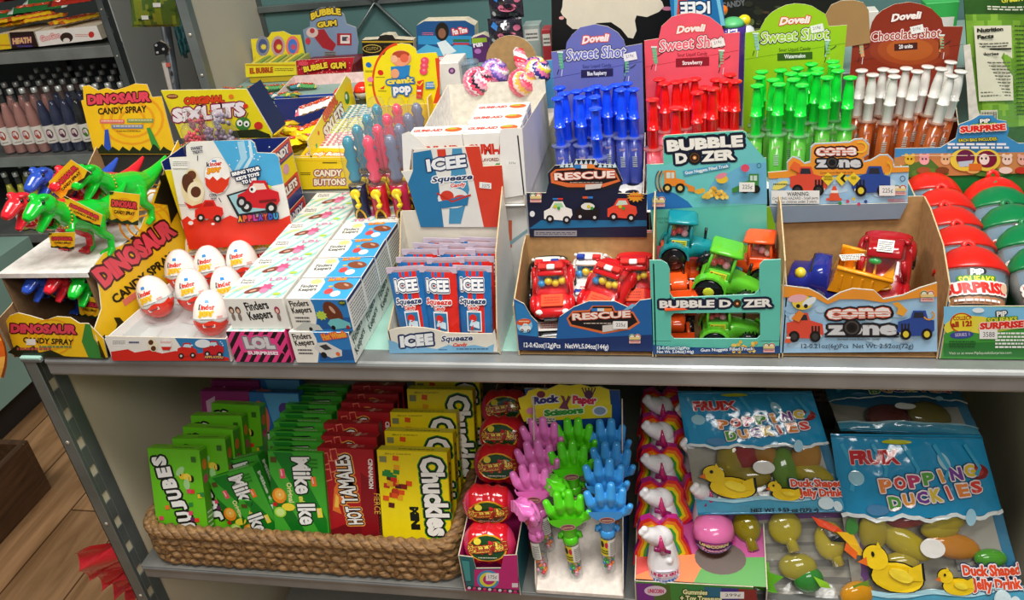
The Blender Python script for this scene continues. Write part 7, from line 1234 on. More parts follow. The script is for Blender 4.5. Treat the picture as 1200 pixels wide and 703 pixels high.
# ---- theatre boxes
TW,TD,TH=.083,.0185,.175; LEAN=math.radians(20)
def tbox(kind,label):
    r=thing('candy_box',label,'candy box'); body={'juj':'#6cc41c','mike':'#3aa028','hot':'#a0141c','chk':'#f6dc10','blu':'#2a6fb4','pur':'#8a1f6a'}[kind]
    w_=.100 if kind=='chk' else TW; b=MB(); b.box(0,w_,0,TD,0,TH,m(body)); f=Art(b,FF(0),w_,TH); t=Art(b,FT(TH),w_,TD); s=Art(b,FRt(w_),TD,TH)
    if kind=='juj':
        word='JUJUBES'; Y=.03; X=[.66,.60,.54,.50,.44,.40,.38]; 
        for k,ch in enumerate(word): 
            yy=.24+k*.102; xx=.80-.072*k; f.t(ch,(xx,yy),(xx-.03,yy+.090),.135,'#f6f4ee','#16180e',.14,bold=.07)
        f.el(.62,.76,.06,.035,'#f0c828'); f.el(.72,.745,.07,.038,'#f4d84a'); f.el(.80,.735,.05,.034,'#1c1a14'); f.el(.78,.74,.02,.03,'#f4d84a'); f.el(.60,.80,.09,.035,'#a8d890',rot=20); f.el(.70,.68,.06,.05,'#a8d890'); f.el(.60,.765,.012,.01,'#1a1a14')
        rd=random.Random(4)
        for k in range(16): x,y=(rd.uniform(.62,.95),rd.uniform(.30,.62)) if k<9 else (rd.uniform(.06,.36),rd.uniform(.10,.48)); c=rd.choice(['#e83a2a','#f0c828','#2f8a3a','#6a2a5a','#f0782a','#e8486a']); f.poly([(x,y),(x+.085,y+.008),(x+.08,y+.045),(x-.004,y+.038)],c)
        f.rect(.84,.89,.93,.94,'#3a6a1c'); f.el(.2,.04,.12,.03,'#6a2a4a'); t.rect(.02,.05,.98,.95,'#8fdc3a'); t.lines(.45,.3,.85,.6,1,'#4a8a1c'); s.rect(.05,.02,.95,.98,'#4f9a1c'); s.lines(.2,.05,.85,.45,9,'#d8e8c0',3,.35); s.el(.5,.85,.3,.05,'#e87a2a'); s.el(.5,.72,.3,.04,'#c8486a')
    elif kind=='mike':
        f.rect(.01,.005,.99,.995,'#43a82e'); f.poly([(.10,.99),(.45,.99),(.98,.40),(.98,.12)],'#157a1e'); f.poly([(.01,.80),(.01,.55),(.62,.005),(.86,.005)],'#12701c')
        f.t('Mike',(.44,.95),(.47,.62),.150,'#f6f4ee','#0c200c',.08,bold=.035) ; f.t('and',(.50,.60),(.505,.55),.05,'#e8e05a',bold=.06); f.t('Ike',(.47,.53),(.50,.34),.150,'#f6f4ee','#0c200c',.08,bold=.035)
        f.t('Original',(.30,.72),(.32,.54),.045,'#f0e8a0',bold=.03)
        for x,y,c in ((.24,.80,'#f0506a'),(.80,.74,'#f4782a'),(.86,.46,'#f0dc3a'),(.88,.20,'#d8242a'),(.10,.60,'#f4782a')): f.poly([(x-.05,y+.04),(x+.04,y+.045),(x+.055,y-.04),(x-.04,y-.045)],c); f.poly([(x-.03,y+.035),(x-.01,y+.036),(x+.005,y-.02),(x-.02,y-.02)],'#f8c8c0')
        f.el(.15,.60,.13,.07,'#f08a1c'); f.el(.16,.61,.09,.048,'#f8b84a'); f.el(.16,.61,.02,.01,'#f8e0b0'); f.el(.30,.50,.12,.035,'#f4d838'); f.el(.14,.45,.11,.048,'#a8d83a'); f.el(.14,.45,.08,.035,'#d0ec8a'); f.el(.06,.52,.04,.02,'#c8141c'); f.rect(.05,.90,.16,.95,'#5a4a1c'); f.lines(.72,.86,.9,.96,3,'#2a7a1c')
        t.rect(.02,.05,.98,.95,'#5cc83a'); t.poly([(.1,.05),(.5,.05),(.4,.5),(.2,.5)],'#1c7a1e'); t.lines(.42,.35,.86,.7,1,'#dff0c8'); s.rect(.05,.01,.95,.99,'#2a8a22'); s.t('Mike and Ike',(.30,.92),(.30,.30),.42*.09,'#e8f0d8',bold=.05)
    elif kind=='hot':
        f.rect(.01,.005,.99,.995,'#b01a20'); f.poly([(.01,.005),(.99,.005),(.99,.45),(.01,.25)],'#7a1018'); f.poly([(.68,.2),(.99,.3),(.99,.7),(.75,.8)],'#8a1018')
        f.t('HOT',(.72,.34),(.68,.50),.125,'#f6f2ea','#2a0a0a',.08,bold=.03,sh=.1,out2='#f0a04a',ow2=.15); f.t('TAMALES',(.66,.53),(.56,.95),.14,'#f6f2ea','#2a0a0a',.08,bold=.03,sh=.1,out2='#f0a04a',ow2=.15)
        for x,y in ((.14,.90),(.26,.84),(.16,.76),(.30,.94),(.86,.12)): f.poly([(x-.07,y+.05),(x+.05,y+.06),(x+.08,y-.04),(x-.04,y-.06)],'#f07a60'); f.poly([(x-.055,y+.04),(x+.04,y+.05),(x+.065,y-.03),(x-.03,y-.05)],'#a81a1c')
        f.poly([(.20,.45),(.26,.65),(.34,.72),(.32,.60),(.40,.56),(.32,.50),(.36,.42)],'#e8742a'); f.poly([(.24,.48),(.28,.60),(.33,.57),(.31,.48)],'#f4c04a'); f.t('CINNAMON',(.90,.92),(.88,.66),.04,'#f4e8e0',bold=.05); f.lines(.05,.2,.12,.6,1,'#e8c8b0'); f.t('FIERCE',(.96,.62),(.95,.44),.05,'#e8b04a')
        t.rect(.02,.05,.98,.95,'#c0202a'); t.t('TAMALES',(.5,.3),(.8,.35),.4,'#f4c0a0'); t.poly([(.6,.1),(.68,.1),(.66,.9),(.62,.9)],'#f4c8b0'); s.rect(.05,.01,.95,.99,'#5a0c12'); s.lines(.2,.05,.8,.5,16,'#c8a090',3,.4)
    elif kind=='chk':
        f.t('Chuckles',(.60,.95),(.66,.27),.20,'#f8f4ec','#16160e',.08,bold=.05,out2='#2a8a2a',ow2=.12); f.t('MINI',(.42,.52),(.43,.32),.075,'#16160e','#2a8a2a',.0,bold=.08)
        rd=random.Random(8)
        for k in range(26): 
            x=.24+rd.gauss(0,.075); y=.68+rd.gauss(0,.10); c=rd.choice(['#d8241c','#e8541c','#8a1a14','#2f8a3a','#f0a81c','#c83a1c','#5a1a1a']); a_=rd.uniform(-.4,.4); r_=.05; f.poly([(x+r_*math.cos(a_+q*PI/2),y+.45*r_*math.sin(a_+q*PI/2)) for q in range(4)] if False else [(x-.045,y-.018),(x+.04,y-.024),(x+.048,y+.018),(x-.038,y+.024)],c)
        f.rect(.04,.90,.14,.95,'#8a8a5a'); f.lines(.06,.03,.2,.08,2,'#6a6a1c'); t.rect(.02,.05,.98,.95,'#fae63a'); t.lines(.3,.3,.8,.6,1,'#8a7a10'); s.rect(.05,.01,.95,.99,'#e0c010'); s.t('Chuckles',(.3,.9),(.3,.45),.05,'#16160e',bold=.05); s.lines(.2,.05,.8,.4,10,'#6a5a10',3,.35)
        f.t('JELLY CANDY',(.12,.965),(.50,.965),.014,'#4a4a10')
    elif kind=='blu':
        f.rect(.01,.01,.99,.99,'#2a6fb4'); f.poly([(.3,.99),(.99,.99),(.99,.2),(.5,.6)],'#5aa8d8'); f.arc(.18,.75,.16,.14,.07,'#f06a5a',-70,100); f.el(.7,.85,.12,.06,'#5a3a8a'); f.t('kers',(.30,.62),(.34,.15),.11,'#f6f4ee','#16181e',.14,bold=.07); t.rect(.02,.05,.98,.95,'#24589a'); t.el(.25,.5,.15,.3,'#d86a6a')
    else:
        f.rect(.01,.01,.99,.99,'#9a2070'); f.poly([(.1,.9),(.3,.95),(.25,.7),(.12,.65)],'#d8b0c8'); f.t('NERDS',(.6,.3),(.5,.8),.2,'#f0e0ea','#4a0a3a',.1,bold=.05) if False else f.poly([(.5,.5),(.7,.8),(.8,.6)],'#d8a0c8'); t.rect(.02,.05,.98,.95,'#b02a80'); t.rect(.5,.3,.9,.7,'#6a1450')
    b.build('carton',r); return r
pj,pm,ph,pc_,pb2,pp=[tbox(k,'x') for k in('juj','mike','hot','chk','blu','pur')]
FZ=LZ+.0045
def row(proto,corners,zt,label,group,h=TH,rots=None,y0=None):
    last=None
    for i,(x,y) in enumerate(corners):
        p=W(x,y,z=zt)
        if last is not None and p.y<last+.0203: p=V((p.x,last+.0203,p.z))
        last=p.y; rz=(rots[i] if rots else 0); hh=(zt-FZ-.0065)/math.cos(LEAN); inst(proto,i,(p.x,p.y-hh*math.sin(LEAN),FZ+.0065),(-LEAN,0,math.radians(rz)),label%ORD[i],group=group,scale=(1,1,hh/TH))
row(pj,[(172,525),(203,514),(212,500),(224,487),(245,472)],-.206,'bright green JUJUBES box, %s from the front in the leftmost column','green candy boxes in the leftmost column',rots=[0,3,-2,2,-3])
row(pm,[(313,528),(313,516),(315,505),(320,494),(327,484),(334,473.5),(341,463),(348,453)],-.206,'green Mike and Ike box, %s from the front in the straight column','green candy boxes in the straight column')
row(ph,[(371,524),(376,510),(380,496),(394,481),(399,471),(406,461),(412,451)],-.203,'dark red HOT TAMALES box, %s from the front of its column','dark red candy boxes',rots=[0,0,2,-1,0,1,0])
row(pc_,[(441,527),(450,505),(457,483)],-.203,'yellow Chuckles box, %s from the front in the basket','yellow candy boxes at the front',rots=[0,0,1])
p=W(476,459,z=-.190); o=copy_tree(pc_); o.location=(p.x,p.y-.06,FZ+.0065); o.rotation_euler=(-LEAN,0,0); o.scale=(1,1,1.06); o['label']='yellow Chuckles box standing taller behind the front three'; o['group']='yellow candy boxes at the back'
o=copy_tree(o); o.location=(p.x+.004,p.y-.03,FZ+.0065); o['label']='yellow Chuckles box at the very back of the basket'
for i,(x,y) in enumerate(((292,465),(293,451))): p=W(x,y,z=-.205); inst(pb2,i,(p.x,p.y-.058+.004*i,FZ+.0065),(-LEAN,0,0),'blue candy box with a pink ring, %s from the front behind the green boxes'%ORD[i],scale=1.0)
for i,(x,y) in enumerate(((238,463),(250,451))): p=W(x,y,z=-.205); inst(pp,i,(p.x-.004,p.y-.058,FZ+.0065),(-LEAN,0,0),'purple candy box, %s from the front at the back left of the basket'%ORD[i],scale=1.0)
# two boxes leaning to the left and a low one in front
for i,(tl,yt,ang) in enumerate((((243,561),.068,-20),((248,545),.092,-17))):
    p=W(*tl,y=yt); a=math.radians(ang); la=math.radians(18); up=V((math.sin(a),math.sin(la)*math.cos(a),math.cos(la)*math.cos(a))); L_=.150; o=copy_tree(pm); o.scale=(1,1,L_/TH); o.rotation_euler=(-la,a,0)
    R_=o.rotation_euler.to_matrix(); o.location=p-R_@V((0,0,L_)); o['label']='green Mike and Ike box leaning over to the left, %s of the leaning pair'%('front' if i==0 else 'rear'); o['group']='green candy boxes leaning left'
p=W(279,586,y=.052); o=copy_tree(pm); o.rotation_euler=(-math.radians(14),0,math.radians(2)); o.scale=(1,1,.66); o.location=p-o.rotation_euler.to_matrix()@V((0,0,TH*.66)); o['label']='green Mike and Ike box sitting lowest, right behind the basket rim'; del o['group']
# ---- gummy roll box
GR=thing('display_box','small teal and magenta open box of red gummy roll packets beside the basket','box'); fr=FF(-.006)
def art(a):
    a.poly([(587,666),(590,651),(606,650),(608,692),(587,690)],'#c8287a'); a.rect(556,667,588,690,'#c8287a'); a.el(572,679,13,11,'#3a9ad0'); a.el(572,679,10,8.5,'#e8e040'); a.el(573,679,7,6,'#c8287a'); price(a,577,676,15,9,'175¢'); a.rect(600,683,607,688,'#e8dce4'); a.poly([(547,686),(608,691),(608,694),(547,689)],'#1a3a4a'); [a.el(550+k*6,688.5+.5*k*.9,2,1.6,'#d83a6a' if k%2 else '#e8e0ea') for k in range(10)]
    a.t('GUMMY ROLL',(553,662),(545,660),.1,'#e8e040') if False else a.poly([(541,656),(550,657),(552,680),(546,680)],'#3f9a9a')
px_card(GR,fr,[(538,651),(554,653),(557.7,666),(588,665.7),(590,651),(606,650.5),(609,694),(547,689.5)],.0014,'#246a70','front_panel','#c8287a',art)
q0=fr.px((547,689)); q1=fr.px((609,694)); gx0,gx1=q0[0]-.002,q1[0]; gz=LZ+.0006
q=[fr.px(p) for p in ((538,651),)][0]
b=MB(); b.card(FRt(gx0),[(-.006,gz),(.30,gz),(.30,-.25),(-.006,q[1])],.0014,m('#c8287a'),m('#246a70')); b.build('side_panel',GR); b=MB(); b.card(FL(gx1),[(.006,gz),(-.30,gz),(-.30,-.25),(.006,q[1])],.0014,m('#c8287a'),m('#246a70')); b.build('side_panel',GR)
b=MB(); b.box(gx0,gx1,-.005,.30,gz,gz+.0014,m('#c8287a')); b.build('base',GR); settle(GR)
def roll(label):
    r=thing('gummy_roll_packet',label,'candy packet'); b=MB(); w_=.072
    def fn(u,v):
        a=-PI*.10-2*PI*v; k=min(1,min(u,1-u)*5)**.55; R_=.026*k+.0015+.0022*noise.noise(V((u*9,v*7,2))); return V(((u-.5)*w_*(1.0),R_*math.cos(a)*.75,R_*math.sin(a)+.001*math.sin(30*u+9*v)))
    surf(b,fn,22,22,lambda u,v:m('#d81c2a' if .14<u<.86 else '#e03a6a','f')); weld(b.build('wrapper',r))
    b=MB(); f2=lambda u,v:V(((u-.5)*.062,-(.0205*math.cos((v-.5)*2.0)+.0015)*(1-.35*(2*u-1)**4),.027*math.sin((v-.5)*2.0)*(1-.25*(2*u-1)**4))); a=Art(b,Mp(f2),1,1,e=.0012,kind='f')
    for x,y,rx,ry,c in ((.5,.5,.42,.36,'#f0a81c'),(.5,.5,.38,.32,'#1c4a20'),(.3,.68,.08,.08,'#e8d03a'),(.72,.62,.08,.07,'#4fa83a')): a.el(x,y,rx,ry,c,16)
    a.t('Gummy Roll',(.10,.40),(.92,.50),.20,'#f4e05a','#a8301c',.12,bold=.07); a.lines(.3,.26,.7,.32,1,'#e8e8d8'); b.build('print',r); return r
gr=roll('x'); cx_=(gx0+gx1)/2
for i,(px,y,rot,l) in enumerate((((574,636),.022,(-.45,0,.06),'red foil gummy roll packet at the front of the teal box'),((573,590),.055,(-.1,.1,.12),'pinkish gummy roll packet lying on top, second from the front'),((585,543),.105,(-.5,0,.05),'red gummy roll packet, third from the front'),((590,510),.150,(-.6,0,-.1),'red gummy roll packet, fourth from the front'),((592,478),.205,(-.6,0,.1),'red gummy roll packet at the back of the teal box'))):
    p=W(*px,y=y); inst(gr,i,(min(max(p.x,cx_-.012),cx_+.005),y,p.z),rot,l,group='gummy roll packets')
# ---- rock paper scissors display
RP=thing('display_box','white tray with yellow ROCK PAPER SCISSORS header holding plastic hand toys','box'); yb=.118; fr=FF(yb)
hd=[(607,467),(616,464),(619,458),(630,455),(640,457),(655,450.5),(668,452),(680,450),(692,454),(703,453),(714,457),(717,489),(614,494)]
def art(a):
    a.poly([(608,480),(717,474),(717,489),(614,494)],'#e8d82a'); a.t('Rock',(625,474),(656,471),9,'#2a3a8a','#f4f0e0',.14,bold=.07); a.t('Paper',(671,472),(699,473),9,'#e0285a','#f4f0e0',.14,bold=.07); a.t('Scissors',(638,488),(684,484),8,'#2f9a3a','#e8f0c0',.14,bold=.07)
    a.el(634,462,5,4,'#7a2a4a'); a.poly([(655,478),(660,470),(657,463),(661,464),(663,470),(666,463),(669,465),(665,474),(667,480)],'#7a3a5a'); a.el(690,462,5,5,'#5a2a5a'); [a.line([(690+k*2.2,462),(690+k*4,454)],1.4,'#5a2a5a') for k in (-2,-1,0,1,2)]
    a.el(703,481,9,6,'#f0f0ea'); a.el(703,481,7,4.5,'#8aa0c0'); a.el(622,481,5,4,'#e890b0'); a.rect(617,489,651,496,'#e8e4da'); a.lines(619,490,650,495,2,'#5a5a50')
px_card(RP,fr,hd,.0016,'#f2e22e','header','#cbb690',art); f2=FF(yb+.0018); q0=f2.px((614,490)); q1=f2.px((720,488)); rx0,rx1=q0[0]+.010,q1[0]+.004
rx0=-.006; rx1=.1085; zt=-.135
b=MB(); b.card(f2,[(rx0-.012,zt+.012),(rx1-.002,zt+.012),(rx1,LZ+.001),(rx0,LZ+.001)],.0014,m('#1f4f96')); b.build('back_panel',RP)
b=MB(); b.card(FRt(rx0),[(.0,LZ+.001),(yb,LZ+.001),(yb,zt),(.0,-.355)],.0014,m('#e6ddd2','k'),m('#1f4f96')); b.build('side_panel',RP); b=MB(); b.card(FL(rx1),[(.0,LZ+.001),(-yb,LZ+.001),(-yb,zt),(-.0,-.355)],.0014,m('#e6ddd2','k'),m('#1f4f96')); b.build('side_panel',RP)
b=MB(); b.add([(rx0,0,LZ+.006),(rx1,0,LZ+.006),(rx1,yb,LZ+.075),(rx0,yb,LZ+.075)],[(0,1,2,3)],m('#efe4da','k'),False); b.box(rx0,rx1,-.001,.0004,LZ+.001,LZ+.007,m('#efe4da','k')); b.build('tray',RP); settle(RP)
def hand(c,label,fist=0):
    r=thing('hand_toy',label,'hand toy'); mt=m(c,'g'); b=MB()
    b.tube([(0,0,.070),(0,0,.080),(0,.001,.092)],[.0085,.010,.012],mt,14)
    b.ell((0,0,.104),(.0195,.0085,.015),mt,16,10)
    F=[(-.0160,.106,-.0235,.128,.0060),(-.0060,.110,-.0085,.139,.0064),(.0055,.110,.0065,.141,.0064),(.0160,.106,.0205,.132,.0060)]
    for x0,z0,x1,z1,rr_ in F:
        if fist: b.tube([(x0*.8,-.003,z0-.004),(x0*.85,-.009,z0+.010),(x0*.7,-.016,z0+.014),(x0*.6,-.019,z0+.002)],[rr_*1.25,rr_*1.3,rr_*1.25,rr_],mt,10)
        else: b.caps((x0,-.001,z0),((x0+x1)/2,-.0045,(z0+z1)/2),rr_*1.1,rr_*1.08,mt); b.caps(((x0+x1)/2,-.0045,(z0+z1)/2),(x1,-.0015,z1),rr_*1.08,rr_*.86,mt)
    b.caps((.015,-.004,.098),(.026,-.010,.108),.0055,.005,mt); b.caps((.026,-.010,.108),(.029,-.013,.118),.005,.0042,mt)
    fuse(b,'hand',r,.0012,1,mt=mt)
    b=MB(); n=18; ring=[]
    for k in range(n+1):
        a=PI+PI*k/n; ring.append((.0245*math.cos(a),.0225*math.sin(a)*.75))
    O=[V((x,-.0075,.108+z)) for x,z in ring]; I=[V((x*.93,-.0115,.108+z*.93)) for x,z in ring]; 
    b.grid([[O[k],O[k]+V((0,.006,0)),I[k]+V((0,.003,0)),I[k]] for k in range(n+1)],mt,True,True,True)
    b.add([tuple(p) for p in I],[tuple(range(n+1))],mt,False); fr_=Fr((0,-.0117,.095),(1,0,0),(0,0,1)); a=Art(b,fr_,.03,.03); a.el(0,-.02,.33,.17,'#c89a8a'); a.el(0,-.02,.28,.13,m('#7a3a4a')); a.lines(-.22,-.08,.22,.04,2,'#f0c8a8'); b.build('palm_guard',r)
    b=MB(); 
    for s in (-1,1): b.tube([(s*.004,0,.076),(s*.013,-.002,.074),(s*.013,-.002,.069)],.0036,mt,8)
    b.lathe([(.0102,.060),(.0106,.064),(.0100,.070),(.0085,.072)],mt,14); b.build('hinge',r)
    b=MB(); b.lathe([(.0090,.030),(.0098,.032),(.0098,.060)],m('#d8dcdc','t'),18,cap=False); fn=lambda u,v:V((.0100*math.cos(-PI/2+(u-.5)*2.6),.0100*math.sin(-PI/2+(u-.5)*2.6),.032+v*.027)); surf(b,fn,10,4,lambda u,v:m('#e8d82a') if u<.55 else m('#e6e4dc')); a=Art(b,Mp(fn),1,1,e=.0003); a.el(.2,.7,.1,.2,'#1c1a20'); a.el(.42,.7,.08,.18,'#d82a4a'); a.lines(.1,.15,.5,.45,2,'#3a3a20'); a.lines(.6,.1,.95,.9,7,'#6a6a6a',2,.4); b.build('label_sleeve',r)
    b=MB(); b.lathe([(.0075,0),(.0088,.002),(.0090,.031)],m('#e8eef0','c'),18); b.build('candy_tube',r); b=MB(); rd=random.Random(len(label))
    for k in range(34): a=rd.uniform(0,2*PI); R_=rd.uniform(.001,.0058); b.ell((R_*math.cos(a),R_*math.sin(a),rd.uniform(.004,.028)),.0027,m(rd.choice(['#e8384a','#f0c83a','#2a8ad0','#3fb04a','#f07a2a','#f4b0c8']),'g'),7,5)
    b.build('candies',r); return r
hp=[hand('#ec7cc8','p'),hand('#5ad81c','g'),hand('#3f9ee8','b')]; hf=[hand('#ec7cc8','pf',1),hand('#5ad81c','gf',1)]
rows=[(.018,(600,1)),(.046,(566,1)),(.074,(537,1)),(.100,(510,1))]
tgt=[[(628,602),(664,609),(703,593)],[(630,570),(664,574),(701,564)],[(636,545),(668,548),(709,546)],[(642,524),(674,525),(704,523)]]; cn=[0,0,0]; nm=['pink','green','blue']; rn=['front','second','third','rearmost']
for i in range(4):
    for k in range(3):
        y=rows[i][0]; p=W(*tgt[i][k],y=y); base_z=max(p.z-.112,LZ+.008+y*.6)
        pr_=hp[k]; fistp=(i==0 and k==0) or (i==1 and k==1)
        if fistp:
            o=hf[0] if k==0 else hf[1]; o.location=(p.x,y,base_z); o.rotation_euler=(0,-.10,-.9); o['label']='%s plastic hand toy turned sideways, %s of its column'%(nm[k],rn[i])
        else:
            o=inst(pr_,cn[k],(p.x+.006,y,base_z),(-.05,-.12+.07*k,RND.uniform(-.15,.15)),'%s plastic hand toy with spread fingers, %s of its column'%(nm[k],rn[i]),group=nm[k]+' hand toys'); cn[k]+=1
# ---- rainbow unicorn tray
UT=thing('display_box','rainbow printed tray holding white and rainbow unicorn bottles','box'); ux0,ux1=.126,.287; uyb=.225
RB=['#d8202a','#f07a1c','#f0d81c','#3fa83a','#2a7ad0','#6a2a9a','#c02a8a']
fr=FF(-.004)
def art(a):
    for k in range(7): a.poly([(745+k*20,683+k*1.1),(766+k*20,684+k*1.1),(768+k*20,706),(747+k*20,706)],['#7a2a8a','#4a6a2a','#3f8a3a','#2f8a4a','#1c6a8a','#3a2a8a','#8a2a2a'][k])
    a.el(768,692,13,6,'#e8d0e0'); a.t('UNICORN',(759,694.5),(778,695),5,'#d02a6a',bold=.05); a.t('Gummies',(800,696),(829,697),6,'#f0f0b0','#1c3a1c',.14,bold=.05); a.t('+ Toy Treasure',(797,703),(846,704.5),6,'#f0f0b0','#1c3a1c',.14,bold=.05); price(a,858,697,28,8,'299¢')
px_card(UT,fr,[(745,681),(883,688),(883,712),(746,712)],.0015,'#3f8a3a','front_panel','#cbb690',art)
zf=fr.px((745,681))[1]; f3=Fr((ux0,0,zf),(1,0,0),(0,uyb,.085)); Lf=math.hypot(uyb,.085); b=MB(); 
b.card(f3,[(0,0),(ux1-ux0,0),(ux1-ux0,Lf),(0,Lf)],.0014,m('#e8641c'),m('#cbb690','k')); a=Art(b,f3,ux1-ux0,Lf)
a.poly([(0,0),(.5,0),(.62,.18),(.4,.3),(0,.2)],'#f0741c'); a.poly([(0,.02),(0,.25),(.3,.34),(.1,.05)],'#d8301c'); a.poly([(.45,0),(1,0),(1,.16),(.6,.2)],'#3f9a2a'); a.poly([(.2,.18),(.6,.14),(1,.16),(1,.5),(.2,.6)],'#b01c7a'); a.poly([(.2,.5),(1,.4),(1,1),(.2,1)],'#8a1a6a'); a.el(.66,.14,.20,.09,'#4a3020'); a.el(.66,.36,.18,.08,'#3a1030'); b.build('tray',UT)
b=MB(); b.card(FRt(ux0),[(-.003,LZ+.001),(uyb,LZ+.001),(uyb,zf+.10),(-.003,zf)],.0014,m('#5a2a7a'),m('#cbb690','k')); b.build('side_panel',UT); b=MB(); b.card(FL(ux1),[(.003,LZ+.001),(-uyb,LZ+.001),(-uyb,zf+.10),(.003,zf)],.0014,m('#5a2a7a'),m('#cbb690','k')); b.build('side_panel',UT)
settle(UT)
def unicorn(label):
    r=thing('unicorn_bottle',label,'candy bottle'); b=MB(); mt=m('#f2eef0','g')
    T=b.tube
    b.lathe([(.010,0),(.017,.004),(.0175,.018),(.0145,.034),(.0125,.044)],mt,20); b.ell((-.001,-.001,.050),(.0135,.011,.014),mt,14,9); T([(-.004,-.004,.054),(-.012,-.010,.062),(-.017,-.013,.067)],[.0105,.008,.0055],mt,12); 
    for x,z in ((-.019,.068),(-.016,.0715),(.006,.030)): b.ell((x,-.013,z),(.0042,.004,.0042),mt,8,6)
    fuse(b,'body',r,.0012,2,mt=mt)
    b=MB(); pts=[(0,.072),(-.012,.084),(-.024,.080),(-.030,.064),(-.028,.048),(-.036,.030),(-.040,.010),(-.030,.012),(-.020,.006),(.020,.006),(.030,.012),(.038,.020),(.034,.036),(.028,.050),(.029,.066),(.022,.080),(.010,.083)]
    fr_=Fr((0,.008,0),(1,0,0),(0,0,1)); b.card(fr_,pts,.010,m('#d8202a','g'),m('#6a2a9a','g'),m('#c02a8a','g')); a=Art(b,fr_,kind='g'); a.P=lambda p:p
    for k in range(7): 
        q=1-.115*k; a.poly([(x*q,.038+(z-.038)*q) for x,z in pts],RB[k])
    b.build('rainbow_shell',r)
    b=MB(); T2_=b.tube; T2_([(.001,-.012,.040),(-.001,-.015,.052),(-.0005,-.013,.062)],[.0045,.0032,.0008],m('#c02a6a','g'),8); b.tube([(-.008,-.014,.047),(.008,-.014,.041)],[.003,.002],m('#8a1a5a','g'),8); b.build('horn',r)
    b=MB(); fn=lambda u,v:V((.0182*math.cos(-PI/2+(u-.5)*2.2),.0182*math.sin(-PI/2+(u-.5)*2.2),.004+v*.016)); a=Art(b,Mp(fn),1,1,e=.0006); a.el(.5,.5,.46,.5,'#e8dcf0'); a.t('UNICORN',(.12,.55),(.88,.55),.32,'#d0246a','#f4e8f0',.12,bold=.06); a.t('Treasure',(.14,.12),(.86,.12),.34,'#2a6ac0','#f4e8f0',.12,bold=.06); b.build('label_print',r); return r
un=unicorn('x'); _b=[c for c in un.children if c.name.startswith(('body','label_print','horn'))]; [c.data.transform(TR((0,-.002,0))@Matrix.Scale(1.22,4)) for c in _b]; US=[(.160,.022,(776,648)),(.158,.062,(0,0)),(.156,.102,(0,0)),(.155,.142,0),(.155,.182,0)]
tg=[(776,645),(768,600),(762,560),(763,522),(768,492)]
for i in range(5):
    y=.020+.040*i; p=W(*tg[i],y=y); inst(un,i,(max(p.x,ux0+.036),y,p.z-.042),(-.12,-.05,.10),'white unicorn bottle with rainbow wings, %s from the front in the left column'%ORD[i],group='unicorn bottles in the left column')
for i in range(3):
    y=.085+.045*i; p=W((830,818,812)[i],(592,540,500)[i],y=y); o=copy_tree(un); o.location=(p.x,y,p.z-.042); o.rotation_euler=(-.1,0,.3); o['label']='rainbow unicorn bottle half hidden by the bag, %s from the front in the right column'%ORD[i]; o['group']='unicorn bottles in the right column'
pk=thing('candy_cup','glossy pink round cup with a purple label in the rainbow tray','candy cup'); p=W(836,622,y=.055); b=MB(); b.lathe([(.012,-.022),(.022,-.014),(.027,0),(.024,.012),(.012,.020)],m('#e070a8','g'),24,p); b.build('cup',pk); b=MB(); fn=lambda u,v:p+V((.0262*math.cos(-PI/2+(u-.5)*2),.0262*math.sin(-PI/2+(u-.5)*2),-.012+v*.017)); a=Art(b,Mp(fn),1,1,e=.0016); a.el(.5,.5,.5,.5,'#4a1a5a'); a.t('UNICORN',(.15,.55),(.85,.55),.3,'#f0e0a0',bold=.05); a.t('Treasure',(.2,.15),(.8,.15),.3,'#f0a0c0',bold=.05); b.build('label_print',pk); settle(pk)
# ---- jelly bags
def quadfn(C,bul,wr=.0018,sd=0):
    P=[W(x,y,y=yy) for x,y,yy in C]; n=((P[1]-P[0]).cross(P[3]-P[0])).normalized()
    def f(u,v,s=1): 
        q=P[0].lerp(P[1],u).lerp(P[3].lerp(P[2],u),v); k=(max(0,math.sin(PI*min(max(u,0),1))))**.55*(max(0,math.sin(PI*min(max(v,0),1))))**.55; 
        return q+n*(s*bul*k+wr*(noise.noise(V((u*7+sd,v*6,sd)))+.5*noise.noise(V((u*17,v*13,sd)))))
    return f
def duck(a,x,y,s,k=1.0):
    for c,g in (('#16160e',1.08),('#f2cc14',1.0)):
        a.el(x+.16*s,y-.10*s*k,.30*s*g,.17*s*k*g,c,20,-6); a.el(x-.06*s,y+.12*s*k,.145*s*g,.135*s*k*g,c); a.poly([(x+.28*s,y-.12*s*k),(x+.30*s*1.0,y-.0*s*k),(x+.46*s*g,y+.06*s*k*g),(x+.45*s*g,y-.14*s*k)],c)
        if c!='#16160e': a.poly([(x-.04*s,y+.22*s*k),(x+.0*s,y+.30*s*k),(x+.03*s,y+.22*s*k)],c)
    a.poly([(x-.17*s,y+.13*s*k),(x-.27*s,y+.07*s*k),(x-.17*s,y+.03*s*k)],'#e8701c'); a.el(x-.08*s,y+.16*s*k,.022*s,.028*s*k,'#16160e'); a.el(x+.20*s,y-.06*s*k,.14*s,.07*s*k,'#f8dc3a',16,-20)
def jelly(root,p,r_,c,R=None,stem=None):
    b=MB(); mt=m(c,'j'); b.ell(p,r_,mt,16,10,R)
    if stem: b.tube([p,V(p)+V(stem)*.6,V(p)+V(stem)],[.012,.007,.008],mt,10)
    return b.build('jelly_candy',root)
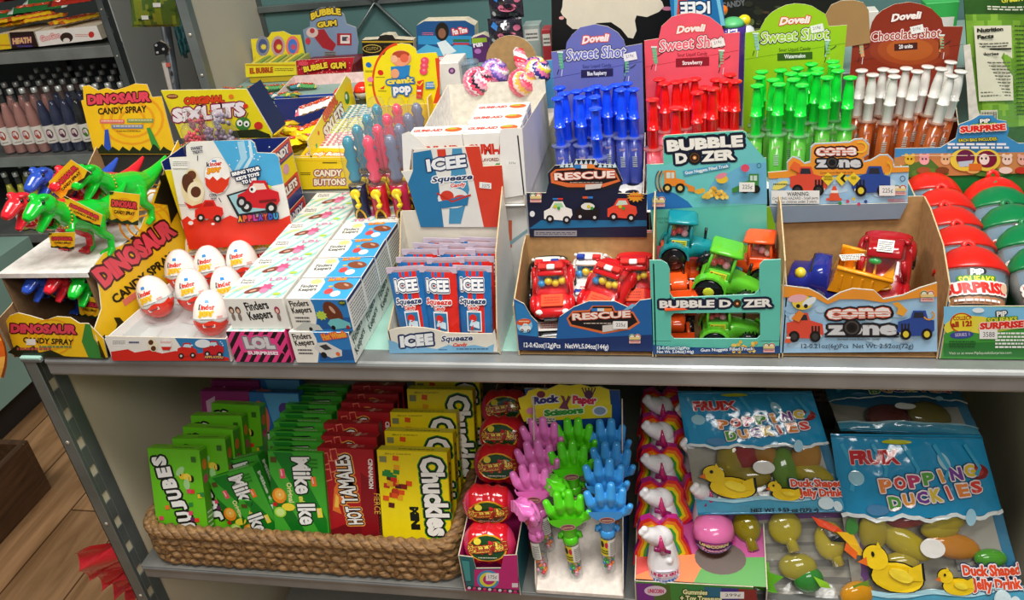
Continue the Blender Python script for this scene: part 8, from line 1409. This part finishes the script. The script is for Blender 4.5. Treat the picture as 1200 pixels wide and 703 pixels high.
def duckbag(C,label,seed,items,full=True,top='#1c94c4',dim=1):
    r=thing('candy_bag',label,'candy bag'); f=quadfn(C,.016,.0022,seed); wl='#d8eef4'
    def cf(u,v):
        w_=29/52
        if v>w_: return m(top,'f')
        if v<7/52: return m('#4fa4c4','f')
        return m('#dfe8ea','c')
    b=MB(); surf(b,f,44,52,cf); weld(b.build('front_film',r))
    b=MB(); surf(b,lambda u,v:f(1-u,v,-1),20,24,lambda u,v:m('#a39c8c','f') if (u>.1 and v<.6) else m('#2a80a8','f')); weld(b.build('back_film',r))
    g=lambda u,v,h: f(u,v,-1)*(1-h)+f(u,v,1)*h
    b=MB(); fr_=Mp(lambda u,v: f(u,v,-1)*.9+f(u,v,1)*.1); a=Art(b,fr_,1,1,e=.0006); a.rect(.66,.22,.94,.55,'#a8a498'); a.lines(.68,.24,.92,.54,16,'#4a463c',seed,.35); b.build('back_print',r)
    for (u,v,ru,rv,c,ang) in items:
        p=g(u,v,.45); U_=(f(u+.02,v)-f(u-.02,v)).normalized(); Vv=(f(u,v+.02)-f(u,v-.02)).normalized(); N_=U_.cross(Vv); a_=math.radians(ang); A=U_*math.cos(a_)+Vv*math.sin(a_); B=-U_*math.sin(a_)+Vv*math.cos(a_); R=Matrix((A,B,N_)).transposed(); jelly(r,p,(ru,rv,.0095),c,R)
    b=MB(); a=Art(b,Mp(f),1,1,e=.0008,kind='f',step=.0004)
    def z0(): a.e=.0008
    a.line([(k/30,29/52+.012*math.sin(k*.7)+.006*math.sin(k*1.9)) for k in range(31)],.022,'#e8f0f0'); a.line([(k/30,7/52+.012*math.sin(k*.5+1)) for k in range(31)],.03,'#a8d4e0'); z0()
    for k in range(5): a.line([(.08+.2*k,.70+.02*k),(.12+.2*k,.82),(.06+.2*k,.95)],.025,'#3aa8d0')
    z0(); a.e=.0014
    a.t('FRUIX',(.10,.84),(.42,.845),.075,'#c81c24','#e8d8d8',.06,bold=.06); cols=['#f08a3a','#e8443a','#c83a6a','#5aa83a','#f0a03a','#7a3a9a','#e8c83a','#e0503a']
    for k,ch in enumerate('POPPING'): a.e=.0014; a.t(ch,(.26+k*.092+(.025 if ch=='I' else 0),.70+.012*k),((.335 if ch!='I' else .310)+k*.092,.705+.012*k),.065,cols[k%8],'#f4ecec',.12,bold=.05,out2='#2a3a6a',ow2=.19)
    for k,ch in enumerate('DUCKIES'): a.e=.0014; a.t(ch,(.30+k*.088+(.025 if ch=='I' else 0),.61+.012*k),((.372 if ch!='I' else .346)+k*.088,.615+.012*k),.065,cols[(k+3)%8],'#f4ecec',.12,bold=.05,out2='#2a3a6a',ow2=.19)
    a.e=.0014; a.el(.90,.80,.07,.045,'#8a2024'); a.el(.90,.80,.04,.025,'#b83a34'); a.e=.0012; a.el(.12,.77,.05,.04,'#9fd0e0'); a.el(.70,.86,.035,.05,'#9fd0e0',rot=20); a.el(.78,.555,.03,.05,'#a8d8ec',rot=-20); a.el(.22,.60,.07,.03,'#4f8ab8'); a.el(.42,.96,.10,.012,'#c8c81c')
    if full:
        a.e=.001; duck(a,.19,.28,.50,1.0); a.e=.001; duck(a,.57,.20,.30,1.0); a.e=.0012
        a.t('Duck Shaped',(.66,.235),(1.0,.215),.06,'#e84a1c','#f4ecec',.12,bold=.05,out2='#1c2a5a',ow2=.22); a.e=.0012; a.t('Jelly Drink',(.70,.155),(.99,.135),.06,'#e84a1c','#f4ecec',.12,bold=.05,out2='#1c2a5a',ow2=.22)
        a.t('NET WT. 9.59 oz (272 g)',(.36,.035),(.80,.025),.03,'#16242e',bold=.03); a.el(.86,.09,.05,.05,'#d8ecf2'); a.el(.93,.06,.03,.04,'#d8ecf2')
    a.e=.001; a.el(.51,.39,.075,.055,'#eceae4'); b.build('print',r)
    for vv in (.985,.015): b=MB(); b.tube([f(u/10,vv) for u in range(11)],.0016,m('#2a8ab4','f'),6); b.build('crimp_seal',r)
    return settle(r)
YJ='#d8c01c'
duckbag([(1004,722,.012),(1206,716,.022),(1150,510,.135),(973,508,.115)],'blue topped FRUIX bag with two yellow ducks at the right front',1,
 [(.18,.46,.030,.017,YJ,80),(.36,.40,.034,.018,YJ,-35),(.60,.47,.024,.014,YJ,10),(.66,.52,.028,.015,YJ,20),(.66,.37,.032,.017,'#f09a1c',-14),(.86,.30,.020,.012,'#5ab82a',0),(.40,.52,.024,.010,'#a82a20',10),(.30,.28,.026,.015,'#c8b02a',10)])
duckbag([(818,604,.062),(996,600,.070),(951,458,.155),(794,458,.150)],'blue topped duck bag resting on the fruit jelly bag',5,
 [(.30,.44,.030,.018,'#b8a01c',70),(.42,.50,.026,.018,'#b01c18',60),(.55,.47,.026,.016,'#c88a1c',-60),(.66,.36,.028,.018,'#7aa82a',80),(.82,.45,.028,.018,'#d0901c',60),(.84,.30,.026,.017,YJ,-30),(.40,.30,.028,.015,'#b8a01c',0)])
duckbag([(985,505,.16),(1150,512,.165),(1120,446,.235),(962,446,.235)],'dark blue topped bag lying behind at the upper right of the lower shelf',9,[(.4,.3,.03,.02,'#7a2a20',10),(.7,.35,.03,.02,'#8a7a1c',10)],full=False,top='#1a6f94')
# fruit jelly bag on wood printed backing
fj=thing('candy_bag','clear bag of yellow jelly fruits printed with leaves and a parrot, front middle','candy bag'); f=quadfn([(868,716,.006),(1022,716,.012),(1010,590,.085),(852,596,.080)],.017,.0024,3)
b=MB(); surf(b,lambda u,v:f(u,v,-1)*.9+f(u,v,1)*.1,30,30,lambda u,v:m('#6a3078','f') if (v>.88 or (u<.12)) else m(['#8f8a7e','#77726a','#a09a8c'][int(v*17)%3],'f')); weld(b.build('printed_backing',fj)); b=MB(); surf(b,lambda u,v:f(1-u,v,-1),10,10,lambda u,v:m('#6a3078','f')); weld(b.build('back_film',fj))
for (u,v,ru,rv,c,ang,st) in ((.13,.82,.018,.021,'#a8961c',10,1),(.42,.80,.021,.022,'#d0bc1c',-20,1),(.74,.66,.019,.025,'#dcc41c',0,1),(.10,.52,.020,.018,'#3a6a24',0,0),(.48,.42,.024,.018,'#b8a81c',0,0),(.55,.30,.019,.017,'#2a9a24',10,0),(.90,.16,.022,.017,'#f4a81c',10,0),(.02,.34,.014,.006,'#f4a01c',-45,0)):
    p=f(u,v,-1)*.5+f(u,v,1)*.5; U_=(f(min(u+.02,1),v)-f(max(u-.02,0),v)).normalized(); Vv=(f(u,v+.02)-f(u,v-.02)).normalized(); N_=U_.cross(Vv); a_=math.radians(ang); A=U_*math.cos(a_)+Vv*math.sin(a_); B=-U_*math.sin(a_)+Vv*math.cos(a_); jelly(fj,p,(ru,rv,.011),c,Matrix((A,B,N_)).transposed(),stem=(-Vv*.030+U_*.008*(1 if u>.3 else .6)) if st else None)
b=MB(); surf(b,f,24,24,lambda u,v:m('#e8eeee','c')); weld(b.build('front_film',fj)); b=MB(); a=Art(b,Mp(f),1,1,e=.0012,kind='f',step=.0003)
a.poly([(.02,.30),(.10,.42),(.12,.55),(.18,.47),(.26,.50),(.26,.40),(.36,.36),(.28,.28),(.30,.20),(.18,.22)],'#5aa81c'); a.line([(.06,.26),(.2,.38),(.24,.46)],.008,'#8fd03a'); a.poly([(.58,.36),(.68,.30),(.70,.24),(.62,.26)],'#8fc82a'); a.poly([(.86,.26),(.98,.30),(.99,.18),(.92,.16)],'#6a8a1c')
a.poly([(.62,.90),(.72,.86),(.80,.80),(.84,.74),(.76,.76),(.66,.82)],'#e8481c'); a.poly([(.68,.80),(.80,.72),(.84,.66),(.74,.68)],'#16181c'); a.poly([(.78,.76),(.90,.74),(.94,.62),(.98,.52),(.92,.54),(.86,.64)],'#f0b81c'); a.poly([(.84,.66),(.92,.56),(.90,.50),(.82,.60)],'#e8641c'); a.el(.90,.80,.05,.08,'#3a8a2a'); a.t('NET WT 12.69 oz',(.22,.12),(.54,.07),.035,'#e8e4f0','#2a1a3a',.1,bold=.03); a.poly([(.0,.0),(.5,.0),(.5,.05),(.2,.10),(.0,.22)],'#4a2060')
b.build('print',fj); settle(fj)
# dark things deep in the lower compartment
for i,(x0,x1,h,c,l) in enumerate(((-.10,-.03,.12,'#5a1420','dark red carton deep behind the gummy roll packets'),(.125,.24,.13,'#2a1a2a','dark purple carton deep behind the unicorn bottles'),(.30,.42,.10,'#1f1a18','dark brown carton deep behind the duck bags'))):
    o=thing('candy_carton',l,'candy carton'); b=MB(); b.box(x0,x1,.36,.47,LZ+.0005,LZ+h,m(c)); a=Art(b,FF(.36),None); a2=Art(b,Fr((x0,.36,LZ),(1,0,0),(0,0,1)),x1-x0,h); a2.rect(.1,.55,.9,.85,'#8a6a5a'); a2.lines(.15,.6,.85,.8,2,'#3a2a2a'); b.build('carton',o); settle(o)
